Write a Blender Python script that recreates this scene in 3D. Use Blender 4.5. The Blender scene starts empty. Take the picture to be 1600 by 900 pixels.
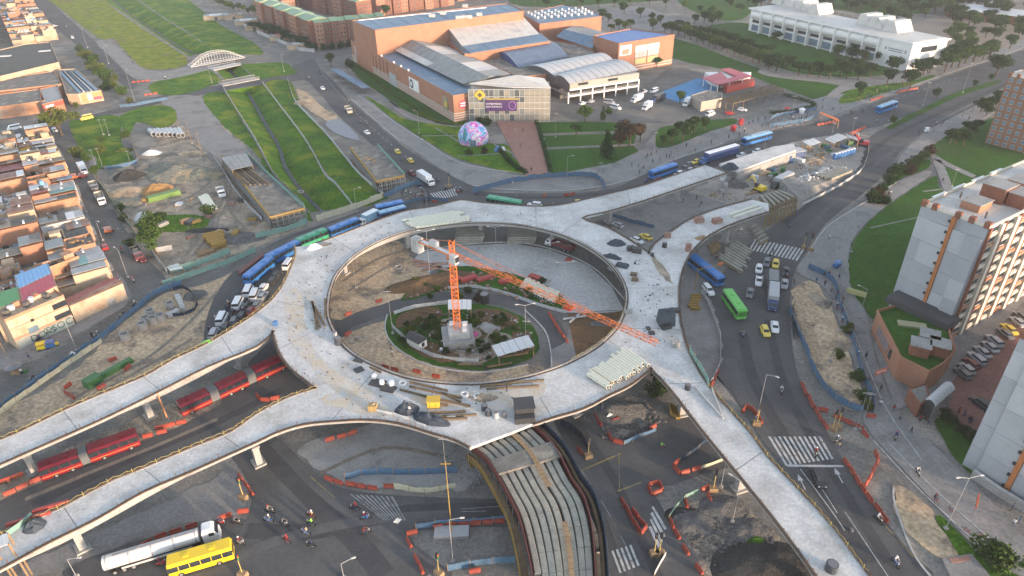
import bpy, bmesh, math, random
from mathutils import Vector, noise
from mathutils.geometry import tessellate_polygon
random.seed(7)
S = bpy.context.scene
COL = S.collection
R_ = math.radians

# ------------------------------------------------------------------ camera
CAM_H, PITCH, ROLL, FPX = 90.0, R_(31.4), R_(1.0), 1066.67
_R0 = Vector((1, 0, 0)); _U0 = Vector((0, math.sin(PITCH), math.cos(PITCH)))
CF = Vector((0, math.cos(PITCH), -math.sin(PITCH)))
CR = math.cos(ROLL)*_R0 - math.sin(ROLL)*_U0
CU = math.cos(ROLL)*_U0 + math.sin(ROLL)*_R0
cd = bpy.data.cameras.new('camera'); cam = bpy.data.objects.new('camera', cd); COL.objects.link(cam)
cd.sensor_width = 36; cd.lens = 24; cd.clip_end = 6000; cd.clip_start = 1
from mathutils import Matrix
_m = Matrix((CR, CU, -CF)).transposed().to_4x4(); _m.translation = Vector((0, 0, CAM_H))
cam.matrix_world = _m
S.camera = cam

# ------------------------------------------------------------------ light
SUN_EL = R_(7); SUN_DIR = Vector((0.78, -0.62, 0)).normalized()
w = bpy.data.worlds.new('World'); S.world = w; w.use_nodes = True
nt = w.node_tree; bg = nt.nodes['Background']; sky = nt.nodes.new('ShaderNodeTexSky')
sky.sky_type = 'NISHITA'; sky.sun_disc = False; sky.sun_elevation = SUN_EL
sky.sun_rotation = math.atan2(SUN_DIR.x, SUN_DIR.y); sky.altitude = 2600; sky.air_density = 1.0; sky.dust_density = 2.5; sky.ozone_density = 1.0
hs = nt.nodes.new('ShaderNodeHueSaturation'); hs.inputs['Saturation'].default_value = .5; nt.links.new(sky.outputs[0], hs.inputs['Color']); nt.links.new(hs.outputs[0], bg.inputs[0]); bg.inputs[1].default_value = 0.15
sl = bpy.data.lights.new('sun', 'SUN'); sl.energy = 2.3; sl.angle = R_(5); sl.color = (1, 0.7, 0.47)
so = bpy.data.objects.new('sun', sl); COL.objects.link(so)
_v = (SUN_DIR*math.cos(SUN_EL) + Vector((0, 0, math.sin(SUN_EL))))
so.rotation_euler = _v.to_track_quat('Z', 'Y').to_euler(); so.location = _v*400
S.view_settings.view_transform = 'Standard'; S.view_settings.look = 'None'
S.view_settings.exposure = 2.15; S.view_settings.gamma = 1.0
S.render.engine = 'CYCLES'
S.cycles.max_bounces = 5; S.cycles.diffuse_bounces = 3; S.cycles.volume_bounces = 0

# ------------------------------------------------------------------ locating points: survey of the place
def P(x, y, z=0.0):
    d = CF*FPX + CR*(x-800) - CU*(y-450)
    return Vector((0, 0, CAM_H)) + d*((z-CAM_H)/d.z)
def Q(v):
    d = Vector(v) - Vector((0, 0, CAM_H)); k = d.dot(CF)
    return (800+FPX*d.dot(CR)/k, 450-FPX*d.dot(CU)/k)
def PL(pts, z=0.0): return [P(a, b, z) for a, b in pts]
def hgt(x, y, yt):
    b = P(x, y); lo, hi = 0, 85
    for _ in range(30):
        m = (lo+hi)/2
        if Q((b.x, b.y, m))[1] > yt: lo = m
        else: hi = m
    return lo
def resample(pts, n):
    pts = [Vector(p) for p in pts]; L = [0]
    for a, b in zip(pts, pts[1:]): L.append(L[-1]+(b-a).length)
    out = []; k = 0
    for i in range(n):
        s = L[-1]*i/(n-1)
        while k < len(pts)-2 and L[k+1] < s: k += 1
        t = (s-L[k])/max(L[k+1]-L[k], 1e-6); out.append(pts[k].lerp(pts[k+1], min(max(t, 0), 1)))
    return out
def smooth(pts, n=3, closed=False):
    pts = [Vector(p) for p in pts]; N = len(pts); out = []
    rng = N if closed else N-1
    for i in range(rng):
        g = (lambda j: pts[j % N]) if closed else (lambda j: pts[min(max(j, 0), N-1)])
        a, b, c, d = g(i-1), g(i), g(i+1), g(i+2)
        for k in range(n):
            t = k/n
            out.append(0.5*((2*b)+(c-a)*t+(2*a-5*b+4*c-d)*t*t+(3*b-a-3*c+d)*t**3))
    if not closed: out.append(pts[-1])
    return out
def plen(pts): return sum((Vector(b)-Vector(a)).length for a, b in zip(pts, pts[1:]))

# ------------------------------------------------------------------ materials
def mat(name, c1, c2=None, scale=1.0, rough=.85, bump=0.0, metal=0.0, c3=None, s3=.08, cov=.5, fine=.25, stretch=None, soft=.12, emit=None):
    m = bpy.data.materials.new(name); m.use_nodes = True; t = m.node_tree; b = t.nodes['Principled BSDF']
    b.inputs['Roughness'].default_value = rough; b.inputs['Metallic'].default_value = metal; b.inputs['Specular IOR Level'].default_value = .5 if rough < .7 else .12
    if c2 is None: c2 = tuple(x*.78 for x in c1)
    tc = t.nodes.new('ShaderNodeTexCoord'); src = tc.outputs['Object']
    if stretch:
        mp = t.nodes.new('ShaderNodeMapping'); mp.inputs['Scale'].default_value = stretch[:3]
        mp.inputs['Rotation'].default_value = (0, 0, stretch[3] if len(stretch) > 3 else 0)
        t.links.new(src, mp.inputs[0]); src = mp.outputs[0]
    def nz(s, det=5, src=src):
        n = t.nodes.new('ShaderNodeTexNoise'); n.inputs['Scale'].default_value = s; n.inputs['Detail'].default_value = det
        n.inputs['Roughness'].default_value = .6; t.links.new(src, n.inputs['Vector']); return n
    def ramp(n, a, b_):
        r = t.nodes.new('ShaderNodeMapRange'); r.inputs[1].default_value = a; r.inputs[2].default_value = b_
        t.links.new(n.outputs[0], r.inputs[0]); return r
    def mix(fac, a, b_, mode='MIX'):
        x = t.nodes.new('ShaderNodeMix'); x.data_type = 'RGBA'; x.blend_type = mode
        if hasattr(fac, 'links'): t.links.new(fac, x.inputs[0])
        else: x.inputs[0].default_value = fac
        for i, v in ((6, a), (7, b_)):
            if hasattr(v, 'links'): t.links.new(v, x.inputs[i])
            else: x.inputs[i].default_value = (*v, 1)
        return x.outputs[2]
    out = mix(ramp(nz(scale), .35, .65).outputs[0], c1, c2)
    if c3: out = mix(ramp(nz(s3, 6), cov, cov+soft).outputs[0], out, c3)
    if fine:
        f = ramp(nz(scale*9+.3, 3), .3, .7); g = t.nodes.new('ShaderNodeMapRange'); g.inputs[3].default_value = 1-fine; g.inputs[4].default_value = 1+fine*.4
        t.links.new(f.outputs[0], g.inputs[0])
        cb = t.nodes.new('ShaderNodeCombineColor')
        for i in range(3): t.links.new(g.outputs[0], cb.inputs[i])
        out = mix(1.0, out, cb.outputs[0], 'MULTIPLY')
    t.links.new(out, b.inputs['Base Color'])
    if bump:
        bn = t.nodes.new('ShaderNodeBump'); bn.inputs['Strength'].default_value = min(bump, 1); bn.inputs['Distance'].default_value = max(bump, .2)
        t.links.new(nz(scale*4, 4).outputs[0], bn.inputs['Height']); t.links.new(bn.outputs[0], b.inputs['Normal'])
    return m
MT = {}
def plain(name, c, rough=.6, metal=0, fine=.12):
    if name not in MT: MT[name] = mat(name, c, tuple(x*.88 for x in c), 1.3, rough, 0, metal, fine=fine)
    return MT[name]
asphalt = mat('asphalt', (.108, .109, .11), (.08, .081, .083), .12, .9, .05, c3=(.115, .114, .112), s3=.035, cov=.52, soft=.16, fine=.15)
asphalt_old = mat('asphalt_dusty', (.17, .168, .158), (.122, .121, .116), .1, .9, .1, c3=(.22, .205, .185), s3=.03, cov=.5, soft=.2)
ground_m = mat('dusty_ground', (.23, .222, .2), (.155, .15, .14), .15, .95, .2, c3=(.3, .275, .24), s3=.06, cov=.52, soft=.12, fine=.35)
pave = mat('pavement', (.27, .262, .252), (.22, .215, .21), .2, .9, .05, c3=(.17, .167, .162), s3=.09, cov=.54)
deck_m = mat('cast_concrete', (.6, .6, .585), (.46, .458, .45), .2, .85, .08, c3=(.38, .37, .345), s3=.14, cov=.52, soft=.18, fine=.22)
deck_tan = mat('sand_on_concrete', (.55, .53, .49), (.5, .42, .31), .22, .9, .1, c3=(.47, .47, .465), s3=.3, cov=.5, soft=.1, fine=.2)
conc = mat('concrete', (.36, .355, .34), (.28, .275, .265), .3, .85, .06, c3=(.2, .19, .18), s3=.3, cov=.6)
conc_l = mat('pale_concrete', (.47, .47, .46), (.39, .39, .385), .08, .8, .04, c3=(.34, .34, .335), s3=.05, cov=.55)
dirt = mat('trodden_dirt', (.44, .37, .28), (.25, .21, .17), .22, .97, .7, c3=(.17, .155, .135), s3=.11, cov=.52, soft=.1, fine=.5)
dirt_o = mat('sandy_dirt', (.56, .43, .29), (.4, .3, .2), .1, .97, .5, c3=(.23, .19, .15), s3=.12, cov=.53, soft=.1, fine=.45)
dirt_b = mat('brown_earth', (.17, .105, .055), (.12, .08, .05), .2, .97, .6, fine=.35)
gravel = mat('gravel', (.24, .24, .235), (.15, .15, .15), .9, .97, .9, fine=.5)
tar = mat('dark_rubble', (.07, .068, .065), (.045, .044, .042), .3, .95, .6, fine=.4)
grass = mat('grass', (.095, .2, .012), (.045, .11, .01), .16, .95, .6, c3=(.19, .23, .02), s3=.07, cov=.5, soft=.14, fine=.5)
grass_d = mat('lawn', (.045, .115, .014), (.032, .082, .012), .06, .95, .5, c3=(.048, .085, .02), s3=.04, cov=.5, soft=.2, fine=.3)
grass_y = mat('wild_grass', (.26, .27, .025), (.1, .17, .018), .18, .97, .9, c3=(.2, .165, .07), s3=.07, cov=.55, soft=.12, fine=.45)
water = mat('canal_water', (.13, .14, .15), (.07, .075, .075), .9, .9, .1)
brick_pave = mat('pink_paving', (.36, .2, .16), (.3, .17, .14), .3, .9, .03)
red_pave = mat('red_car_park_paving', (.26, .14, .115), (.2, .11, .095), .2, .9, .03)
brick = mat('orange_brick', (.36, .185, .12), (.31, .155, .1), .25, .9, .05, c3=(.36, .16, .1), s3=.1, cov=.62, fine=.1)
brick_raw = mat('raw_brick', (.48, .26, .155), (.37, .2, .125), .4, .95, .2, c3=(.33, .27, .21), s3=.3, cov=.5, fine=.35)
brick_pale = mat('rendered_wall', (.5, .4, .29), (.4, .3, .21), .35, .92, .1, c3=(.4, .2, .11), s3=.22, cov=.58, fine=.22)
brick_dk = mat('dark_brick', (.26, .115, .075), (.2, .09, .065), .4, .9, .05)
white_w = mat('white_paint', (.74, .73, .7), (.66, .655, .64), .3, .6, 0, fine=.06)
roof_blue = mat('blue_metal_roof', (.11, .195, .29), (.085, .155, .235), .15, .6, .05, c3=(.2, .25, .3), s3=.1, cov=.58, fine=.2)
roof_grey = mat('grey_sheet_roof', (.26, .265, .26), (.19, .195, .19), .3, .6, .1, c3=(.14, .135, .13), s3=.2, cov=.6, fine=.2)
roof_pale = mat('pale_skylight_roof', (.56, .54, .5), (.48, .465, .44), .2, .5, .04, c3=(.38, .38, .37), s3=.1, cov=.55)
roof_silver = mat('silver_roof', (.42, .43, .44), (.36, .37, .385), .15, .45, .03, fine=.08)
roof_green = mat('green_metal_roof', (.2, .33, .2), (.16, .26, .17), .3, .6, .05, c3=(.3, .36, .2), s3=.08, cov=.5)
roof_rust = mat('rusty_roof', (.25, .12, .09), (.36, .27, .22), .5, .8, .2, fine=.4)
roof_slab = mat('weathered_slab', (.22, .21, .19), (.15, .145, .135), .4, .95, .2, c3=(.3, .28, .24), s3=.3, cov=.5, fine=.35)
white_pl = plain('white_sheet', (.62, .63, .63))
glass = mat('dark_glass', (.035, .045, .055), (.02, .026, .032), .6, .12, 0, fine=.0)
glass_b = mat('blue_glass', (.16, .24, .3), (.1, .15, .2), .6, .15, 0, fine=.0)
tower_g = mat('grey_painted_facade', (.36, .375, .4), (.32, .335, .355), .12, .8, .02, fine=.05)
tower_g2 = mat('pale_grey_facade', (.43, .445, .465), (.39, .405, .425), .12, .8, .02, fine=.05)
tower_c = mat('cream_facade', (.66, .6, .5), (.58, .53, .44), .3, .8, .02)
beam_m = mat('precast_beam', (.34, .33, .28), (.25, .245, .215), .5, .85, .05, c3=(.27, .26, .23), s3=.5, cov=.55)
form_m = mat('formwork_timber', (.2, .15, .09), (.13, .1, .07), .8, .9, .1, fine=.4)
form_y = plain('yellow_timber', (.33, .22, .07), .8, fine=.35)
wood = mat('timber', (.34, .24, .14), (.24, .165, .1), 1, .9, .1, fine=.35)
orange_p = mat('orange_plastic', (.34, .062, .035), (.26, .045, .028), .08, .6, fine=.2)
orange_c = plain('crane_orange', (.66, .17, .035), .5)
pvc = plain('cream_pipe', (.62, .63, .52), .5)
steel = plain('galvanised_steel', (.34, .35, .36), .45, .4)
white_s = plain('white_steel', (.5, .5, .49), .5); lamp_g = plain('lamp_post_grey', (.33, .335, .335), .5)
rubber = plain('rubber', (.02, .02, .02), .8)
black = plain('black_plastic', (.03, .032, .035), .6)
rebar_m = plain('rusty_rebar', (.16, .085, .05), .9)
net_blue = plain('blue_mesh', (.09, .165, .26), .9, fine=.3)
net_teal = plain('teal_mesh', (.2, .34, .3), .9, fine=.3)
net_cream = plain('cream_mesh', (.5, .48, .36), .9, fine=.3)
net_navy = plain('navy_mesh', (.03, .05, .085), .9, fine=.3)
net_white = plain('white_mesh', (.5, .53, .55), .9, fine=.3)
tarp = plain('dark_tarp', (.06, .075, .095), .7, fine=.3)
paint_w = mat('road_paint', (.58, .58, .57), (.42, .42, .41), .9, .8, 0, c3=(.24, .24, .24), s3=.9, cov=.55, fine=.3)
paint_f = mat('faded_road_paint', (.36, .36, .355), (.25, .25, .25), .9, .85, 0, c3=(.15, .15, .15), s3=.8, cov=.5, fine=.3)
paint_y = mat('yellow_road_paint', (.34, .26, .1), (.26, .21, .1), .9, .85, 0, c3=(.16, .155, .14), s3=.8, cov=.5, fine=.3)
skin = plain('skin', (.3, .17, .11), .7)
bark = mat('bark', (.12, .09, .065), (.08, .06, .045), 2, .95, .3)
leafs = [mat('foliage_%s' % n, c, tuple(v*.55 for v in c), 1.2, .9, 0, fine=.35) for n, c in (('green', (.07, .125, .025)), ('dark', (.04, .078, .025)), ('olive', (.11, .14, .03)), ('russet', (.075, .052, .035)))]
for m in leafs: m.node_tree.nodes['Principled BSDF'].inputs['Roughness'].default_value = 1.0

# ------------------------------------------------------------------ mesh collector
class M:
    def __init__(s): s.v = []; s.f = []
    def add(s, vs, fs):
        n = len(s.v); s.v += [tuple(v) for v in vs]; s.f += [tuple(i+n for i in f) for f in fs]; return s
    def box(s, c, d, rz=0, taper=1.0, ty=None):
        ty = taper if ty is None else ty
        x, y, z = d[0]/2, d[1]/2, d[2]/2; cs, sn = math.cos(rz), math.sin(rz); vs = []
        for k, tx, tyy in ((-z, 1, 1), (z, taper, ty)):
            for a, b in ((-x, -y), (x, -y), (x, y), (-x, y)):
                a *= tx; b *= tyy; vs.append((c[0]+a*cs-b*sn, c[1]+a*sn+b*cs, c[2]+k))
        return s.add(vs, [(0, 3, 2, 1), (4, 5, 6, 7), (0, 1, 5, 4), (1, 2, 6, 5), (2, 3, 7, 6), (3, 0, 4, 7)])
    def prism(s, pts, z0, z1, bottom=True):
        pts = [Vector((p[0], p[1], 0)) for p in pts]
        if sum(a.x*b.y-b.x*a.y for a, b in zip(pts, pts[1:]+pts[:1])) < 0: pts.reverse()
        n = len(pts)
        zt = z1 if callable(z1) else (lambda p: z1)
        vs = [(p.x, p.y, z0) for p in pts]+[(p.x, p.y, zt(p)) for p in pts]
        tri = tessellate_polygon([pts])
        fs = []
        for t in tri:
            a, b, c = [pts[i] for i in t]
            if (b-a).cross(c-a).z < 0: t = t[::-1]
            fs.append(tuple(i+n for i in t))
            if bottom: fs.append(tuple(t[::-1]))
        fs += [(i, (i+1) % n, (i+1) % n+n, i+n) for i in range(n)]
        return s.add(vs, fs)
    def poly(s, loops, z):
        loops = [[Vector((p[0], p[1], 0)) for p in l] for l in loops]; allp = [p for l in loops for p in l]
        fs = []
        for t in tessellate_polygon(loops):
            a, b, c = [allp[i] for i in t]
            fs.append(t if (b-a).cross(c-a).z > 0 else t[::-1])
        return s.add([(p.x, p.y, z) for p in allp], fs)
    def tube(s, a, b, r, n=6, r2=None, cap=True):
        a, b = Vector(a), Vector(b); d = (b-a)
        if d.length < 1e-6: return s
        d.normalize(); u = d.orthogonal().normalized(); w_ = d.cross(u); r2 = r if r2 is None else r2
        vs = []
        for c, q in ((a, r), (b, r2)):
            for i in range(n):
                t = 2*math.pi*i/n; vs.append(c+(u*math.cos(t)+w_*math.sin(t))*q)
        fs = [(i, (i+1) % n, (i+1) % n+n, i+n) for i in range(n)]
        if cap: fs += [tuple(range(n))[::-1], tuple(range(n, 2*n))]
        return s.add(vs, fs)
    def path(s, pts, r, n=5):
        for a, b in zip(pts, pts[1:]): s.tube(a, b, r, n)
        return s
    def ribbon(s, pts, wd, z0, z1, off=0, closed=False):
        pts = [Vector((p[0], p[1], 0)) for p in pts]; N = len(pts); rows = []
        for i, p in enumerate(pts):
            a = pts[(i-1) % N] if closed or i else p; b = pts[(i+1) % N] if closed or i < N-1 else p
            d = (b-a)
            if d.length < 1e-6: d = Vector((1, 0, 0))
            d.normalize(); nn = Vector((-d.y, d.x, 0)); rows.append((p+nn*(off+wd/2), p+nn*(off-wd/2)))
        vs = []
        Z = lambda z, i: z[i] if isinstance(z, (list, tuple)) else z
        for i, (l, r) in enumerate(rows): vs += [(l.x, l.y, Z(z0, i)), (r.x, r.y, Z(z0, i)), (r.x, r.y, Z(z1, i)), (l.x, l.y, Z(z1, i))]
        fs = []
        for i in range(N if closed else N-1):
            a, b = 4*i, 4*((i+1) % N)
            for k in range(4): fs.append((a+k, a+(k+1) % 4, b+(k+1) % 4, b+k))
        if not closed: fs += [(0, 3, 2, 1), (4*N-4, 4*N-3, 4*N-2, 4*N-1)]
        return s.add(vs, fs)
    def mesh(s, name):
        me = bpy.data.meshes.new(name); me.from_pydata(s.v, [], s.f)
        bm = bmesh.new(); bm.from_mesh(me); bmesh.ops.recalc_face_normals(bm, faces=bm.faces); bm.to_mesh(me); bm.free()
        return me
    def build(s, name, m, parent=None, kind=None, shade=False, loc=None, label=None):
        me = s.mesh(name); me.materials.append(m)
        if shade: me.polygons.foreach_set('use_smooth', [True]*len(me.polygons))
        o = bpy.data.objects.new(name, me); COL.objects.link(o)
        if loc is not None: o.location = loc
        if parent: o.parent = parent
        if kind: o['kind'] = kind
        if label: o['label'] = label
        return o
def inst(src, parent, loc=(0, 0, 0), rot=(0, 0, 0), scale=None):
    o = src.copy(); COL.objects.link(o); o.parent = parent; o.location = loc; o.rotation_euler = rot
    if scale: o.scale = scale
    return o

# ------------------------------------------------------------------ things, labels
THINGS = []
LM = [(310, 875, 'beside the yellow bus'), (230, 868, 'beside the tanker truck'), (140, 715, 'near the front red articulated bus'), (350, 622, 'near the rear red articulated bus'),
 (90, 790, 'on the lower left ramp'), (440, 700, 'by the pier of the lower left ramp'), (450, 820, 'on the wide bottom left avenue'), (590, 785, 'near the faded crosswalk'), (706, 835, 'near the tall yellow pole'),
 (680, 740, 'under the ring by the scaffold'), (830, 780, 'at the unfinished girder ramp'), (1010, 768, 'near the square of barriers'), (990, 868, 'near the bottom crosswalk'), (1110, 860, 'at the dark rubble yard'),
 (1114, 762, 'near the single traffic light right'), (940, 700, 'near the traffic light beside the girders'), (950, 650, 'under the ring at the stone heap'), (1180, 650, 'near the arch of barriers'), (1200, 760, 'by the lower right ramp'), (1245, 700, 'near the right crosswalk'),
 (1280, 748, 'near the dark sedan'), (1370, 720, 'near the curved barrier row'), (1430, 800, 'near the bare sandy island'), (1530, 860, 'at the bottom right lawn'), (1560, 740, 'by the lower right tower'), (1420, 650, 'in front of the brick podium'),
 (1350, 600, 'at the blue fence corner'), (1310, 500, 'along the right blue fence'), (1260, 560, 'at the fenced dirt strip'), (1540, 550, 'in the red car park'), (1390, 380, 'on the big right lawn'), (1208, 440, 'in the queue at the trucks'), (1150, 478, 'near the green bus right'),
 (1105, 420, 'by the blue bus under the ramp'), (1225, 385, 'near the upper right crosswalk'), (990, 365, 'between the two upper ramps'), (870, 300, 'along the fence above the ring'), (1060, 265, 'by the upper right ramp'), (1130, 240, 'near the long navy trailer'), (1185, 215, 'near the blue bus on the avenue'),
 (1240, 260, 'in the far work yard'), (1150, 350, 'on the upper right ramp end'), (1385, 168, 'near the farthest blue bus'), (1295, 185, 'near the orange tent'), (1350, 160, 'along the far pavement'), (1500, 110, 'by the far avenue'), (1560, 60, 'right of the white museum'), (1310, 100, 'in front of the white museum'), (1340, 20, 'behind the white museum'),
 (1140, 130, 'near the red roofed pavilion'), (1110, 80, 'in the hedgerow above the pavilion'), (1160, 60, 'in the middle of the back hedgerow'), (1190, 95, 'at the right end of the hedgerow'), (1080, 30, 'in the park behind the halls'), (1200, 160, 'at the pergola square'), (1015, 150, 'in the hall car park'), (920, 150, 'at the open sided car park building'), (800, 165, 'at the glass entrance hall'), (740, 215, 'near the painted dome'), (820, 230, 'on the pink plaza'), (920, 215, 'on the lawns right of the plaza'),
 (1050, 220, 'by the dark trees on the pavement'), (640, 180, 'on the lawn below the hall'), (560, 180, 'on the upper avenue'), (640, 250, 'on the avenue by the taxis'), (660, 305, 'in the crowd at the crossing'), (520, 110, 'at the head of the avenue'), (470, 60, 'beside the green roofed flats'), (400, 50, 'near the shacks behind the field'), (330, 100, 'by the arched footbridge'),
 (280, 130, 'on the small grass triangle'), (170, 100, 'on the bushy verge'), (110, 40, 'on the upper left street'), (40, 90, 'among the upper left houses'), (98, 205, 'at the big street tree'), (160, 220, 'in the lamp lit green park'), (120, 280, 'near the left box truck'), (165, 340, 'by the left green fence'), (195, 410, 'below the left red car'),
 (60, 400, 'among the left brick houses'), (260, 270, 'at the gravel mounds'), (250, 390, 'at the yard corner'), (335, 350, 'near the stacked yellow forms'), (310, 200, 'on the cleared dirt road'), (430, 240, 'along the grassy canal'), (420, 310, 'at the left scaffolded slab'), (590, 260, 'at the right scaffolded slab'), (530, 345, 'by the row of blue buses'), (410, 415, 'by the two dark blue buses'),
 (360, 490, 'in the white vans queue'), (230, 500, 'near the concrete rings'), (80, 560, 'on the lower left street'), (185, 585, 'near the green boxes'), (280, 460, 'at the dirt lot below the yard'), (717, 530, 'at the crane base'), (660, 540, 'in the round green island left'), (800, 540, 'in the round green island right'), (720, 430, 'on the upper island strip'), (860, 400, 'on the pale paving in the ring'), (920, 510, 'at the brown earth wedge'), (570, 440, 'on the sandy left side in the ring'), (570, 520, 'on the path in the ring'),
 (500, 500, 'on the left side of the ring deck'), (600, 600, 'on the lower left ring deck'), (720, 640, 'on the bottom of the ring deck'), (960, 575, 'on the lower right ring deck'), (1030, 500, 'on the right side of the ring deck'), (980, 410, 'on the upper right ring deck'), (690, 340, 'on the top of the ring deck'), (450, 400, 'on the upper left ring deck')]
def register(o, name, desc, cat, group=None, own=False):
    o['category'] = cat; o['label'] = desc
    if group: o['group'] = group
    THINGS.append((o, desc, own, group)); return o
def thing(name, desc, cat, loc, rz=0, group=None, own=False):
    o = bpy.data.objects.new(name, None); COL.objects.link(o); o.location = loc; o.rotation_euler = (0, 0, rz); o.empty_display_size = .5
    return register(o, name, desc, cat, group, own)
def solo(o, desc, cat, group=None, own=False): return register(o, o.name, desc, cat, group, own)
def struct(o): o['kind'] = 'structure'; return o
ORD = ['', 'second', 'third', 'fourth', 'fifth', 'sixth', 'seventh', 'eighth', 'ninth', 'tenth', 'eleventh', 'twelfth', 'thirteenth', 'fourteenth', 'fifteenth', 'sixteenth', '17th', '18th', '19th', '20th', '21st']
def finish_labels():
    bpy.context.view_layer.update()
    G = {}
    for o, desc, own, grp in THINGS:
        if own: continue
        p = Q(o.matrix_world.translation); ph = min(LM, key=lambda l: (l[0]-p[0])**2+((l[1]-p[1])*1.4)**2)[2]
        G.setdefault((desc, ph), []).append((p[0], p[1], o))
    for (desc, ph), L in G.items():
        L.sort(key=lambda t: t[0]); n = len(L)
        for i, (_, _, o) in enumerate(L):
            if n == 1: t = ''
            elif n == 2: t = ', left of two' if i == 0 else ', right of two'
            elif i == 0: t = ', leftmost'
            elif i == n-1: t = ', rightmost'
            elif i <= n/2 and i < 16: t = ', %s from left' % ORD[i]
            else: t = ', %s from right' % ORD[min(n-1-i, 20)]
            o['label'] = '%s %s%s' % (desc, ph, t)

# ------------------------------------------------------------------ GROUND
_pz = [0]
LAY = dict(dirt=.02, road=.05, green=.11, pave=.15)
def patch(name, pts, m, lay='dirt', z=None, sm=True):
    _pz[0] += 1; zz = (LAY[lay] if z is None else z) + (_pz[0] % 9)*.003
    w_ = PL(pts, zz)
    if sm: w_ = smooth(w_, 3, True)
    if sm and lay in ('dirt', 'green') or 'dirt' in name or 'sand' in name:
        n_ = int(min(max(plen(w_)/1.2, 30), 400)); w_ = resample(w_+[w_[0]], n_)[:-1]; am = .5 if lay == 'green' else 1.1
        w_ = [v+Vector((noise.noise(v*.35), noise.noise(v*.35+Vector((9, 9, 9))), 0))*am for v in w_]
    if lay in ('pave',): o = M().prism(w_, 0.0, zz, False).build(name, m)
    else: o = M().poly([w_], zz).build(name, m)
    return struct(o)
CAN1 = dict(L=[(352, 142), (372, 175), (400, 218), (427, 268), (457, 303), (486, 332)], R=[(412, 132), (442, 172), (479, 222), (507, 270), (524, 287), (556, 322)], S=[(388, 146), (402, 170), (416, 196), (436, 230), (446, 262), (474, 302), (510, 338)])
CAN2 = dict(L=[(150, -8), (185, 15), (225, 42), (268, 70), (296, 88)], R=[(200, -10), (255, 28), (300, 56), (333, 79)], S=[(172, -4), (205, 24), (240, 47), (276, 71), (310, 88)])
CAN3 = dict(L=[(334, 104), (350, 124)], R=[(372, 99), (394, 119)], S=[(353, 106), (376, 126)])
holes = []
for cn in (CAN1, CAN2, CAN3):
    N = 26
    l = resample(smooth(PL(cn['L'])), N); r = resample(smooth(PL(cn['R'])), N); s_ = resample(smooth(PL(cn['S'], -3)), N)
    m_ = M(); rows = []
    for i in range(N):
        d = (s_[min(i+1, N-1)]-s_[max(i-1, 0)]).normalized(); nn = Vector((-d.y, d.x, 0))*1.3
        a, b = s_[i]-nn*.55, s_[i]+nn*.55; row = [l[i]]
        for t in (.25, .5, .75): row.append(l[i].lerp(a, t)+Vector((0, 0, .35*noise.noise(Vector((i*.6, t*9, 3)))+.25)))
        row += [a, b]
        for t in (.25, .5, .75): row.append(b.lerp(r[i], t)+Vector((0, 0, .35*noise.noise(Vector((i*.6, t*9, 8)))+.25)))
        row.append(r[i]); rows.append(row)
    K = len(rows[0]); m_.add([v for row in rows for v in row], [(i*K+j, i*K+j+1, (i+1)*K+j+1, (i+1)*K+j) for i in range(N-1) for j in range(K-1)])
    if True:
        for e in (0, N-1): m_.add(rows[e], [tuple(range(K))])
    struct(m_.build('canal_bank', grass, shade=False))
    wl = [v for i in range(N) for v in (s_[i],)]
    struct(M().ribbon(s_, 1.3, -3.4, -2.8).build('canal_water', water))
    holes.append(l+r[::-1])
BIG = [Vector((-2500, -300, 0)), Vector((2500, -300, 0)), Vector((2500, 4000, 0)), Vector((-2500, 4000, 0))]
struct(M().poly([BIG]+holes, 0).build('ground', ground_m))

# roads
road = lambda pts, m=asphalt_old: patch('road', pts, m, 'road')
# right avenue, curving
patch('road', [(1100, 560), (1160, 640), (1215, 720), (1300, 840), (1345, 905), (1460, 905), (1420, 860), (1380, 808), (1325, 730), (1290, 670), (1252, 600), (1238, 540), (1234, 480), (1240, 430), (1258, 395), (1290, 350), (1345, 305), (1385, 270), (1408, 235), (1440, 205), (1500, 170), (1600, 124), (1700, 85), (1700, 60), (1600, 92), (1520, 135), (1440, 172), (1372, 205), (1352, 225), (1345, 258), (1310, 282), (1262, 312), (1215, 348), (1182, 372), (1150, 400), (1120, 440), (1105, 470), (1118, 520), (1125, 560), (1110, 590)], asphalt, 'road')
patch('road', [(700, 290), (760, 300), (850, 302), (940, 298), (985, 283), (1050, 253), (1120, 230), (1200, 206), (1290, 188), (1400, 148), (1500, 112), (1600, 78), (1700, 50), (1700, 84), (1600, 114), (1557, 128), (1440, 172), (1380, 195), (1330, 205), (1210, 232), (1130, 256), (1060, 282), (990, 312), (880, 330), (760, 330), (640, 345), (540, 380), (470, 420), (420, 470), (385, 530), (330, 560), (318, 540), (325, 490), (350, 440), (400, 395), (460, 365), (540, 338), (620, 310)], asphalt, 'road')
patch('road', [(457, 100), (467, 120), (482, 128), (505, 152), (525, 177), (560, 207), (590, 235), (632, 275), (665, 300), (700, 315), (760, 310), (740, 290), (702, 272), (660, 248), (625, 225), (585, 190), (550, 160), (525, 130), (500, 107), (487, 90)], asphalt, 'road')
patch('road', [(400, 86), (490, 79), (552, 73), (552, 84), (490, 92), (460, 101), (400, 97), (350, 103), (350, 98)], asphalt_old, 'road')
patch('road', [(-20, 215), (60, 200), (120, 185), (200, 165), (262, 147), (345, 133), (400, 121), (465, 113), (475, 124), (400, 133), (330, 145), (262, 159), (200, 174), (125, 190), (130, 210), (105, 235), (-20, 250)], asphalt, 'road')
patch('road', [(45, -10), (75, -10), (90, 12), (118, 38), (150, 66), (185, 98), (212, 124), (205, 140), (180, 122), (140, 90), (110, 62), (80, 36)], asphalt, 'road')
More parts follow.
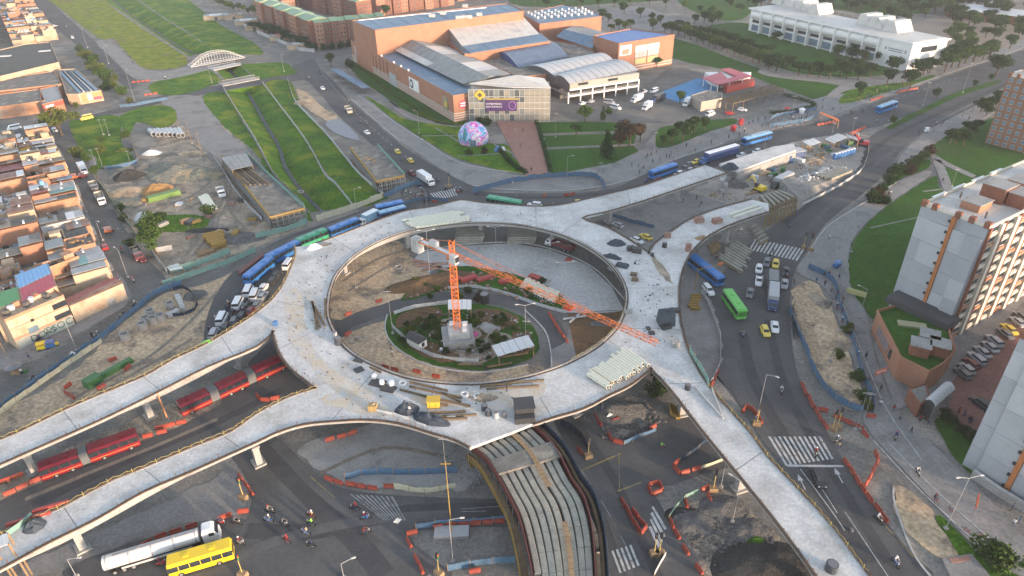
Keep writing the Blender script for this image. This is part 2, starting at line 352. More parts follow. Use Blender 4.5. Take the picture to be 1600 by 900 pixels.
patch('road', [(75, 225), (112, 222), (135, 245), (150, 285), (175, 322), (198, 362), (225, 400), (262, 440), (225, 470), (180, 440), (160, 400), (135, 340), (112, 290), (95, 255)], asphalt_old, 'road')
patch('road', [(-20, 590), (60, 560), (140, 515), (215, 455), (262, 440), (330, 430), (400, 392), (500, 356), (600, 318), (660, 300), (660, 312), (600, 332), (510, 366), (410, 404), (330, 440), (285, 450), (250, 462), (190, 505), (95, 570), (-20, 640)], asphalt_old, 'road')
# bottom avenues
patch('road', [(350, 690), (400, 670), (440, 690), (500, 745), (560, 768), (700, 778), (800, 780), (830, 790), (830, 820), (700, 825), (640, 838), (660, 910), (330, 910), (240, 905), (300, 860), (380, 820), (390, 760)], asphalt, 'road')
patch('road', [(100, 905), (170, 860), (290, 825), (385, 812), (370, 905)], asphalt, 'road')
patch('road', [(865, 655), (905, 640), (965, 690), (1010, 750), (1050, 820), (1100, 905), (960, 905), (950, 850), (930, 780), (900, 715)], asphalt, 'road')
patch('road', [(965, 690), (1060, 650), (1110, 665), (1150, 720), (1100, 740), (1030, 760), (1000, 740)], asphalt, 'road')
patch('road', [(250, 680), (330, 640), (430, 585), (470, 590), (490, 615), (440, 635), (330, 680), (180, 750), (0, 830), (-40, 800)], asphalt, 'road')
patch('road', [(340, 640), (425, 530), (520, 500), (520, 560), (470, 600), (420, 640)], asphalt, 'road')
# ring interior
patch('ring_floor', [(505, 460), (530, 400), (600, 350), (700, 335), (800, 330), (900, 350), (960, 400), (985, 460), (970, 520), (920, 565), (840, 600), (740, 615), (640, 605), (560, 570), (515, 520)], asphalt_old, 'dirt')
patch('pale_paving', [(655, 395), (720, 384), (800, 380), (860, 390), (920, 415), (955, 447), (975, 484), (882, 488), (880, 465), (850, 445), (800, 427), (740, 416), (690, 418), (640, 436), (632, 425)], conc_l, 'road', sm=False)
patch('sandy_ground', [(515, 450), (535, 405), (580, 380), (625, 378), (640, 400), (660, 420), (670, 440), (620, 468), (560, 487), (522, 500)], dirt_o, 'road')
patch('road', [(515, 512), (540, 490), (600, 472), (660, 460), (720, 456), (790, 462), (840, 476), (872, 500), (885, 525), (880, 536), (862, 545), (855, 525), (838, 502), (800, 483), (740, 472), (660, 477), (605, 492), (550, 512), (530, 530)], asphalt, 'road')
patch('earth_wedge', [(886, 487), (974, 487), (955, 520), (900, 556), (892, 525)], dirt_b, 'road', sm=False)
patch('pavement', [(862, 546), (884, 535), (890, 510), (900, 556), (862, 576)], pave, 'road', sm=False)
patch('ring_path', [(530, 530), (605, 500), (615, 520), (650, 553), (700, 572), (760, 578), (840, 570), (840, 588), (740, 602), (640, 590), (560, 562)], dirt_o, 'road')
patch('grass', [(607, 492), (640, 480), (700, 472), (770, 478), (815, 495), (838, 520), (842, 545), (820, 565), (760, 578), (700, 574), (650, 560), (612, 535), (602, 512)], grass_d, 'green')
patch('grass', [(628, 470), (645, 448), (700, 418), (742, 417), (800, 428), (855, 447), (882, 470), (880, 487), (845, 474), (800, 461), (740, 451), (690, 455)], grass_d, 'green')
patch('island_earth', [(690, 500), (730, 500), (745, 515), (790, 520), (800, 535), (770, 560), (735, 570), (715, 560), (690, 530)], dirt, 'green', z=.15)
for px_ in ([(625, 492), (665, 480), (690, 484), (682, 500), (640, 508), (618, 512)], [(640, 530), (690, 540), (720, 560), (690, 566), (650, 550)], [(745, 482), (790, 486), (812, 500), (790, 512), (750, 505)], [(800, 520), (828, 522), (832, 545), (805, 556)]): patch('island_earth', px_, dirt_b, 'green', z=.17)
patch('island_earth', [(632, 466), (650, 448), (690, 425), (725, 424), (740, 444), (690, 452)], dirt_b, 'green', z=.15)
# work areas
patch('yard_dirt', [(185, 262), (158, 300), (170, 345), (205, 405), (250, 440), (300, 432), (365, 402), (420, 378), (480, 350), (478, 330), (440, 300), (400, 250), (372, 218), (350, 195), (322, 152), (270, 151), (235, 165), (245, 215), (205, 255)], dirt, 'dirt')
patch('cleared_track', [(255, 152), (316, 152), (345, 195), (385, 235), (430, 290), (400, 300), (360, 290), (330, 250), (290, 200), (262, 175)], pave, 'dirt', z=.06)
patch('lot_dirt', [(-20, 655), (60, 612), (120, 575), (185, 510), (240, 462), (285, 452), (330, 440), (405, 402), (470, 372), (490, 376), (440, 400), (385, 430), (340, 470), (322, 535), (250, 580), (120, 645), (-20, 715)], dirt_o, 'dirt')
patch('lot_dirt', [(-20, 760), (60, 730), (130, 690), (270, 630), (340, 600), (330, 640), (200, 700), (60, 765), (-20, 790)], dirt, 'dirt')
pale_dirt = mat('pale_yard_dirt', (.36, .335, .3), (.27, .25, .225), .12, .97, .4, c3=(.22, .2, .18), s3=.08, cov=.58, fine=.3)
patch('far_yard_dirt', [(1090, 292), (1150, 262), (1200, 235), (1270, 215), (1340, 212), (1350, 235), (1340, 262), (1300, 285), (1255, 315), (1190, 330), (1080, 350), (1030, 360), (1000, 340)], pale_dirt, 'dirt', z=.075)
patch('yard_paving', [(950, 350), (1000, 320), (1070, 300), (1150, 330), (1075, 350), (1020, 395)], pave, 'dirt', z=.1)
patch('road', [(925, 350), (960, 345), (1000, 360), (1030, 378), (1018, 398), (985, 378)], asphalt, 'road')
patch('side_yard', [(1062, 440), (1085, 400), (1110, 385), (1105, 450), (1120, 495), (1128, 545), (1122, 585), (1108, 606), (1070, 545)], pave, 'dirt', z=.08)
patch('strip_dirt', [(1238, 455), (1275, 440), (1300, 490), (1315, 520), (1330, 565), (1348, 615), (1342, 642), (1307, 628), (1282, 590), (1258, 530)], dirt_o, 'road')
patch('island_sand', [(1397, 762), (1420, 762), (1462, 808), (1502, 865), (1478, 877), (1425, 838), (1403, 800)], dirt_o, 'pave')
patch('grass', [(1463, 808), (1480, 812), (1525, 862), (1600, 905), (1545, 905), (1500, 865)], grass, 'green', z=.19)
patch('rubble_ground', [(1060, 800), (1110, 780), (1170, 800), (1230, 850), (1280, 905), (1120, 905), (1085, 860)], dirt, 'road')
patch('tar_ground', [(1150, 885), (1190, 862), (1235, 865), (1270, 905), (1140, 905)], tar, 'road', z=.09)
patch('concrete_apron', [(480, 690), (620, 660), (720, 695), (760, 730), (720, 765), (600, 762), (520, 745), (470, 710)], conc, 'dirt')
patch('concrete_apron', [(150, 830), (330, 750), (380, 700), (390, 760), (375, 805), (280, 820), (170, 860), (60, 900), (40, 880)], pave, 'dirt')
patch('stone_bed', [(930, 655), (965, 625), (1010, 618), (1020, 640), (990, 665), (945, 670)], gravel, 'road', z=.1)
# pavements
patch('pavement', [(545, 151), (567, 149), (615, 188), (670, 224), (712, 250), (755, 262), (800, 272), (860, 272), (960, 252), (1000, 232), (1030, 205), (1060, 215), (1110, 205), (1180, 185), (1290, 160), (1380, 125), (1460, 95), (1600, 50), (1600, 74), (1500, 108), (1400, 144), (1290, 184), (1200, 203), (1120, 226), (1050, 250), (985, 280), (940, 293), (850, 297), (760, 295), (712, 278), (660, 244), (625, 220), (585, 186)], pave, 'pave')
patch('pavement', [(1262, 396), (1292, 354), (1347, 318), (1400, 285), (1442, 268), (1452, 274), (1385, 322), (1352, 350), (1332, 376), (1326, 405), (1332, 455), (1352, 485), (1368, 560), (1402, 640), (1480, 715), (1600, 840), (1600, 900), (1520, 850), (1465, 790), (1400, 720), (1350, 660), (1345, 600), (1318, 520), (1290, 450), (1245, 425)], pave, 'pave')
patch('pavement', [(1410, 240), (1445, 208), (1510, 172), (1600, 130), (1700, 90), (1700, 110), (1600, 150), (1530, 190), (1470, 225), (1425, 262), (1390, 285)], pave, 'pave')
patch('median', [(1388, 196), (1440, 170), (1500, 142), (1557, 126), (1560, 130), (1500, 150), (1440, 178), (1395, 200)], grass_d, 'green', z=.16)
patch('pavement', [(130, 195), (160, 188), (188, 236), (150, 262), (145, 280), (160, 320), (185, 350), (205, 385), (240, 430), (228, 432), (185, 375), (150, 320), (132, 280)], pave, 'dirt', z=.03)
patch('street_pavement', [(85, 225), (98, 240), (120, 300), (145, 350), (165, 400), (205, 462), (150, 505), (60, 555), (-20, 580), (-20, 560), (110, 512), (180, 455), (150, 400), (110, 300), (80, 240)], pave, 'pave')
patch('pavement', [(150, 67), (168, 64), (190, 80), (210, 99), (228, 109), (262, 111), (292, 103), (330, 96), (345, 98), (320, 110), (262, 124), (222, 126), (200, 116), (176, 92)], pave, 'pave')
patch('pavement', [(1180, 195), (1230, 170), (1290, 150), (1330, 148), (1290, 175), (1220, 192)], pave, 'pave')
patch('park_path', [(1192, 108), (1260, 118), (1330, 124), (1400, 126), (1400, 131), (1320, 130), (1240, 124), (1190, 116)], pave, 'pave', z=.2)
patch('park_path', [(1330, 128), (1400, 128), (1320, 142), (1300, 160), (1285, 160), (1300, 142)], pave, 'pave', z=.2)
patch('park_path', [(880, 45), (930, 20), (1000, 10), (1060, 35), (1070, 45), (1000, 50), (940, 60)], pave, 'pave', z=.2)
patch('museum_square', [(1420, 40), (1500, 20), (1600, 15), (1600, 60), (1500, 90), (1460, 95), (1440, 60)], mat('tan_square', (.3, .25, .2), (.24, .21, .175), .15, .9), 'pave', z=.18)
# grass areas
patch('wild_grass', [(62, -10), (80, 3), (95, 14), (120, 34), (156, 60), (176, 60), (192, 76), (212, 97), (228, 107), (258, 108), (288, 103), (292, 90), (268, 74), (225, 46), (185, 19), (146, -8)], grass_y, 'green')
patch('grass', [(205, -10), (215, -2), (255, 26), (300, 54), (336, 80), (360, 84), (385, 85), (412, 84), (395, 66), (350, 42), (325, 24), (275, -10)], grass, 'green')
patch('grass', [(232, 135), (250, 125), (282, 117), (317, 110), (332, 112), (346, 126), (340, 130), (287, 147), (245, 147)], grass, 'green')
patch('grass', [(378, 101), (400, 99), (445, 98), (458, 108), (464, 114), (430, 120), (400, 124), (392, 115)], grass, 'green')
patch('yellow_grass', [(356, 146), (366, 160), (392, 205), (402, 218), (380, 190), (362, 166)], grass_y, 'green', z=.16)
patch('grass', [(316, 152), (350, 144), (370, 178), (398, 221), (425, 271), (455, 306), (478, 328), (490, 345), (476, 340), (440, 300), (420, 272), (395, 234), (350, 197)], grass, 'green')
patch('grass', [(414, 130), (452, 126), (468, 160), (505, 205), (540, 245), (570, 280), (605, 306), (600, 312), (558, 323), (526, 286), (509, 269), (481, 221), (444, 171)], grass, 'green')
patch('bare_sand', [(462, 140), (480, 145), (505, 168), (528, 182), (515, 190), (495, 180), (475, 165)], dirt_o, 'green', z=.17)
patch('tarpaulin_ground', [(508, 192), (528, 186), (548, 200), (562, 218), (545, 216), (520, 206)], plain('worn_tarpaulin', (.3, .32, .35), .9, fine=.4), 'green', z=.18)
patch('park_grass', [(108, 192), (132, 186), (185, 181), (190, 225), (210, 250), (165, 263), (150, 262), (150, 245), (125, 232)], grass, 'green')
patch('grass', [(188, 180), (235, 165), (270, 168), (275, 190), (250, 200), (215, 190), (205, 205), (192, 200)], grass, 'green')
patch('grass', [(230, 345), (270, 335), (320, 338), (325, 352), (290, 362), (240, 360)], grass, 'green')
patch('lawn', [(540, 97), (556, 96), (598, 118), (655, 158), (735, 191), (715, 195), (680, 191), (632, 173), (600, 151), (575, 136)], grass_d, 'green')
patch('lawn', [(566, 147), (600, 166), (640, 188), (717, 197), (722, 220), (790, 226), (800, 243), (826, 271), (790, 268), (755, 258), (712, 246), (670, 221), (615, 186)], grass, 'green', z=.17)
patch('lawn', [(841, 191), (920, 190), (1002, 193), (1000, 204), (985, 206), (920, 208), (846, 209)], grass_d, 'green', z=.18, sm=False)
patch('lawn', [(847, 212), (930, 210), (995, 207), (990, 226), (850, 231)], grass_d, 'green', z=.18, sm=False)
patch('lawn', [(851, 234), (990, 228), (998, 236), (960, 254), (875, 271), (860, 271)], grass_d, 'green', z=.18, sm=False)
patch('lawn', [(1028, 202), (1060, 195), (1140, 185), (1150, 192), (1110, 205), (1060, 225), (1040, 230), (1025, 228)], grass_d, 'green', z=.2)
patch('plaza', [(775, 188), (838, 188), (858, 279), (825, 281)], brick_pave, 'pave', z=.2, sm=False)
patch('lawn', [(1328, 395), (1334, 375), (1357, 347), (1387, 322), (1440, 286), (1464, 275), (1474, 300), (1560, 330), (1560, 480), (1385, 500), (1352, 482), (1333, 455), (1326, 420)], grass_d, 'green', z=.19)
patch('lawn', [(1450, 236), (1470, 218), (1500, 200), (1535, 190), (1600, 180), (1600, 300), (1520, 272), (1490, 258), (1464, 247)], grass_d, 'green', z=.19)
patch('lawn', [(1472, 264), (1490, 265), (1530, 285), (1520, 300), (1482, 300)], grass_d, 'green', z=.19)
patch('lawn', [(1358, 310), (1400, 275), (1425, 255), (1450, 248), (1450, 262), (1400, 283), (1365, 316)], grass_d, 'green', z=.19)
patch('lawn', [(1055, 60), (1200, 112), (1290, 130), (1330, 140), (1290, 158), (1230, 140), (1150, 112), (1050, 90)], grass_d, 'green')
patch('lawn', [(1090, 45), (1160, 35), (1240, 62), (1330, 90), (1400, 112), (1330, 120), (1240, 112), (1160, 85), (1100, 60)], grass_d, 'green')
patch('lawn', [(1060, -5), (1180, -5), (1160, 30), (1100, 25)], grass_d, 'green')
patch('lawn', [(1230, -10), (1450, -10), (1440, 20), (1330, 22), (1240, 12)], grass_d, 'green')
patch('lawn', [(1310, 158), (1340, 135), (1420, 128), (1450, 118), (1460, 120), (1400, 140), (1330, 160)], grass, 'green', z=.19)
patch('far_lawn', [(820, 10), (960, 5), (1060, -5), (900, -30), (800, -10)], grass_d, 'green')
patch('car_park', [(880, 165), (1000, 140), (1050, 105), (1120, 120), (1200, 125), (1250, 150), (1180, 172), (1100, 190), (1000, 192), (900, 188)], asphalt_old, 'road')
patch('blue_court', [(1035, 143), (1090, 122), (1130, 132), (1110, 148), (1060, 160), (1038, 152)], mat('blue_court', (.1, .28, .5), (.09, .24, .44), .3, .8), 'road', z=.09, sm=False)
patch('car_park_paving', [(1480, 605), (1530, 550), (1600, 490), (1600, 760), (1560, 735), (1510, 700), (1484, 665)], red_pave, 'pave', z=.17, sm=False)
patch('building_forecourt', [(1385, 505), (1480, 530), (1600, 380), (1640, 420), (1480, 610), (1400, 640), (1365, 540)], pave, 'pave', z=.13, sm=False)
patch('hedge_bed', [(1462, 660), (1480, 655), (1520, 690), (1600, 750), (1600, 790), (1540, 755), (1490, 715)], grass_d, 'green', z=.2)

# ------------------------------------------------------------------ road markings
_mz = [0]
def marking(quads, m, z=.085, name='road_marking'):
    _mz[0] += 1; z += .002*(_mz[0] % 5); b = M()
    for q in quads:
        p = PL(q, z); b.add(p, [(0, 1, 2, 3)])
    o = b.build(name, m); o['kind'] = 'structure'; return o
def zebra(A, B, C, D, n, m=paint_w, z=.085, fill=.5):
    """stripes run from edge A-B to edge D-C"""
    L = lambda p, q, t: (p[0]+(q[0]-p[0])*t, p[1]+(q[1]-p[1])*t)
    marking([[L(A, B, i/n), L(A, B, (i+fill)/n), L(D, C, (i+fill)/n), L(D, C, i/n)] for i in range(n)], m, z)
def line(pts, wd, m=paint_w, z=.085, dash=None):
    b = M(); w_ = smooth(PL(pts), 4) if len(pts) > 2 else PL(pts)
    if dash:
        n = max(int(plen(w_)/dash), 1); rs = resample(w_, n*2+1)
        for i in range(0, 2*n, 2): b.ribbon(rs[i:i+2], wd, z-.003, z)
    else: b.ribbon(w_, wd, z-.003, z)
    return struct(b.build('road_marking', m))
zebra((1200, 682), (1286, 682), (1306, 716), (1228, 728), 11)
zebra((1180, 373), (1260, 390), (1248, 408), (1170, 390), 14)
for q in ([(1018, 792), (1021, 791), (1042, 826), (1038, 828)], [(1016, 802), (1020, 800), (1040, 838), (1036, 840)], [(1015, 812), (1018, 810), (1036, 846), (1032, 848)], [(1013, 823), (1017, 822), (1033, 853), (1028, 856)]): marking([q], paint_w)
zebra((955, 861), (990, 850), (1003, 882), (968, 896), 5)
zebra((546, 772), (618, 776), (636, 813), (600, 813), 9, paint_f)
zebra((672, 302), (712, 294), (716, 305), (682, 312), 10)
line([(1230, 728), (1318, 729)], .5); line([(1250, 733), (1300, 800), (1320, 830)], .15); line([(1275, 750), (1345, 860)], .14, dash=8)
line([(1320, 800), (1360, 860), (1390, 905)], .14); line([(1365, 690), (1440, 770), (1560, 880)], .18, z=.2); line([(1385, 690), (1470, 775), (1600, 890)], .14, z=.2)
line([(1311, 460), (1350, 560), (1385, 640), (1440, 720)], .14, z=.2)
line([(965, 768), (1002, 754)], .35, paint_y); line([(905, 737), (970, 709)], .3, paint_y); line([(967, 710), (968, 766)], .12, paint_y)
line([(485, 745), (523, 778)], .2, paint_y); line([(1383, 822), (1445, 888)], .2, paint_y); line([(1395, 835), (1440, 886)], .12, paint_y)
line([(1050, 760), (1062, 780)], .12, paint_f); line([(1042, 770), (1050, 784)], .12, paint_f); line([(880, 690), (950, 800), (1000, 900)], .12, paint_f, dash=6)
line([(1280, 190), (1390, 158), (1500, 120)], .14, dash=6); line([(1260, 400), (1330, 330), (1400, 265), (1450, 212), (1600, 140)], .12, paint_f); line([(500, 110), (560, 180), (640, 250)], .14, dash=5)
line([(720, 800), (760, 799)], .12, paint_f); line([(720, 796), (800, 790)], .12, paint_f)
for x, y in ((1253, 755), (1311, 745)):
    a = P(x, y); struct(M().add([a+Vector(v)+Vector((0, 0, .09)) for v in ((-.1, -1.5, 0), (.1, -1.5, 0), (.1, .5, 0), (.5, .5, 0), (0, 2, 0), (-.5, .5, 0), (-.1, .5, 0))], [(0, 1, 2, 3, 4, 5, 6)]).build('lane_arrow', paint_w))
wear = mat('tyre_wear', (.062, .063, .067), (.08, .08, .084), .3, .9, 0, fine=.2); pale_w = mat('worn_asphalt', (.125, .124, .124), (.1, .1, .102), .3, .9, 0, fine=.2)
for i_, (pts, wd, mm) in enumerate((([(400, 690), (470, 760), (560, 850), (600, 900)], 3.5, wear), ([(430, 690), (520, 780), (640, 860), (700, 905)], 2.2, pale_w), ([(385, 830), (500, 830), (640, 800), (800, 798)], 3, wear), ([(300, 905), (420, 850), (560, 815), (700, 805)], 2, pale_w), ([(900, 660), (960, 750), (1010, 860), (1030, 905)], 1.6, wear), ([(880, 680), (940, 780), (985, 900)], 1.2, pale_w),
    ([(1160, 520), (1180, 600), (1250, 720), (1360, 880)], 2.2, wear), ([(1200, 500), (1225, 600), (1290, 720), (1390, 880)], 1.8, wear), ([(1140, 560), (1170, 640), (1240, 740)], 2.5, pale_w), ([(1225, 350), (1300, 290), (1370, 230), (1440, 190), (1600, 120)], 2, wear), ([(1250, 370), (1320, 300), (1390, 240), (1470, 190), (1600, 130)], 1.5, pale_w), ([(740, 304), (850, 309), (960, 300), (1060, 270), (1200, 220)], 1.6, wear), ([(350, 490), (400, 430), (470, 385), (600, 335)], 1.6, wear), ([(50, 790), (200, 720), (340, 660), (440, 610)], 2, wear))):
    struct(M().ribbon(smooth(PL(pts), 5), wd, .07, .0745+.0012*(i_ % 7)).build('tyre_wear', mm))
trk = mat('wheel_rut', (.2, .175, .145), (.28, .24, .19), .5, .95, .3, fine=.4)
for i_, (pts, wd) in enumerate((([(300, 225), (345, 265), (352, 300), (330, 345), (290, 400)], 1.0), ([(306, 222), (352, 262), (360, 300), (340, 345), (302, 400)], .8), ([(215, 330), (260, 320), (310, 300), (345, 265)], 1.0), ([(385, 360), (360, 330), (352, 300)], .9), ([(120, 620), (230, 560), (300, 500), (340, 455)], .9), ([(60, 660), (180, 600), (300, 530)], .7), ([(545, 455), (600, 420), (640, 405)], .9), ([(535, 440), (590, 405), (640, 390)], .9), ([(1100, 320), (1180, 290), (1260, 255), (1320, 240)], .9), ([(1110, 330), (1190, 300), (1270, 262)], .8), ([(500, 740), (600, 700), (700, 715)], .8), ([(40, 780), (150, 735), (260, 690), (340, 655)], .9))):
    struct(M().ribbon(smooth(PL(pts), 5), wd, .07, .083+.0012*(i_ % 7)).build('wheel_rut', trk))
# light paths over the lawns, kerbs
for pts, wd in (([(548, 118), (600, 152), (632, 174), (680, 192), (720, 197), (770, 200)], 1.0), ([(565, 148), (610, 160), (622, 172), (650, 188), (717, 198)], 2.2), ([(660, 213), (770, 212)], .8), ([(680, 200), (722, 225)], .7), ([(715, 245), (790, 240)], .7), ([(770, 225), (800, 240)], .7),
                ([(845, 210), (1000, 205)], .8), ([(849, 232), (995, 226)], .8), ([(1442, 300), (1474, 296)], .8), ([(1360, 357), (1432, 341)], .5), ([(1448, 238), (1475, 255), (1520, 276)], 3), ([(1462, 250), (1472, 270), (1482, 300)], 3)):
    struct(M().ribbon(smooth(PL(pts), 4), wd, .1, .225).build('garden_path', pave))
for pts in ([(1456, 905), (1425, 862), (1398, 790), (1396, 762)], [(1262, 398), (1292, 355), (1347, 319), (1400, 286)], [(625, 221), (585, 187), (548, 155)], [(740, 290), (800, 297), (900, 297), (985, 281), (1050, 251), (1130, 224)], [(560, 150), (615, 190), (670, 226), (712, 252), (760, 264), (840, 275)], [(605, 492), (602, 515), (615, 540), (650, 564), (700, 578), (760, 582), (825, 570)], [(820, 485), (850, 515), (860, 545), (862, 576)], [(655, 394), (720, 383), (800, 379), (860, 389), (920, 414), (957, 447), (977, 484), (882, 489)]):
    struct(M().ribbon(smooth(PL(pts), 4), .28, 0, .24).build('kerb', conc_l))

# ================================================================== VIADUCT
ZD = 7.0
D_OUT = [(-90, 728), (0, 688), (32, 675), (100, 642), (162, 615), (225, 589), (270, 563), (325, 537), (375, 507), (400, 490), (422, 472), (440, 450), (452, 425), (462, 400), (461, 386), (490, 382), (520, 372), (585, 347), (635, 330), (680, 323), (720, 313), (750, 317), (800, 321), (837, 323), (875, 321), (925, 310), (1000, 292), (1025, 284), (1102, 258), (1135, 270), (1075, 290), (1000, 315), (950, 330), (909, 341), (950, 357), (985, 377), (1015, 397), (1025, 380), (1075, 345), (1120, 327), (1175, 312), (1200, 318), (1202, 330), (1150, 347), (1112, 365), (1087, 385), (1070, 410), (1060, 447), (1061, 495), (1065, 515), (1075, 550), (1107, 605), (1170, 675), (1200, 716), (1275, 795), (1320, 850), (1355, 898), (1420, 985), (1330, 985), (1275, 898), (1200, 797), (1100, 675), (1050, 610), (1017, 575), (985, 600), (950, 617), (912, 637), (862, 652), (832, 662), (800, 675), (735, 699), (712, 687), (675, 676), (625, 661), (575, 655), (525, 657), (475, 662), (432, 675), (400, 690), (300, 735), (225, 767), (150, 810), (75, 847), (0, 888), (-90, 932), (-90, 875), (0, 838), (67, 807), (100, 792), (175, 752), (225, 732), (300, 700), (362, 675), (400, 648), (450, 622), (495, 607), (475, 592), (450, 570), (435, 545), (427, 517), (400, 541), (325, 572), (250, 610), (175, 647), (120, 672), (0, 725), (-90, 768)]
D_IN = [(514, 462), (517, 450), (525, 430), (545, 407), (575, 386), (615, 368), (655, 357), (700, 351), (750, 348), (800, 350), (837, 356), (875, 366), (910, 381), (940, 400), (962, 422), (975, 445), (979, 466), (975, 488), (965, 510), (947, 530), (925, 547), (892, 565), (862, 577), (825, 588), (785, 596), (735, 600), (680, 597), (630, 588), (590, 573), (555, 555), (533, 535), (518, 510), (512, 487)]
w_in = smooth(PL(D_IN, ZD), 3, True); w_out = PL(D_OUT, ZD)
via = thing('elevated_roundabout', 'unfinished grey concrete elevated roundabout deck with its branching ramps over the junction', 'viaduct', (-8.7, 134, 0), own=True)
VO = Vector((-8.7, 134, 0))
def vb(m_, name, mm, kind=None, label=None):
    m_.v = [(x+8.7, y-134, z) for x, y, z in m_.v]; return m_.build(name, mm, via, kind=kind, label=label)
dm = M().poly([w_out, w_in[::-1]], ZD)
nn_ = len(dm.v); fs_top = list(dm.f)
dm.v += [(x, y, ZD-.55) for x, y, z in dm.v]; dm.f += [tuple(i+nn_ for i in f[::-1]) for f in fs_top]
a0 = 0
for L_ in (w_out, w_in):
    n_ = len(L_); dm.f += [(a0+i, a0+(i+1) % n_, a0+(i+1) % n_+nn_, a0+i+nn_) for i in range(n_)]; a0 += n_
vb(dm, 'deck', deck_m)
def seg(L_, i, j): return PL(L_[i:j+1], ZD)
idx = lambda p: D_OUT.index(p)
edges = [seg(D_OUT, 0, idx((461, 386))), seg(D_OUT, idx((490, 382)), idx((1102, 258))), seg(D_OUT, idx((1135, 270)), idx((1015, 397))), seg(D_OUT, idx((1015, 397)), idx((1175, 312))),
         seg(D_OUT, idx((1202, 330)), idx((1420, 985))), seg(D_OUT, idx((1330, 985)), idx((1017, 575))), seg(D_OUT, idx((1017, 575)), idx((832, 662))), seg(D_OUT, idx((735, 699)), idx((-90, 932))),
         seg(D_OUT, idx((-90, 875)), idx((495, 607))), seg(D_OUT, idx((495, 607)), idx((427, 517))), seg(D_OUT, idx((427, 517)), len(D_OUT)-1)]
edge_m = mat('edge_formwork', (.13, .09, .065), (.08, .065, .055), .8, .9, .1, fine=.4)
def eoff(e): return 1
for e in edges:
    e2 = smooth(e, 3)
    vb(M().ribbon(e2, .3, ZD-.7, ZD+.1), 'edge_beam', conc)
    if len(e2) > 2: vb(M().ribbon(e2, .42, ZD+.02, ZD+.22, off=.28*eoff(e2)), 'edge_form', edge_m)
vb(M().ribbon(w_in, .35, ZD-.75, ZD+.3, closed=True), 'edge_beam', conc); vb(M().ribbon(w_in, .95, ZD+.02, ZD+.12, closed=True), 'edge_form', edge_m)
# rebar stubs along edges
rb = M(); rr = random.Random(3)
for e in edges+[w_in+[w_in[0]]]:
    n_ = int(plen(e)/1.1)
    for p in resample(e, max(n_, 2)):
        if rr.random() < .75:
            h_ = rr.uniform(.3, 1.0); rb.box((p.x+rr.uniform(-.15, .15), p.y+rr.uniform(-.15, .15), ZD+h_/2), (.08, .08, h_))
vb(rb, 'rebar', rebar_m, kind='stuff')
# under-girders
ctr = VO
ring_mid = [ctr+Vector((0, 1.8, 0))+Vector((math.cos(t/36*math.pi)*41, math.sin(t/36*math.pi)*41, 0)) for t in range(72)]
vb(M().ribbon(ring_mid, 7, ZD-2.1, ZD-.56, closed=True), 'box_girder', conc)
RAMP_C = [[(-90, 748), (0, 706), (110, 656), (250, 597), (360, 540), (420, 500)], [(-90, 903), (0, 862), (120, 808), (260, 733), (400, 668), (500, 632)],
          [(1370, 980), (1310, 895), (1240, 800), (1150, 700), (1080, 620), (1040, 560)], [(1115, 265), (1050, 284), (960, 312), (900, 330)], [(1188, 321), (1120, 345), (1060, 385), (1035, 430)]]
for rc in RAMP_C: vb(M().ribbon(smooth(PL(rc, ZD), 3), 3.6, ZD-1.9, ZD-.56), 'box_girder', conc)
pier = None
def add_pier(p, ang=0):
    global pier
    if pier is None:
        m_ = M().box((0, 0, 2.1), (1.6, 1.1, 4.2)).box((0, 0, 4.55), (2.2, 1.3, .7), taper=1.25, ty=1.0)
        m_.box((0, 0, .2), (2.6, 2.1, .4)); pier = m_.build('pier', conc, via); o = pier
    else: o = inst(pier, via)
    o.location = (p.x+8.7, p.y-134, 0); o.rotation_euler = (0, 0, ang)
for rc in RAMP_C:
    c_ = resample(PL(rc, ZD), max(int(plen(PL(rc, ZD))/19), 2)+1)
    for i in range(len(c_)-1):
        p = c_[i].lerp(c_[i+1], .55); d = c_[i+1]-c_[i]; add_pier(Vector((p.x, p.y, 0)), math.atan2(d.y, d.x)+math.pi/2)
for k in range(0, 72, 6): p = ring_mid[k]; add_pier(Vector((p.x, p.y, 0)), math.radians(k*5))
# deck stains, joint lines
for pts, mm in (([(442, 462), (470, 455), (478, 520), (500, 560), (560, 600), (600, 625), (570, 640), (510, 600), (470, 555), (450, 510)], deck_tan), ([(1017, 400), (1030, 405), (1050, 440), (1043, 440), (1025, 420)], dirt), ([(780, 610), (850, 600), (845, 620), (800, 640), (700, 640), (640, 620)], deck_tan), ([(560, 610), (640, 640), (560, 645), (500, 625)], deck_tan)):
    L_ = smooth(PL(pts, ZD), 3, True); L_ = [v+Vector((noise.noise(v*.4), noise.noise(v*.4+Vector((7, 7, 7))), 0))*1.4 for v in L_]
    _sz = .006+.004*len([o for o in via.children if o.name.startswith('sand_stain')]); vb(M().poly([L_], ZD+_sz), 'sand_stain', mm)
jm = M()
for a, b in (((430, 470), (512, 487)), ((520, 372), (560, 397)), ((640, 330), (655, 356)), ((837, 324), (838, 356)), ((909, 342), (875, 366)), ((1055, 450), (978, 450)), ((1065, 515), (965, 512)), ((1017, 575), (948, 530)), ((862, 652), (826, 590)), ((660, 670), (680, 598)), ((520, 655), (590, 574)), ((435, 546), (515, 505)), ((1045, 600), (1100, 598)), ((1150, 735), (1190, 707)), ((250, 753), (225, 733)), ((375, 700), (350, 682)), ((120, 823), (100, 793)), ((1100, 260), (1108, 278)), ((980, 298), (985, 319)), ((1090, 338), (1120, 360)), ((225, 590), (250, 609)), ((100, 643), (120, 671)), ((345, 525), (365, 555))):
    jm.ribbon(PL([a, b], ZD), .12, ZD+.002, ZD+.012)
vb(jm, 'deck_joints', plain('joint_grey', (.16, .16, .16)), kind='stuff')
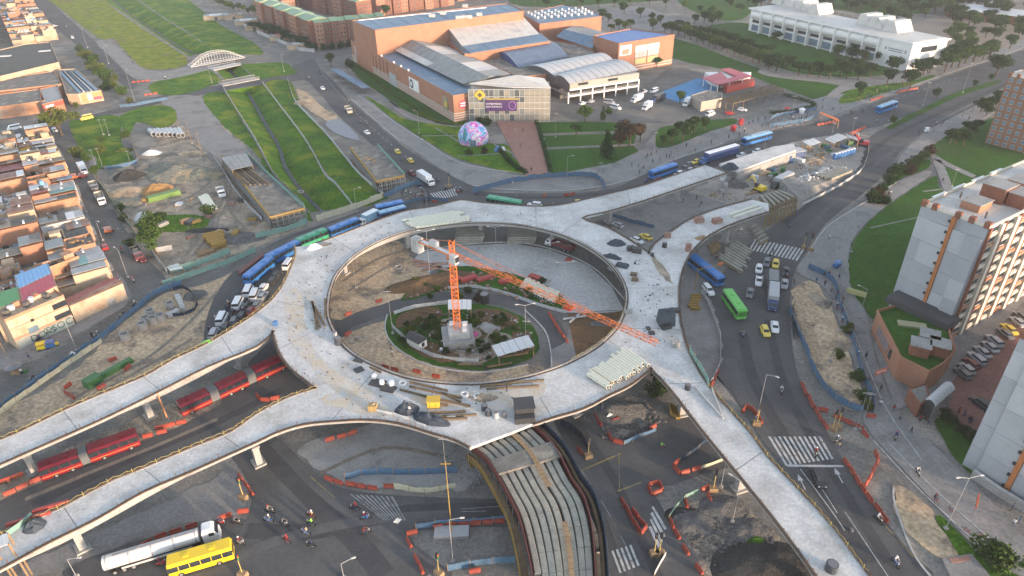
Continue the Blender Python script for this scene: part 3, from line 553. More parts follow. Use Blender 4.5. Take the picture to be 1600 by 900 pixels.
# yellow safety tape zigzag on some edges
for e in (edges[0], edges[8], seg(D_OUT, idx((1107, 605)), idx((1355, 898))), PL(D_IN[16:22], ZD)):
    r_ = resample(e, int(plen(e)/.9)); m_ = M(); q = []
    for i, p in enumerate(r_): q.append(p+Vector((0, 0, .5+.3*(i % 2))))
    m_.path(q, .04, 4); 
    for i in range(0, len(r_), 4): m_.box((r_[i].x, r_[i].y, ZD+.5), (.07, .07, 1.0))
    vb(m_, 'safety_tape', plain('yellow_tape', (.34, .29, .1)))

# ---- unfinished ramp with its rows of precast beams
GA = [(737, 699), (765, 722), (800, 782), (815, 815), (827, 862), (835, 905), (838, 960)]
GB = [(832, 664), (868, 700), (895, 750), (915, 780), (928, 830), (933, 900), (934, 960)]
zg = 5.6
ga = resample(smooth(PL(GA, zg)), 41); gb = resample(smooth(PL(GB, zg)), 41)
gr = thing('beam_ramp', 'curved unfinished ramp of long pale precast beams lying side by side', 'viaduct', ga[20].lerp(gb[20], .5)-Vector((0, 0, zg)), own=True)
go = Vector(gr.location)
def gbd(m_, name, mm, kind=None, label=None):
    m_.v = [(x-go.x, y-go.y, z-go.z) for x, y, z in m_.v]; return m_.build(name, mm, gr, kind=kind, label=label)
tr = M(); vs = []
for a, b in zip(ga, gb): vs += [a-Vector((0, 0, .5)), b-Vector((0, 0, .5)), b-Vector((0, 0, 1.1)), a-Vector((0, 0, 1.1))]
tr.add(vs, [(4*i+k, 4*i+(k+1) % 4, 4*i+4+(k+1) % 4, 4*i+4+k) for i in range(40) for k in range(4)]); gbd(tr, 'formwork_floor', mat('dark_formwork', (.055, .05, .048), (.035, .033, .032), .6, .9, .1))
for k, f in enumerate((.05, .165, .28, .395, .51, .64, .755, .865)):
    for (s0, s1) in ((1, 4), (4, 7), (9, 13), (13, 17), (17, 21), (21, 25), (25, 29), (29, 33), (33, 37), (37, 40)):
        if k == 0 and s0 >= 33: continue
        q = [ga[i].lerp(gb[i], f+.015) for i in range(s0, s1+1)]
        vs = []; n_ = len(q); q[-1] = q[-2].lerp(q[-1], .93)
        for i, p in enumerate(q):
            d = (q[min(i+1, n_-1)]-q[max(i-1, 0)]).normalized(); n2 = Vector((d.y, -d.x, 0))
            for o_, h_ in ((-.52, -.45), (-.48, .2), (-.38, .34), (.38, .34), (.48, .2), (.52, -.45)): vs.append(p+n2*o_+Vector((0, 0, h_)))
        g_ = M().add(vs, [(6*i+j, 6*i+(j+1) % 6, 6*i+6+(j+1) % 6, 6*i+6+j) for i in range(n_-1) for j in range(6)]+[tuple(range(6)), tuple(range(6*n_-6, 6*n_))[::-1]])
        gbd(g_, 'precast_beam', beam_m)
sl_ = M(); q = [ga[i].lerp(gb[i], t) for t in (0, 1) for i in ((6, 10) if t == 0 else (10, 6))]
sl_.prism(q, zg+.3, zg+.72); gbd(sl_, 'cross_slab', roof_slab)
for i in range(1, 40):
    if 15 < i < 24: continue
    p = ga[i].lerp(gb[i], .59); p2 = ga[i+1].lerp(gb[i+1], .59)
    gbd(M().ribbon([p, p.lerp(p2, .93)], .8, zg+.75, zg+.83), 'walkway_plank', wood)
for L_, mm, off, nm in ((ga, plain('red_rail', (.14, .04, .035)), -.25, 'side_rail'), (gb, plain('red_rail', (.14, .04, .035)), -.25, 'side_rail')):
    gbd(M().ribbon(L_, .12, zg-.5, zg+.9, off=off), nm, mm)
gbd(M().ribbon(gb, .5, zg-1.1, zg-.2, off=.9), 'side_platform', form_m)
gbd(M().ribbon(ga, 1.1, zg-1.2, zg-.9, off=-1.2), 'side_platform', form_m)
rs_ = resample(ga, 60)
for i in range(2, 60):
    d = (rs_[min(i+1, 59)]-rs_[i-1]).normalized(); n2 = Vector((d.y, -d.x, 0)); n2 = n2 if n2.x < 0 else -n2
    a = rs_[i]+n2*1.9
    gbd(M().box((a.x, a.y, zg-.4), (.14, .14, 1.5)), 'bracket_post', form_y)
# scaffold legs
sm_ = M()
for i in range(0, 40, 3):
    for f in (.05, .35, .65, .95):
        p = ga[i].lerp(gb[i], f); sm_.box((p.x, p.y, 2.2), (.14, .14, 4.4))
gbd(sm_, 'scaffold_legs', steel, kind='stuff')
nb = [v+Vector((0, 0, 0)) for v in gb]
gbd(M().ribbon(nb, .1, .4, zg+.9, off=1.5), 'side_net', net_navy)

# ---- approach slabs and scaffolded slabs
def slab_thing(name, desc, cat, px, z, th, mm, extra=None):
    w_ = PL(px, z); c = sum(w_, Vector())/len(w_); t = thing(name, desc, cat, (c.x, c.y, 0), own=True)
    M().prism([v-c for v in w_], z-th, z).build('slab', mm, t); return t, w_, c
t, w_, c = slab_thing('approach_slab', 'flat grey approach slab ending beside the blue bus queue', 'bridge slab', [(1124, 256), (1208, 229), (1240, 224), (1244, 234), (1152, 267)], 4.2, .7, deck_m)
for a, b in ((.1, .15), (.9, .2), (.5, .8)): M().box((w_[0].lerp(w_[3], b)-c+Vector((0, 0, -c.z+1.7)))[:], (1, 1, 3.5)).build('pier', conc, t)
M().ribbon([w_[4]-c, w_[3]-c, w_[2]-c], .5, 0, 3.4).build('side_wall', conc, t)
t, w_, c = slab_thing('beam_bay', 'short bay of exposed beams at the end of the upper right ramp', 'bridge slab', [(1186, 307), (1216, 297), (1246, 309), (1200, 328)], 5.6, .9, form_m)
for k in range(6):
    a = w_[0].lerp(w_[1], (k+.5)/6).lerp(w_[3].lerp(w_[2], (k+.5)/6), .08)-c; b = w_[0].lerp(w_[1], (k+.5)/6).lerp(w_[3].lerp(w_[2], (k+.5)/6), .92)-c
    M().tube((a.x, a.y, 5.9), (b.x, b.y, 5.9), .42, 6).build('precast_beam', beam_m, t)
for k in range(9):
    a = w_[3].lerp(w_[2], k/8)-c; M().box((a.x, a.y, 2.4), (.3, .3, 4.8)).build('scaffold_post', form_y, t)
em = M(); L_ = resample(PL([(1216, 297), (1232, 285), (1262, 272), (1300, 262)]), 12); R2_ = resample(PL([(1246, 330), (1268, 313), (1300, 296), (1340, 270)]), 12)
vs = []
for i, (a, b) in enumerate(zip(L_, R2_)):
    h_ = 3.6*(1-i/11)+.2; vs += [a+Vector((0, 0, -.2)), a+Vector((0, 0, h_)), a.lerp(b, .8)+Vector((0, 0, h_)), b+Vector((0, 0, -.2))]
vs = [v+Vector((0, 0, noise.noise(v*.5)*.5 if v.z > .3 else 0)) for v in vs]; em.add(vs, [(4*i+k, 4*i+k+1, 4*i+5+k, 4*i+4+k) for i in range(11) for k in range(3)]+[(0, 1, 2, 3)])
struct(em.build('approach_embankment', mat('pale_gravel', (.32, .315, .3), (.22, .22, .21), .5, .97, .8, fine=.4)))
for nm, px, desc in (('left', [(345, 243), (383, 240), (476, 325), (422, 339)], 'long scaffolded bridge slab left of the grassy canal with brown beams on top'), ('right', [(547, 230), (590, 228), (632, 274), (588, 283)], 'scaffolded bridge slab between the canal and the upper avenue')):
    t, w_, c = slab_thing('scaffolded_slab', desc, 'bridge slab', px, 4.6, .5, roof_slab)
    for (a, b) in ((w_[3], w_[2]), (w_[0], w_[3])):
        n_ = int((b-a).length/1.6); 
        for i in range(n_+1):
            p = a.lerp(b, i/n_)-c
            M().box((p.x, p.y, 2.1), (.22, .22, 4.2)).build('scaffold_post', steel, t)
        for z_ in (1.2, 2.6, 3.8): M().ribbon([a-c, b-c], .14, z_, z_+.16).build('scaffold_rail', form_y if z_ > 3 else steel, t)
        sf = M()
        for i in range(n_*2):
            p = a.lerp(b, i/(n_*2))-c; sf.box((p.x, p.y+.5, 2.0), (.1, .1, 4.0)); sf.box((p.x, p.y+1.5, 2.0), (.1, .1, 4.0))
        sf.build('scaffold_frames', steel, t, kind='stuff')
    M().ribbon([v-c for v in (w_[0], w_[3], w_[2])], .5, 4.3, 4.75).build('yellow_edge_form', form_y, t)
    M().ribbon([w_[1]-c, w_[2]-c], .12, 4.6, 5.7).build('edge_net', net_teal, t)
    if nm == 'left':
        for k in range(6):
            a = P(352+k*7, 262+k*.2, 4.7)-c; b = P(384+k*7.5, 290-k*.3, 4.7)-c
            M().tube((a.x, a.y, 4.85), (b.x, b.y, 4.85), .28, 5).build('beam', wood if k % 2 else form_m, t)
    else:
        for k in range(3): M().box(((P(572+k*6, 246+k*3, 4.7)-c).x, (P(572+k*6, 246+k*3, 4.7)-c).y, 4.75), (2.5, .3, .25), rz=.7*k).build('plank', wood, t)

# ================================================================== CRANE
cb = P(716, 532)
cr = thing('tower_crane', 'tall orange lattice tower crane rising from the middle of the ring', 'crane', cb, own=True)
M().box((0, 0, .9), (7.0, 7.0, 1.8), rz=.15).build('foundation', conc, cr); M().box((.2, .2, 2.6), (4.6, 4.6, 1.6), rz=.15).build('base_block', conc_l, cr)
for a, b in ((-1.4, 1.4), (1.5, 1.2), (1.6, -1.0)): M().box((a, b, 3.7), (.9, 1.1, .7), rz=.2).build('ballast_block', white_pl, cr)
def lattice(n, L, wd, hh, r, axis='z', tri=False):
    m_ = M(); s_ = L/n
    cor = [(-wd/2, -wd/2), (wd/2, -wd/2), (wd/2, wd/2), (-wd/2, wd/2)] if not tri else [(-wd/2, 0), (wd/2, 0), (0, hh)]
    T = (lambda a, b, z: (a, b, z)) if axis == 'z' else (lambda a, b, z: (z, a, b))
    K = len(cor)
    for a, b in cor: m_.tube(T(a, b, 0), T(a, b, L), r, 4)
    for i in range(n):
        for k in range(K):
            a, b = cor[k], cor[(k+1) % K]
            m_.tube(T(*a, i*s_), T(*b, i*s_), r*.75, 4, cap=False)
            if i % 2: a, b = b, a
            m_.tube(T(*a, i*s_), T(*b, (i+1)*s_), r*.7, 4, cap=False)
    return m_
ms = lattice(3, 3.0, 1.35, 0, .065).build('mast_section', orange_c, cr, loc=(0, 0, 3.4))
for k in range(1, 6): inst(ms, cr, (0, 0, 3.4+3.0*k))
M().box((0, 0, 21.6), (2.3, 2.3, .5)).build('slewing_ring', orange_c, cr)
lattice(3, 3.4, 1.0, 0, .1).build('tower_head', orange_c, cr, loc=(0, 0, 21.8))
jd = P(1028, 538, 22)-cb; ja = math.atan2(jd.y, jd.x); jl = math.hypot(jd.x, jd.y)
js = lattice(4, jl/9, 1.0, 1.0, .058, 'x', True).build('jib_section', orange_c, cr); js.location = (0, 0, 21.9); js.rotation_euler = (0, 0, ja)
for k in range(1, 9): inst(js, cr, (math.cos(ja)*jl/9*k, math.sin(ja)*jl/9*k, 21.9), (0, 0, ja))
ja2 = ja+math.pi
for k in (-.6, .6):
    M().tube((0, k, 0), (12.4, k, 0), .17, 5).build('counter_jib_beam', orange_c, cr, loc=(0, 0, 21.9)).rotation_euler = (0, 0, ja2)
M().box((5, 0, .05), (9, 1.1, .08)).build('counter_jib_walkway', white_pl, cr, loc=(0, 0, 21.95)).rotation_euler = (0, 0, ja2)
for k in range(3): M().box((10.2+k*.8, 0, -1.3), (.62, 1.7, 3.4)).build('counterweight', conc_l, cr, loc=(0, 0, 22)).rotation_euler = (0, 0, ja2)
M().box((5.5, 0, .8), (2, 1.1, 1.3)).build('winch', white_s, cr, loc=(0, 0, 22)).rotation_euler = (0, 0, ja2)
cab_ = M().box((1.9, -1.4, .2), (1.8, 1.2, 1.9), taper=.9).build('cab', white_s, cr, loc=(0, 0, 22)); cab_.rotation_euler = (0, 0, ja)
M().box((2.83, -1.4, .3), (.06, 1.0, 1.2)).build('cab_window', glass, cab_)
for s_ in (.36, .7):
    M().tube((0, 0, 25.2), (math.cos(ja)*jl*s_, math.sin(ja)*jl*s_, 23.2), .05, 4).build('pendant_line', orange_c, cr)
M().tube((0, 0, 25.2), (math.cos(ja2)*11, math.sin(ja2)*11, 22.1), .05, 4).build('pendant_line', orange_c, cr)
tro = M().box((jl*.62, 0, -.35), (1.6, 1.5, .4)).build('trolley', plain('crane_red', (.5, .06, .03)), cr, loc=(0, 0, 21.9)); tro.rotation_euler = (0, 0, ja)

# ================================================================== BUILDINGS
def mid(pts): return sum(pts, Vector())/len(pts)
def building(name, desc, cat, px, h, wall, roof, parapet=.5, z0=0, own=True, group=None, wpts=None):
    w_ = wpts or PL(px, h); c = mid(w_); c.z = 0; t = thing(name, desc, cat, c, own=own, group=group)
    loc = [Vector((v.x, v.y, 0))-Vector((c.x, c.y, 0)) for v in w_]
    wl = M().prism(loc, z0, h, False).build('wall', wall, t)
    k = [v*(1-.35/max(v.length, 1)) for v in loc]
    M().prism(k, h-.02, h+.05).build('roof', roof, t)
    if parapet: M().ribbon(loc, .3, h-.05, h+parapet, closed=True).build('parapet', wall, t)
    return t, loc, c
_wm = {}
def win_mesh(wd, hh, fr, gl):
    k = (round(wd, 2), round(hh, 2), fr.name, gl.name)
    if k not in _wm:
        f = M().box((0, 0, 0), (wd, .1, hh)); f.box((0, -.05, -hh/2), (wd+.15, .16, .1)); f.box((0, -.06, 0), (.07, .04, hh))
        g = M().box((0, -.03, 0), (wd-.2, .12, hh-.2))
        a = f.mesh('window'); a.materials.append(fr); b = g.mesh('pane'); b.materials.append(gl); _wm[k] = (a, b)
    return _wm[k]
def windows(t, a, b, zs, n, wd, hh, fr=None, gl=None, margin=.5, skip=0, joined=False, seed=0, proud=.03):
    """windows on wall a->b (local coords); outward is to the right of a->b"""
    fr = fr or white_w; gl = gl or glass; a = Vector(a); b = Vector(b); d = b-a; L = d.length; d.normalize(); nr = Vector((d.y, -d.x, 0)); ang = math.atan2(d.y, d.x); rnd = random.Random(seed)
    js_ = M(); jg = M()
    for z in zs:
        for i in range(n):
            if rnd.random() < skip: continue
            p = a+d*(margin+(L-2*margin)*(i+.5)/n)+nr*proud
            if joined:
                js_.box((p.x, p.y, z), (wd, .1, hh), rz=ang); jg.box((p.x+nr.x*.05, p.y+nr.y*.05, z), (wd-.25, .1, hh-.25), rz=ang)
            else:
                ma, mb = win_mesh(wd, hh, fr, gl); o = bpy.data.objects.new('window', ma); COL.objects.link(o); o.parent = t; o.location = (p.x, p.y, z); o.rotation_euler = (0, 0, ang)
                g = bpy.data.objects.new('pane', mb); COL.objects.link(g); g.parent = o
    if joined: js_.build('window_frames', fr, t, kind='stuff'); jg.build('window_panes', gl, t, kind='stuff')
def roofq(t, c, pts, mm, th=.25, name='roof', label=None):
    w_ = [P(x, y, z)-Vector((c.x, c.y, 0)) for x, y, z in pts]; n = len(w_)
    m_ = M().add(w_+[v-Vector((0, 0, th)) for v in w_], [tuple(range(n)), tuple(range(n, 2*n))[::-1]]+[(i, (i+1) % n, (i+1) % n+n, i+n) for i in range(n)])
    return m_.build(name, mm, t, label=label)
def lerp3(a, b, t): return tuple(a[i]+(b[i]-a[i])*t for i in range(3))
def sheets(t, c, a, b, c2, d, n, mats, th=.15, gap=.02):
    """roof quad a,b (upper edge) d,c2 (lower edge) cut in n sheets along a->b"""
    for i in range(n):
        u, v = i/n+gap/2/n, (i+1)/n-gap/2/n
        roofq(t, c, [lerp3(a, b, u), lerp3(a, b, v), lerp3(d, c2, v), lerp3(d, c2, u)], mats[i % len(mats)], th, 'roof_sheet')

# --- exhibition hall group
t, L_, c = building('tall_brick_hall', 'tall long orange brick hall with a flat blue roof, rearmost of the halls', 'hall', [(550, 33), (586, 48), (818, 18), (794, 6)], 23, brick, roof_blue, .4)
for k, (x, y) in enumerate(((675, 24), (692, 20), (717, 27), (725, 26), (733, 26), (749, 22), (727, 9))): q = P(x, y, 23.8)-c; M().box((q.x, q.y, 23.8), (3.2, 2.6, 1.6)).build('roof_unit', conc_l, t)
a, b = P(560, 32, 23.1)-c, P(760, 12, 23.1)-c; M().ribbon([a, b], .8, 23.05, 23.35).build('roof_gutter', white_w, t)
a, b = P(575, 45, 23.1)-c, P(812, 15, 23.1)-c
for k in range(12): p = a.lerp(b, k/12); q2 = (P(552, 33, 23)-c).lerp(P(794, 7, 23)-c, k/12); M().ribbon([p, q2], .12, 23.04, 23.16).build('roof_seam', plain('seam_blue', (.07, .14, .23)), t)

w_ = [P(548, 64, 11), P(708, 151, 11)]; e = (w_[1]-w_[0]).normalized(); nn2 = Vector((-e.y, e.x, 0)); nn2 = nn2 if nn2.x > 0 else -nn2
wp = [w_[0], w_[1], w_[1]+nn2*38, w_[0]+nn2*38]
t, L_, c = building('long_brick_hall', 'long orange brick hall with white striped base, blue roof edge and grey ridged roof', 'hall', None, 11, brick, roof_blue, .5, wpts=wp)
for z_ in (.5, 1.5, 2.5, 3.5): M().ribbon([L_[0].lerp(L_[1], .0), L_[1], L_[1]+(L_[2]-L_[1])*.2], .2, z_, z_+.45, off=-.06).build('white_band', plain('band_white', (.5, .44, .4)), t)
for f in (.16, .27, .3, .34, .38, .42): 
    p = L_[0].lerp(L_[1], f); M().box((p.x, p.y, 6.5), (.5, .5, 7.5), rz=math.atan2(e.y, e.x)).build('pilaster', brick_dk, t)
ang = math.atan2(e.y, e.x); ex = lambda f, o: (L_[0].lerp(L_[1], f)-nn2*o)
for f, wd, z_, hh, mm, lb in ((.06, 4, 5.5, 8, conc_l, 'pale grey door panel'), (.135, 9, 7, 4, white_w, 'white poster'), (.47, 9, 3.0, 6, plain('grey_shutter', (.36, .37, .38)), 'grey shutter'), (.68, 11, 6.6, 5.2, white_w, 'white banner'), (.94, 4.5, 6.2, 6, plain('tan_poster', (.28, .24, .15)), 'tan poster')):
    p = ex(f, .14); M().box((p.x, p.y, z_), (wd, .3, hh), rz=ang).build('wall_panel', mm, t, label=lb)
p = ex(.66, .32); M().tube((p.x+nn2.x*.05, p.y+nn2.y*.05, 6.6), (p.x-nn2.x*.05, p.y-nn2.y*.05, 6.6), 2.1, 20).build('round_emblem', plain('emblem_navy', (.06, .07, .12)), t)
M().tube((p.x-nn2.x*.04, p.y-nn2.y*.04, 6.6), (p.x-nn2.x*.12, p.y-nn2.y*.12, 6.6), 1.1, 16).build('emblem_centre', white_w, t)
p = ex(.945, .31); M().box((p.x, p.y, 6.2), (2.4, .12, 2.4), rz=ang).build('yellow_mark', plain('mark_yellow', (.6, .42, .05)), t)
p = L_[1]+(L_[2]-L_[1])*.11+e*.12; M().tube(p+Vector((0, 0, 7.2))-e*.1, p+Vector((0, 0, 7.2))+e*.15, 1.7, 18).build('round_red_sign', plain('sign_red', (.5, .05, .12)), t)
for k in (-.5, .5): M().box((p.x+e.x*.18, p.y+e.y*.18, 7.2+k), (2.4, .1, .45), rz=ang+math.pi/2).build('sign_bar', white_w, t)
A_, B_ = (636, 58, 16.5), (764, 120, 16.5); C_, D_ = (723, 131, 12), (610, 75, 12)
sheets(t, c, A_, B_, C_, D_, 14, [roof_grey, roof_grey, roof_grey])
sheets(t, c, (625, 65, 14.5), lerp3(A_, B_, .42), (667, 101, 12.2), (612, 76, 12.3), 7, [roof_pale], .12) if False else None
sheets(t, c, A_, B_, (797, 115, 11.4), (672, 60, 11.4), 14, [roof_grey, roof_grey, roof_grey, roof_pale, roof_pale, roof_silver])
sheets(t, c, lerp3(D_, A_, .34), lerp3(C_, B_, .34)[:2]+(13.53,), (723, 131, 12.4), (610, 75, 12.4), 14, [roof_pale if k < 7 else roof_grey for k in range(14)], .1)
M().ribbon([P(707, 120, 14)-c, P(723, 131, 12.5)-c], .5, 12, 12.1)
for f, x in ((.35, 0), (.48, 0), (.55, 0), (.62, 0)): p = L_[0].lerp(L_[1], f)+nn2*.8; M().tube((p.x, p.y, 11), (p.x, p.y, 12), .5, 8).build('roof_fan', white_w, t)
# end gable of ridged roof
roofq(t, c, [(723, 131, 12), (764, 120, 16.5), (797, 115, 11.4), (735, 136, 11)], roof_grey, .2, 'gable_end')
t, L_, c = building('skylight_hall', 'hall with a large pale sloping skylight roof and a blue lower roof', 'hall', [(700, 62), (726, 84), (860, 64), (846, 52)], 13.5, brick, roof_blue, 0)
sheets(t, c, (697, 40, 20), (814, 22, 20), (843, 53, 15), (722, 72, 15), 10, [roof_pale])
sheets(t, c, (722, 72, 15), (843, 53, 15), (859, 63, 14.0), (735, 83, 14.0), 8, [roof_blue])
roofq(t, c, [(697, 40, 20), (722, 72, 15), (735, 83, 13.8), (720, 84, 11), (700, 66, 11), (697, 52, 15)], roof_grey, .3, 'gable_wall')
roofq(t, c, [(814, 22, 20), (843, 53, 15), (859, 63, 13.8), (850, 64, 9), (825, 40, 12)], brick, .3, 'gable_wall')
t, L_, c = building('service_wing', 'low grey flat roofed service wing wedged between the halls', 'building', [(742, 86), (862, 64), (925, 74), (930, 90), (850, 118), (800, 122), (770, 120)], 9, brick, roof_slab, .5)
t, L_, c = building('equipment_block', 'orange brick block with blue roof crowded with white rooftop posts', 'building', [(817, 22), (843, 38), (940, 26), (925, 17), (880, 8)], 14, brick, roof_blue, .3)
for i in range(9):
    for j in range(4):
        q = P(826+i*10.5+j*5, 24-i*.9+j*2.6-2, 14)-c; M().box((q.x, q.y, 14.8), (1.0, 1.0, 1.6)).build('roof_post', white_w, t)
    q = P(826+i*10.5, 22-i*.9, 14)-c; q2 = P(841+i*10.5, 32-i*.9, 14)-c; M().ribbon([q, q2], .35, 14.9, 15.2).build('roof_pipe', white_w, t)
roofq(t, c, [(858, 34, 14.1), (864, 34, 14.1), (858, 56, 4), (846, 54, 4)], plain('ochre_stair', (.4, .28, .08)), .3, 'stair')
t, L_, c = building('east_brick_hall', 'orange brick box hall with bright blue roof and tall white window bay', 'hall', [(927, 57), (967, 69), (1054, 55), (985, 46)], 15, brick, mat('bright_blue_roof', (.06, .15, .4), (.05, .13, .35), .3, .5), .5)
a, b = L_[1], L_[2]; d = (b-a).normalized(); nr = Vector((d.y, -d.x, 0)); ang = math.atan2(d.y, d.x); Lw = (b-a).length
for k, f in enumerate((.4, .62)):
    for z_ in (8.2, 11.2):
        for kk in range(3): p = a+d*(Lw*(f-.07+.07*kk))+nr*.1; M().box((p.x, p.y, z_), (Lw*.066, .3, 2.9), rz=ang).build('window_panel', white_w if z_ > 9 else conc_l, t)
    p = a+d*(Lw*f)+nr*.1; M().box((p.x, p.y, 4.8), (Lw*.19, .3, 2.8), rz=ang).build('window_panel', plain('yellow_pane', (.45, .42, .2)), t)
p = a+d*(Lw*.12)+nr*.12; M().box((p.x, p.y, 11.5), (Lw*.2, .3, 5), rz=ang).build('poster', white_w, t); M().box((p.x+nr.x*.1, p.y+nr.y*.1, 10.8), (Lw*.12, .3, 2.6), rz=ang).build('poster_picture', plain('poster_red', (.5, .2, .14)), t)
for z_ in (.8, 2.1): M().ribbon([a, b], .2, z_, z_+.5, off=-.1).build('white_band', plain('band_white', (.5, .44, .4)), t)
t, L_, c = building('grey_gable_hall', 'hall with a ridged grey and blue roof between the brick blocks', 'hall', [(870, 56), (924, 76), (952, 54), (897, 44)], 10, brick, roof_grey, 0)
sheets(t, c, (882, 46, 13), (940, 60, 13), (924, 75, 10.2), (868, 57, 10.2), 6, [roof_blue, roof_blue]); sheets(t, c, (882, 46, 13), (940, 60, 13), (958, 54, 10.2), (900, 38, 10.2), 6, [roof_grey])
roofq(t, c, [(882, 46, 13), (868, 57, 10.2), (900, 38, 10.2)], brick, .3, 'gable_wall')
def vault(t, c, a, b, c2, d, z, rise, n, mats, name='roof_sheet', end=None):
    A, B, C, D = [P(x, y, z)-Vector((c.x, c.y, 0)) for x, y in (a, b, c2, d)]
    K = 8
    def pt(u, v):
        p = (A.lerp(B, v)).lerp(D.lerp(C, v), u); return p+Vector((0, 0, rise*math.sin(math.pi*v)))
    for i in range(n):
        u0, u1 = i/n, (i+.94)/n; vs = [pt(u0, k/K) for k in range(K+1)]+[pt(u1, k/K) for k in range(K+1)]
        vs += [v-Vector((0, 0, .2)) for v in vs]; m = 2*K+2
        M().add(vs, [(k, k+1, K+2+k, K+1+k) for k in range(K)]+[(k+m, K+1+k+m, K+2+k+m, k+1+m) for k in range(K)]+[tuple([k for k in range(K+1)]+[k+m for k in range(K, -1, -1)])]).build(name, mats[i % len(mats)], t)
    vs = [pt(0.004, k/K)-Vector((0, 0, .1)) for k in range(K+1)]; M().add(vs+[vs[0]-Vector((0, 0, 4)), vs[-1]-Vector((0, 0, 4))], [tuple(range(K+1))+(K+2, K+1)]).build('end_wall', end or black, t)
t, L_, c = building('vaulted_hall', 'blue walled hall under a ribbed dark barrel roof', 'hall', [(772, 86), (809, 108), (886, 92), (858, 68)], 8.6, plain('deep_blue_wall', (.05, .09, .28)), roof_slab, 0)
vault(t, c, (770, 82), (810, 106), (888, 88), (848, 66), 9.3, 3.2, 16, [mat('dark_blue_vault', (.12, .17, .25), (.09, .13, .2), .3, .45)], end=plain('deep_blue_wall', (.05, .09, .28)))
# open sided car park
a_, b_ = P(888, 162), P(997, 145); d = (b_-a_).normalized(); nr = Vector((-d.y, d.x, 0)); Lp = (b_-a_).length
pk = thing('car_park_building', 'two storey open sided car park under two curved silver roofs', 'building', (a_+b_)/2+nr*12, own=True); c = Vector(pk.location)
loc = lambda u, v, z=0: a_+d*(u*Lp)+nr*v-c+Vector((0, 0, z))
M().prism([loc(0, 0), loc(1, 0), loc(1, 24), loc(0, 24)], 2.9, 3.4).build('upper_floor', conc, pk); M().prism([loc(0, .3), loc(1, .3), loc(1, 24), loc(0, 24)], 6.0, 9.2).build('upper_wall', plain('taupe_cladding', (.3, .28, .25)), pk)
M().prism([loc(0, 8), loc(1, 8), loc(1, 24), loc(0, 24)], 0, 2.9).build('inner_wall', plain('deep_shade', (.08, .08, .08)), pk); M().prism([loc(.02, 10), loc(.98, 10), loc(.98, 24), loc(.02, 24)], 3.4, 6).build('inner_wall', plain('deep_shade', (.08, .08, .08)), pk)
for k in range(7): q = loc(k/6, .2); M().box((q.x, q.y, 3), (.5, .5, 6), rz=math.atan2(d.y, d.x)).build('column', white_w, pk)
for z_ in (3.1, 5.9): M().ribbon([loc(0, 0), loc(1, 0)], .3, z_-.2, z_+.5).build('floor_edge', white_w, pk)
for z_ in (3.9, 4.3): M().ribbon([loc(0, 0), loc(1, 0)], .08, z_, z_+.08).build('railing', white_s, pk)
for f in (.2, .62): q = loc(f, .1); M().box((q.x, q.y, 8), (5, .3, 1.0), rz=math.atan2(d.y, d.x)).build('window', glass, pk)
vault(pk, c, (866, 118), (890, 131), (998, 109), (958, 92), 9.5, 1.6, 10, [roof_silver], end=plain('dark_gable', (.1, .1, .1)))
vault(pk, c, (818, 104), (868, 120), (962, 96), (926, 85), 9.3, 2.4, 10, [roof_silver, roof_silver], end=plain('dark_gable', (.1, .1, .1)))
# glass entrance
a_, b_ = P(734, 190), P(859, 190); d = (b_-a_).normalized(); nr = Vector((-d.y, d.x, 0)); Lp = (b_-a_).length; c = (a_+b_)/2+nr*5
en = thing('glass_entrance_hall', 'glazed steel frame entrance hall with pale pointed roof, yellow diamond sign and purple banner', 'entrance hall', c, own=True); ang = math.atan2(d.y, d.x)
loc = lambda u, v, z=0: a_+d*(u*Lp)+nr*v-c+Vector((0, 0, z))
M().prism([loc(.01, 2.5), loc(.99, 2.5), loc(.99, 16), loc(.01, 16)], 0, 12.5).build('inner_volume', plain('beige_inner', (.26, .24, .2)), en)
for i in range(17): q = loc(i/16, 0); M().box((q.x, q.y, 6.8), (.16, .16, 13.6), rz=ang).build('mullion', white_s, en)
for z_ in (.2, 3.2, 5.6, 8, 10.5, 13.4): M().ribbon([loc(0, 0), loc(1, 0)], .18, z_-.1, z_+.1).build('transom', white_s, en)
for i in range(16):
    for j, z_ in enumerate((1.7, 4.4, 6.8, 9.25, 12)):
        q = loc((i+.5)/16, .05, z_); M().box((q.x, q.y, q.z), (Lp/16-.2, .05, 2.3), rz=ang).build('glass_panel', (plain('pane_grey', (.2, .22, .21), .2), plain('pane_beige', (.3, .28, .23), .3), plain('pane_dark', (.1, .115, .12), .15), plain('pane_beige', (.3, .28, .23), .3))[int(abs(noise.noise(Vector((i*.35, j*.8, 2))))*9) % 4 if i < 11 else 1], en)
roofq(en, c, [(733, 130, 13.8), (807, 117, 16.5), (861, 137, 13.8), (800, 136, 13.8)], roof_pale, .4, 'canopy'); roofq(en, c, [(807, 117, 16.5), (861, 137, 13.8), (850, 122, 13.5)], roof_pale, .4, 'canopy')
q = loc(.14, -.3, 11.3); dmd = M().add([(-2.5, 0, 0), (0, 0, -2.3), (2.5, 0, 0), (0, 0, 2.3), (-2.5, .2, 0), (0, .2, -2.3), (2.5, .2, 0), (0, .2, 2.3)], [(0, 1, 2, 3), (7, 6, 5, 4), (0, 4, 5, 1), (1, 5, 6, 2), (2, 6, 7, 3), (3, 7, 4, 0)]).build('diamond_sign', plain('mark_yellow', (.6, .42, .05)), en); dmd.location = q; dmd.rotation_euler = (0, 0, ang)
M().add([(x*.55, -.08+yy, z*.55) for yy in (0, .05) for x, z in ((-2, 0), (0, -1.9), (2, 0), (0, 1.9))], [(0, 1, 2, 3), (7, 6, 5, 4)]).build('sign_mark', plain('mark_dark', (.12, .1, .06)), dmd)
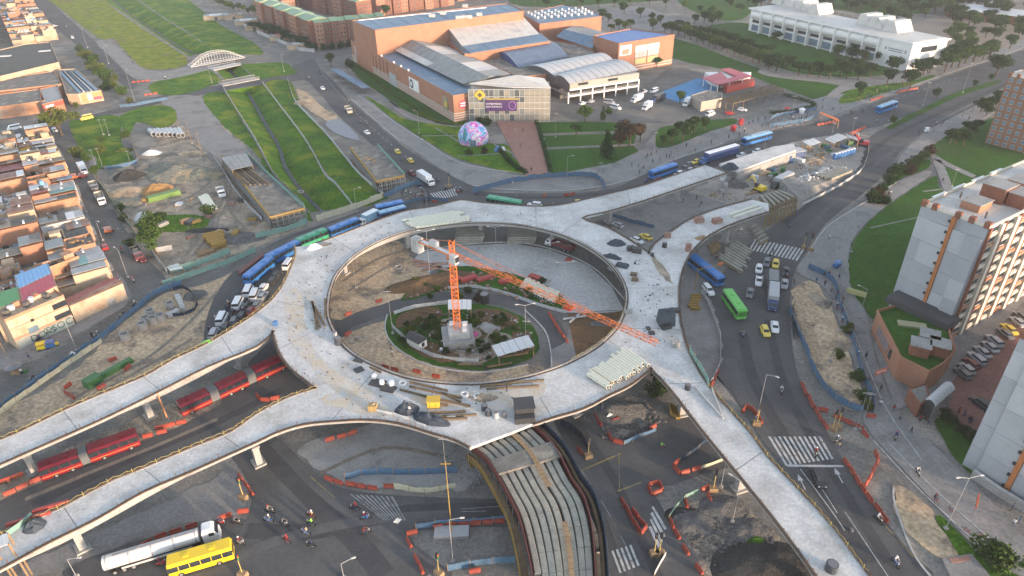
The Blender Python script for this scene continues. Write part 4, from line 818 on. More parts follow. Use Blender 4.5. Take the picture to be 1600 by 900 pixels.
q = loc(.4, -.3, 6.9); M().box((q.x, q.y, q.z), (13, .2, 4.6), rz=ang).build('banner', plain('banner_purple', (.07, .03, .12)), en)
def text(body, size, m_, parent, loc_, rot, name='lettering', ext=.03):
    cu = bpy.data.curves.new(name, 'FONT'); cu.body = body; cu.size = size; cu.extrude = ext; cu.align_x = 'CENTER'; cu.align_y = 'CENTER'
    ob = bpy.data.objects.new(name, cu); COL.objects.link(ob); me = bpy.data.meshes.new_from_object(ob); bpy.data.objects.remove(ob)
    o = bpy.data.objects.new(name, me); me.materials.append(m_); COL.objects.link(o); o.parent = parent; o.location = loc_; o.rotation_euler = rot; return o
white_t = plain('white_letter', (.75, .75, .75))
q = loc(.31, -.44, 7.6); text('HYPERMEDIA', 1.1, white_t, en, q, (math.pi/2, 0, ang)); q = loc(.31, -.44, 6.4); text('EAST ELEMENTS', .95, white_t, en, q, (math.pi/2, 0, ang))
q = loc(.535, -.42, 7.0); rg = M()
for k in range(20): t0, t1 = k*math.pi/10, (k+1)*math.pi/10; rg.tube((math.cos(t0)*1.4, 0, math.sin(t0)*1.6), (math.cos(t1)*1.4, 0, math.sin(t1)*1.6), .14, 4)
rg.build('banner_ring', plain('banner_pink', (.45, .22, .55)), en, loc=q).rotation_euler = (0, 0, ang)
q = loc(.42, -.3, 9.6); M().box((q.x, q.y, q.z), (13.5, .15, .7), rz=ang).build('ochre_strip', plain('ochre_strip', (.35, .27, .08)), en)

# --- white museum
a_, b_ = P(1166, 48), P(1415, 112); d = (b_-a_).normalized(); nr = Vector((-d.y, d.x, 0)); Lp = (b_-a_).length; hz = 15
r_ = P(1466, 52, hz)-P(1424, 62, hz); dep = r_.length
c = (a_+b_)/2+nr*dep/2
mu = thing('white_museum', 'long white public building with rounded facade bays and sawtooth rooflights', 'building', c, own=True); ang = math.atan2(d.y, d.x)
loc = lambda u, v, z=0: a_+d*(u*Lp)+nr*v-c+Vector((0, 0, z))
M().prism([loc(0, 1.5), loc(.84, 1.5), loc(.84, 0), loc(1, 0), loc(1, dep), loc(0, dep)], 0, 13.2).build('wall', white_w, mu)
M().prism([loc(-.005, -.4), loc(1.003, -.4), loc(1.01, dep+.5), loc(-.005, dep+.5)], 13.2, 13.9).build('roof_edge', white_w, mu)
M().prism([loc(.0, .4), loc(.99, .4), loc(.99, dep-.5), loc(0, dep-.5)], 13.9, 14.05).build('roof', roof_pale, mu)
for i in range(10):
    u0, u1 = .02+i*.082, .02+i*.082+.076; vs = []; K = 6
    for u in (u0, u1):
        for k in range(K+1): th = math.pi/2*k/K; vs.append(loc(u, 1.5-2.4*math.sin(th), 7.5+5.2*(1-math.cos(th))*0+5.4*(k/K)) if False else loc(u, 1.4-2.0*math.sin(math.pi*k/K)**.7, 7.6+5.4*k/K))
    M().add(vs, [(k, k+1, K+2+k, K+1+k) for k in range(K)]+[tuple(range(K+1)), tuple(range(K+1, 2*K+2))[::-1]]).build('facade_bay', white_w, mu)
    q = loc(u1+.003, .2); M().box((q.x, q.y, 6.8), (.7, 2.6, 13.2), rz=ang).build('fin', white_w, mu)
    q = loc((u0+u1)/2, 1.4); M().box((q.x, q.y, 6.4), ((u1-u0)*Lp*.9, .3, 1.6), rz=ang).build('window', glass, mu); M().box((q.x, q.y, 2.6), ((u1-u0)*Lp*.9, .3, 3.6), rz=ang).build('window', glass_b, mu)
for z_, hh in ((10, 2.6), (4.5, 2.0)): q = loc(1, dep*.5, z_); M().box((q.x+d.x*.1, q.y+d.y*.1, z_), (dep*.45, .3, hh), rz=ang+math.pi/2).build('window', glass, mu)
for k in range(3): q = loc(.9+.012*k, -.1, 8.6-.7*(k % 2)); 
gl_ = plain('grey_letter', (.25, .26, .28))
for u, z_, wd in ((.925, 9.3, 8.5), (.925, 8.3, 8.0)): q = loc(u, -.08); M().box((q.x, q.y, z_), (wd, .1, .5), rz=ang).build('lettering', gl_, mu)
for u in (.875, .975): q = loc(u, -.08); M().box((q.x, q.y, 9), (.9, .1, 1.5), rz=ang).build('emblem', gl_, mu)
for (px, py) in ((1225, 0), (1243, 4), (1262, 9), (1283, 15), (1361, 31), (1380, 36), (1404, 42)):
    q = P(px, py+3, 15)-c; sk = M()
    for s_ in (1,):
        pr = [(-5.2, 14.0), (-3.2, 19.4), (1.2, 19.4), (5, 14.0)]
        vs = [q+d*x*.95+nr*y_+Vector((0, 0, z-q.z)) for y_ in (-6, 6) for x, z in pr]
        sk.add(vs, [(0, 1, 2, 3), (7, 6, 5, 4), (0, 4, 5, 1), (1, 5, 6, 2), (2, 6, 7, 3)])
    sk.build('rooflight', roof_pale, mu)
q = P(1325, 20, 15)-c; M().box((q.x, q.y, 14.3), (24, 9, .9), rz=ang).build('roof_terrace', roof_slab, mu)

# --- green roofed flats
def flats(p0, p1, dep, h, n, seed, desc, flip=1):
    a_, b_ = P(*p0), P(*p1); d = (b_-a_).normalized(); nr = Vector((-d.y, d.x, 0)); 
    if nr.y < 0: nr = -nr
    L = (b_-a_).length; c = (a_+b_)/2+nr*dep/2; t = thing('brick_flats', desc, 'apartment block', c, group='green roofed brick flats', own=True); ang = math.atan2(d.y, d.x)
    for i in range(n):
        off = (i % 2)*1.6; u0, u1 = L*i/n, L*(i+1)/n-.05; hh = h-(i % 2)*.4
        g = lambda u, v, z=0: a_+d*u+nr*v-c+Vector((0, 0, z))
        M().prism([g(u0, off), g(u1, off), g(u1, dep), g(u0, dep)], 0, hh).build('wall', brick_dk if i % 3 else brick, t)
        um = (u0+u1)/2
        rf = M().add([g(u0, off-.4, hh), g(u1, off-.4, hh), g(u1, dep/2+off/2, hh+1.5), g(u0, dep/2+off/2, hh+1.5), g(u1, dep+.4, hh), g(u0, dep+.4, hh)], [(0, 1, 2, 3), (3, 2, 4, 5), (0, 3, 5), (1, 4, 2)]); rf.build('roof', roof_green, t)
        windows(t, g(u0, off) if True else 0, g(u1, off), [1.6+2.6*k for k in range(int(h/2.6))], max(int((u1-u0)/2.6), 2), 1.2, 1.3, joined=True, fr=plain('pale_frame', (.4, .36, .3)), seed=seed+i)
    windows(t, b_-c+nr*1.0, b_+nr*dep-c, [1.6+2.6*k for k in range(int(h/2.6))], 4, 1.2, 1.3, joined=True, fr=plain('pale_frame', (.4, .36, .3)))
    return t
flats((404, 36), (487, 73), 13, 15, 9, 1, 'row of stepped brick flats with green roofs, nearest the shacks')
flats((497, 74), (605, 62), 13, 14, 9, 2, 'row of brick flats with green roofs touching the tall hall')
flats((455, 8), (560, 36), 12, 14, 9, 3, 'second row of green roofed flats behind the nearest row')
flats((590, 26), (712, 8), 12, 14, 10, 4, 'far row of green roofed flats behind the tall hall')
flats((560, 6), (660, -8), 12, 13, 9, 5, 'green roofed flats at the very top of the picture')
flats((395, 6), (440, 22), 12, 13, 4, 6, 'short green roofed block at the top, left end of the flats')
flats((715, 2), (800, -6), 12, 10, 8, 7, 'low pinkish flats at the top centre')

# --- towers at the right
zt = 27.5
TA, TB = P(1440, 320, zt), P(1545, 357, zt); d1 = (TB-TA).normalized(); wT = (TB-TA).length; d2 = Vector((-d1.y, d1.x, 0))
def tower(name, desc, org, z, style, length, wide):
    """org = front left corner on the ground, face front along d1, depth along d2"""
    t = thing(name, desc, 'apartment tower', org, own=True); g = lambda u, v, zz=0: d1*u+d2*v+Vector((0, 0, zz)); ang = math.atan2(d1.y, d1.x)
    M().prism([g(0, 0), g(wide, 0), g(wide, length), g(0, length)], 0, z).build('wall', tower_g if style == 'grey' else mat('brown_tower_brick', (.27, .15, .1), (.22, .13, .09), .3, .9), t)
    M().prism([g(.4, .4), g(wide-.4, .4), g(wide-.4, length-.4), g(.4, length-.4)], z, z+.12).build('roof', roof_pale, t)
    M().ribbon([g(0, 0), g(wide, 0), g(wide, length), g(0, length)], .35, z, z+.55, closed=True).build('parapet', tower_c, t)
    nf = int(z/2.5); fh = z/nf
    if style == 'grey':
        rnd = random.Random(5)
        for k in range(nf//2):
            for (u0, u1, o_) in ((0, .17, 0), (.17, .5, .5), (.56, .77, .5), (.77, .99, 1.1)):
                q = g(wide*(u0+u1)/2, -o_/2-.05, (k+.5)*fh*2); M().box((q.x, q.y, q.z), (wide*(u1-u0)-.06, o_+.15, fh*2-.06), rz=ang).build('facade_panel', tower_g2 if rnd.random() < .45 else tower_g, t)
        q = g(wide*.53, -.4, z/2); M().box((q.x, q.y, q.z), (wide*.055, .9, z), rz=ang).build('orange_pilaster', plain('pilaster_orange', (.42, .17, .07), .8), t)
        for k in range(nf): q = g(wide*.485, -.8, (k+.6)*fh); M().box((q.x, q.y, q.z), (.4, .4, .5), rz=ang).build('vent_box', black, t)
    for u in (.03, .2, .55, .75, .97):
        q = g(wide*u, .3, z+.5); M().box((q.x, q.y, q.z), (1.1, 1.1, 1.3), rz=ang).build('roof_pier', brick_dk, t)
    # long sunlit side
    nb = int(length/6)
    for b in range(nb):
        v0 = length*b/nb; v1 = length*(b+1)/nb
        q = g(wide, v0+.5); M().box((q.x, q.y, z/2), (1.0, .7, z), rz=ang).build('pilaster', brick_dk, t)
        q = g(wide+.3, (v0+v1)/2+1.6); M().box((q.x, q.y, z/2), (1.0, 1.3, z), rz=ang).build('pilaster', tower_c, t)
        for k in range(nf):
            q = g(wide+.15, (v0+v1)/2+.3, k*fh+.55); M().box((q.x, q.y, q.z), (.5, (v1-v0)*.72, .8), rz=ang).build('spandrel', brick_raw if (b+k) % 3 == 0 else tower_c, t)
            q = g(wide+.03, (v0+v1)/2+.3, k*fh+1.65); ma, mb = win_mesh((v1-v0)*.6, 1.2, white_w, glass)
            o = bpy.data.objects.new('window', ma); COL.objects.link(o); o.parent = t; o.location = q; o.rotation_euler = (0, 0, ang+math.pi/2); gg = bpy.data.objects.new('pane', mb); COL.objects.link(gg); gg.parent = o
    if style == 'brick':
        for k in range(nf):
            for i in range(6):
                q = g(wide*(i+.5)/6, -.03, (k+.55)*fh); ma, mb = win_mesh(1.3, 1.4, plain('dull_frame', (.4, .37, .32)), glass_b)
                o = bpy.data.objects.new('window', ma); COL.objects.link(o); o.parent = t; o.location = q; o.rotation_euler = (0, 0, ang); gg = bpy.data.objects.new('pane', mb); COL.objects.link(gg); gg.parent = o
        q = g(wide*.93, -.2, z/2); M().box((q.x, q.y, q.z), (wide*.14, .6, z), rz=ang).build('stair_stripe', tower_c, t)
    # roof houses
    for (u0, u1, v0, v1, hh) in ((.38, .66, 5, 10, 1.8), (.36, .7, 13, 18, 3.6), (.72, .98, 14, 19, 3.0), (.38, .66, 24, 30, 2.0), (.4, .75, 34, 40, 3.4)):
        if v1 > length: continue
        M().prism([g(wide*u0, v0), g(wide*u1, v0), g(wide*u1, v1), g(wide*u0, v1)], z+.12, z+hh).build('roof_house', brick_dk if hh > 2.5 else brick, t)
        M().prism([g(wide*u0-.2, v0-.2), g(wide*u1+.2, v0-.2), g(wide*u1+.2, v1+.2), g(wide*u0-.2, v1+.2)], z+hh, z+hh+.15).build('roof_house_slab', conc, t)
    for k in range(5): q = g(wide*(.2 if k % 2 else .8), 4+k*6); M().box((q.x, q.y, z+.8), (.25, .25, 1.4)).build('vent_pipe', black, t)
    for k in range(4): a, b = g(0, 4+k*8, z+.8), g(0, 9+k*8, z+.8); M().ribbon([a, b], .6, z+.7, z+.85).build('parapet_cap', white_w, t)
    return t
tower('grey_tower', 'grey fronted apartment tower with one orange stripe, behind the green roofed podium', Vector((TA.x, TA.y, 0)), zt, 'grey', 62, wT)
ob = P(1503, 726); tower('grey_tower', 'grey apartment tower cut off at the lower right corner', ob, zt, 'grey', 50, wT)
oc = P(1538, 224); tower('brick_tower', 'orange brick apartment tower with rows of windows at the right edge', oc, 25, 'brick', 30, 16)
# podium
t, L_, c = building('brick_podium', 'low angular orange brick building with a mossy green flat roof', 'building', [(1370, 487), (1402, 478), (1478, 505), (1492, 548), (1473, 570), (1451, 582), (1407, 560)], 5.2, brick, grass_d, .5)
a, b = L_[0], L_[6]
for f0, f1, mm in ((.2, .62, glass_b), (.68, .75, glass)):
    p, q = a.lerp(b, f0), a.lerp(b, f1); M().ribbon([p, q], .3, 1.6, 3.8, off=.05).build('window', mm, t)
for k in range(7): p = a.lerp(b, .2+.07*k); M().box((p.x, p.y, 2.7), (.35, .35, 2.3)).build('window_mullion', brick, t)
q = P(1438, 488, 5.4)-c; M().box((q.x, q.y, 6.1), (14, 4.5, 1.6), rz=math.atan2(d1.y, d1.x)).build('roof_room', plain('slate', (.06, .06, .065)), t)
q = P(1425, 508, 5.4)-c; M().box((q.x, q.y, 5.5), (5.5, 2, .4), rz=-.3).build('rooflight', plain('tan_light', (.35, .33, .2)), t)
for (x, y) in ((1436, 546), (1466, 546), (1450, 532)): q = P(x, y, 6)-c; M().box((q.x, q.y, 6.4), (3.4, 3.4, 2.4), rz=-.5).build('roof_room', brick_dk, t); M().box((q.x, q.y, 7.7), (3.8, 3.8, .2), rz=-.5).build('roof_room_slab', conc, t)
t, L_, c = building('gatehouse', 'small brick gatehouse with a pale curved canopy beside the red car park', 'gatehouse', [(1420, 608), (1447, 600), (1452, 622), (1438, 632)], 3.2, brick_dk, roof_slab, .2)
vault(t, c, (1446, 624), (1462, 634), (1493, 607), (1477, 596), 4.2, .7, 6, [roof_silver])
for x, y in ((1448, 625), (1461, 634), (1490, 607)): q = P(x, y, 4)-c; M().box((q.x, q.y, 2), (.25, .25, 4)).build('canopy_post', steel, t)

# --- red roofed pavilion, pergola, plain box
rp = thing('red_roofed_pavilion', 'low pavilion with an L shaped red metal roof beside the blue court', 'pavilion', P(1130, 130), own=True); c = Vector(rp.location)
rm = mat('red_metal_roof', (.5, .06, .09), (.42, .05, .07), .3, .5)
for L2 in ([(1097, 121, 4), (1127, 113, 4.4), (1136, 121, 4.4), (1120, 131, 4)], [(1125, 108, 4.6), (1140, 106, 4.6), (1174, 118, 4.6), (1160, 123, 4.4)], [(1160, 117, 4.6), (1174, 119, 4.6), (1122, 132, 4.2), (1112, 128, 4.2)]): roofq(rp, c, L2, rm, .25)
for L2 in ([(1126, 124), (1172, 124), (1164, 132), (1125, 138)], [(1100, 124), (1120, 124), (1120, 137), (1108, 132)]): M().prism([v-c for v in PL(L2, 0)], 0, 3.6).build('wall', white_w, rp)
M().prism([v-c for v in PL([(1130, 140), (1175, 130), (1178, 135), (1135, 146)], 0)], 0, 2.6).build('red_white_kiosk', plain('kiosk_red', (.45, .06, .04)), rp)
for x, y in ((1100, 122), (1112, 130), (1122, 132), (1140, 128), (1160, 124), (1172, 119)): q = P(x, y, 4)-c; M().box((q.x, q.y, 2), (.3, .3, 4)).build('column', white_w, rp)
pg = thing('pergola', 'long dark slatted pergola beside the square', 'pergola', P(1165, 165), own=True); c = Vector(pg.location)
A, B, C, D = [P(x, y, 3.6)-Vector((c.x, c.y, 0)) for x, y in ((1124, 156), (1206, 131), (1224, 140), (1146, 161))]
for k in range(24): a, b = A.lerp(B, k/23), D.lerp(C, k/23); M().ribbon([a, b], .45, 3.5, 3.75).build('slat', form_m, pg)
for a, b in ((A, B), (D, C), (A.lerp(D, .5), B.lerp(C, .5))):
    M().ribbon([a, b], .3, 3.2, 3.49).build('beam', form_m, pg)
    for k in range(6): p = a.lerp(b, k/5); M().box((p.x, p.y, 1.6), (.35, .35, 3.2)).build('post', form_m, pg)
building('concrete_store', 'plain concrete box building behind the parked minibus', 'building', [(1080, 150), (1106, 142), (1128, 146), (1128, 154), (1096, 160)], 4, plain('tan_concrete', (.34, .31, .26)), roof_slab, .3)
building('far_low_hall', 'long low building with green tinted roof at the top right corner', 'building', [(1480, 14), (1620, 30), (1640, 20), (1500, 4)], 5, brick_dk, roof_silver, .2)
# dome
dc = P(740, 222); dm_ = bpy.data.materials.new('painted_mural'); dm_.use_nodes = True; n_ = dm_.node_tree; bs = n_.nodes['Principled BSDF']; bs.inputs['Roughness'].default_value = .5
tc = n_.nodes.new('ShaderNodeTexCoord'); vn = n_.nodes.new('ShaderNodeTexNoise'); vn.inputs['Scale'].default_value = .24; vn.inputs['Detail'].default_value = 3; vn.inputs['Distortion'].default_value = 1.5
cr_ = n_.nodes.new('ShaderNodeValToRGB'); cr_.color_ramp.interpolation = 'LINEAR'; el = cr_.color_ramp.elements; el[0].position = .34; el[0].color = (.03, .2, .16, 1); el[1].position = .68; el[1].color = (.75, .72, .76, 1)
for p_, c_ in ((.41, (.06, .22, .5, 1)), (.455, (.5, .6, .72, 1)), (.5, (.3, .08, .42, 1)), (.54, (.75, .1, .4, 1)), (.585, (.75, .7, .76, 1)), (.63, (.12, .4, .3, 1))): e_ = el.new(p_); e_.color = c_
n_.links.new(tc.outputs['Object'], vn.inputs['Vector']); n_.links.new(vn.outputs[0], cr_.inputs[0]); n_.links.new(cr_.outputs[0], bs.inputs[0])
t = thing('painted_dome', 'round dome painted with pink, purple and blue mural on the lawn', 'dome', dc, own=True)
vs = []; fs = []; RR = 5.9
for i in range(13):
    th = -.35+ (math.pi/2+.35)*i/12
    for j in range(28): ph = 2*math.pi*j/28; vs.append((RR*math.cos(th)*math.cos(ph), RR*math.cos(th)*math.sin(ph), 2.1+RR*math.sin(th)))
fs = [(i*28+j, i*28+(j+1) % 28, (i+1)*28+(j+1) % 28, (i+1)*28+j) for i in range(12) for j in range(28)]
M().add(vs, fs).build('shell', dm_, t, shade=True); M().box((0, -RR*.93, 1.4), (2.4, 1.2, 2.8)).build('door', glass_b, t)

# ================================================================== HOUSES OF THE LEFT
hr = random.Random(11)
junk_m = plain('roof_junk', (.14, .13, .12), .9, fine=.4); teal_w = plain('turquoise_paint', (.2, .48, .45)); yellow_w = mat('yellow_render', (.62, .42, .08), (.55, .36, .08), .5, .9); blue_sheet = plain('sky_blue_sheet', (.16, .36, .62)); red_sheet = plain('crimson_sheet', (.42, .06, .09)); green_sheet = plain('artificial_turf', (.08, .28, .1))
WALLS = [(brick_raw, 'raw brick'), (brick_raw, 'raw brick'), (brick_raw, 'rough brick'), (brick, 'orange brick'), (brick_pale, 'pale rendered'), (brick_pale, 'sandy rendered'), (conc_l, 'pale grey')]
tan_roof = mat('tan_roof', (.4, .35, .28), (.27, .245, .21), .5, .9, .2, fine=.4)
dark_roof = mat('dark_patched_roof', (.1, .098, .09), (.18, .17, .155), .6, .9, .2, fine=.4)
ROOFS = [(roof_grey, 'grey sheet'), (roof_grey, 'patched grey'), (roof_rust, 'rusty'), (conc_l, 'pale'), (roof_slab, 'open slab'), (roof_slab, 'flat slab'), (white_pl, 'white sheet'), (roof_silver, 'silver sheet'), (tan_roof, 'tan'), (tan_roof, 'dusty'), (dark_roof, 'dark'), (dark_roof, 'black patched'), (plain('faded_blue_roof', (.2, .3, .4)), 'faded blue'), (plain('teal_roof', (.15, .32, .3)), 'teal'), (plain('maroon_roof', (.25, .07, .06)), 'maroon')]
tank_k = {}
def house(org, e, dp, wd, dep, name, group, wall=None, roof=None, h=None, front=True, seed=0, back=None):
    rnd = random.Random(seed); wl, wn = wall or rnd.choice(WALLS); rf, rn = roof or rnd.choice(ROOFS); h = h or rnd.choice((3.2, 5.6, 5.9, 8.0, 6.2))
    t = thing('brick_house', '%s house, %s roof' % (wn, rn), 'house', org+e*wd/2+dp*dep/2, group=group); c = t.location.copy()
    g = lambda u, v, z=0: org+e*u+dp*v-Vector((c.x, c.y, 0))+Vector((0, 0, z)); ang = math.atan2(e.y, e.x)
    sp = rnd.uniform(.45, .7)*dep; h2 = back or max(2.8, h+rnd.choice((-2.6, -2.4, 0, 1.2)))
    for v0, v1, hh, r2 in ((0, sp, h, rf), (sp, dep, h2, rnd.choice(ROOFS)[0])):
        M().prism([g(.03, v0), g(wd-.03, v0), g(wd-.03, v1-.02), g(.03, v1-.02)], 0, hh).build('wall', wl, t)
        sty = rnd.random()
        if r2 is roof_slab or sty < .12:
            M().ribbon([g(.2, v0+.2), g(wd-.2, v0+.2), g(wd-.2, v1-.2), g(.2, v1-.2)], .22, hh-.1, hh+rnd.uniform(.3, 1.2), closed=True).build('parapet', wl, t)
            M().prism([g(.3, v0+.3), g(wd-.3, v0+.3), g(wd-.3, v1-.3), g(.3, v1-.3)], hh, hh+.04, False).build('roof', roof_slab, t)
            if rnd.random() < .7: u0 = rnd.uniform(.4, wd-3); M().prism([g(u0, v0+.8), g(u0+2.4, v0+.8), g(u0+2.4, v0+3.4), g(u0, v0+3.4)], hh, hh+2.2).build('stair_head', wl, t)
            jk = M()
            for k in range(rnd.randint(9, 22)):
                q = g(rnd.uniform(.6, wd-.6), rnd.uniform(v0+.6, v1-.6)); s1 = rnd.uniform(.2, .5); jk.box((q.x, q.y, hh+s1), (rnd.uniform(.4, 1.5), rnd.uniform(.3, .9), s1*2), rz=rnd.random()*3)
            jk.build('roof_clutter', rnd.choice((junk_m, wood, white_pl, white_pl, conc_l)), t, kind='stuff')
        else:
            n = max(int((v1-v0)/1.9), 2); tl = rnd.uniform(.25, .9)
            for k in range(n):
                a, b = v0+(v1-v0)*k/n, v0+(v1-v0)*(k+1)/n; lift = rnd.uniform(0, .06); mm = r2 if rnd.random() < .8 else rnd.choice(ROOFS)[0]
                q = [g(-.1, a, hh+.12+lift), g(wd+.1, a, hh+.12+tl+lift), g(wd+.1, b, hh+.12+tl+lift), g(-.1, b, hh+.12+lift)]
                M().add(q+[v-Vector((0, 0, .08)) for v in q], [(0, 1, 2, 3), (7, 6, 5, 4)]+[(i, (i+1) % 4, (i+1) % 4+4, i+4) for i in range(4)]).build('roof_sheet', mm, t)
            if rnd.random() < .4:
                q = g(rnd.uniform(1, wd-1), (v0+v1)/2); M().box((q.x, q.y, hh+tl+.3), (rnd.uniform(1, 2.5), .5, .3), rz=ang).build('rooflight', white_pl, t)
    if rnd.random() < .5:
        q = g(wd*.3, sp+1.5, h2+.7); M().tube((q.x, q.y, h2), (q.x, q.y, h2+1.5), .65, 8).build('water_tank', rnd.choice((black, blue_sheet, black)), t)
    a, b = g(0, 0), g(wd, 0)
    if front:
        fl = max(int(h/2.7), 1); windows(t, b, a, [1.7+2.7*k for k in range(1, fl)], 2, 1.3, 1.2, seed=seed, gl=glass)
        q = g(wd*.7, -.04); M().box((q.x, q.y, 1.15), (1.9, .12, 2.3), rz=ang).build('door', rnd.choice((plain('door_brown', (.12, .06, .04)), plain('door_blue', (.08, .12, .25)), conc)), t)
        if rnd.random() < .5 and fl > 1: q = g(wd/2, -.35); M().box((q.x, q.y, 2.75), (wd*.9, .8, .14), rz=ang).build('balcony', conc, t)
    return t
SA, SB = P(88, 222), P(184, 449); se = (SB-SA).normalized(); sd = Vector((se.y, -se.x, 0)); sd = sd if sd.x < 0 else -sd
SL = (SB-SA).length; special = {2: ((yellow_w, 'yellow'), (roof_silver, 'pale sheet')), 4: ((yellow_w, 'yellow balconied'), (white_pl, 'white sheet'))}
u = 0; i = 0
while u < SL-3:
    wd = min(hr.uniform(4.3, 8.2), SL-u); wr = special.get(i, (None, None)); of = hr.uniform(0, 1.6)
    house(SA+se*u+sd*of, se, sd, wd, 12.2-of, 'h', 'houses of the left block', wr[0], wr[1], seed=100+i); u += wd; i += 1
CE = (P(30, 547)-SA).dot(se); ME = (P(118, 508)-SA).dot(se)
u = 0; i = 0
while u < CE-9:
    wd = hr.uniform(4.4, 8.4)
    if u+wd > CE-9: wd = CE-9-u
    k = CE-u; wr = (None, None)
    if 18 < k < 25: wr = ((brick_pale, 'pale'), (red_sheet, 'crimson')) 
    if 25 <= k < 32: wr = ((brick_pale, 'pale'), (blue_sheet, 'sky blue'))
    if wd > 2: house(SA+se*u+sd*12.4, se, sd, wd, 11.5, 'h', 'houses of the left block', wr[0], wr[1], seed=300+i, front=False, h=6.2 if wr[0] else None)
    u += wd; i += 1
# corner building with the big sunlit side wall
cpts = [P(30, 547), P(118, 507)]; dv = (cpts[1]-cpts[0]).normalized(); nv = Vector((-dv.y, dv.x, 0)); nv = nv if nv.y > 0 else -nv
cw = (cpts[1]-cpts[0]).length
t = thing('corner_house', 'three storey corner house with a large sunlit graffitied side wall', 'house', (cpts[0]+cpts[1])/2+nv*4, own=True); c = Vector(t.location); ang = math.atan2(dv.y, dv.x)
g = lambda u, v, z=0: cpts[0]+dv*u+nv*v-c+Vector((0, 0, z))
M().prism([g(0, 0), g(cw, 0), g(cw, 7.5), g(0, 7.5)], 0, 7.6).build('wall', brick_pale, t); M().ribbon([g(0, 0), g(cw, 0), g(cw, 7.5), g(0, 7.5)], .25, 7.6, 8.3, closed=True).build('parapet', brick_raw, t)
M().ribbon([g(.3, -.03), g(cw-.3, -.03)], .08, .1, 2.3).build('painted_base', plain('worn_green_render', (.4, .42, .36), fine=.4), t)
for u0, z_, wd, hh, mm in ((.88, 6.3, 3, 1.3, glass), (.86, 3.6, 3.4, 1.2, glass), (.34, 3.3, 2, 1.4, glass_b), (.38, 5.5, .7, .7, glass)): q = g(cw*u0, -.05); M().box((q.x, q.y, z_), (wd, .14, hh), rz=ang).build('window', mm, t)
for k, z_ in enumerate((2.7, 5.3)): M().ribbon([g(0, -.04), g(cw, -.04)], .1, z_, z_+.25).build('floor_band', brick_raw, t)
q = g(cw*.45, -.1, 1.2); text('DCAS', 2.1, plain('graffiti_dark', (.05, .07, .08)), t, q, (math.pi/2, 0, ang), 'graffiti')
q = g(cw*.72, -.1, 1.5); text('OSOC', 2.3, plain('graffiti_teal', (.06, .17, .17)), t, q, (math.pi/2, 0, ang), 'graffiti')
for k in range(7): q = g(1.5+k*1.6*cw/14, 3+(k % 3)); M().box((q.x, q.y, 8.2), (1.3, .9, 1.2), rz=k*.5).build('roof_item', (junk_m, white_pl, brick_raw)[k % 3], t)
house(P(120, 505)+nv*.3, dv, nv, (P(184, 462)-P(120, 505)).length, 8, 'h', 'houses of the left block', (brick_pale, 'cream rendered'), (roof_rust, 'dark striped'), h=4.6, seed=55, front=True)
house(P(66, 470)+nv, dv, nv, 12, 9, 'h', 'houses of the left block', (brick_raw, 'raw brick'), (roof_slab, 'flat slab'), h=6.0, seed=57, front=False)
for nm_, px_, mm_ in (('house with a large sky blue sheet roof behind the corner house', [(23, 430), (74, 411), (81, 427), (28, 452)], blue_sheet), ('house with a crimson sheet roof just below the sky blue roof', [(28, 452), (81, 427), (88, 447), (34, 474)], red_sheet), ('house with a green turf roof at the left edge', [(-14, 460), (29, 448), (34, 468), (-14, 487)], green_sheet)):
    t, L_, c = building('brick_house', nm_, 'house', px_, 8.6, brick_pale, mm_, 0, group='houses of the left block')
    for k in range(9): M().ribbon([L_[0].lerp(L_[1], k/8), L_[3].lerp(L_[2], k/8)], .12, 8.66, 8.72).build('roof_seam', mm_, t)
# block beyond the alley
for j in range(2):
    u = 12; i = 0
    while u < CE-14-14*j:
        wd = hr.uniform(5.6, 7); house(SA+se*u+sd*(28.5+12.2*j), se, sd, wd, 11.8, 'h', 'houses beyond the alley', seed=500+40*j+i, front=False, wall=((brick_pale, 'pale'), (green_sheet, 'green turf'))[0] if i == 9 else None, roof=(green_sheet, 'green turf') if CE-u < 30 and CE-u > 22 and j == 0 else None); u += wd; i += 1
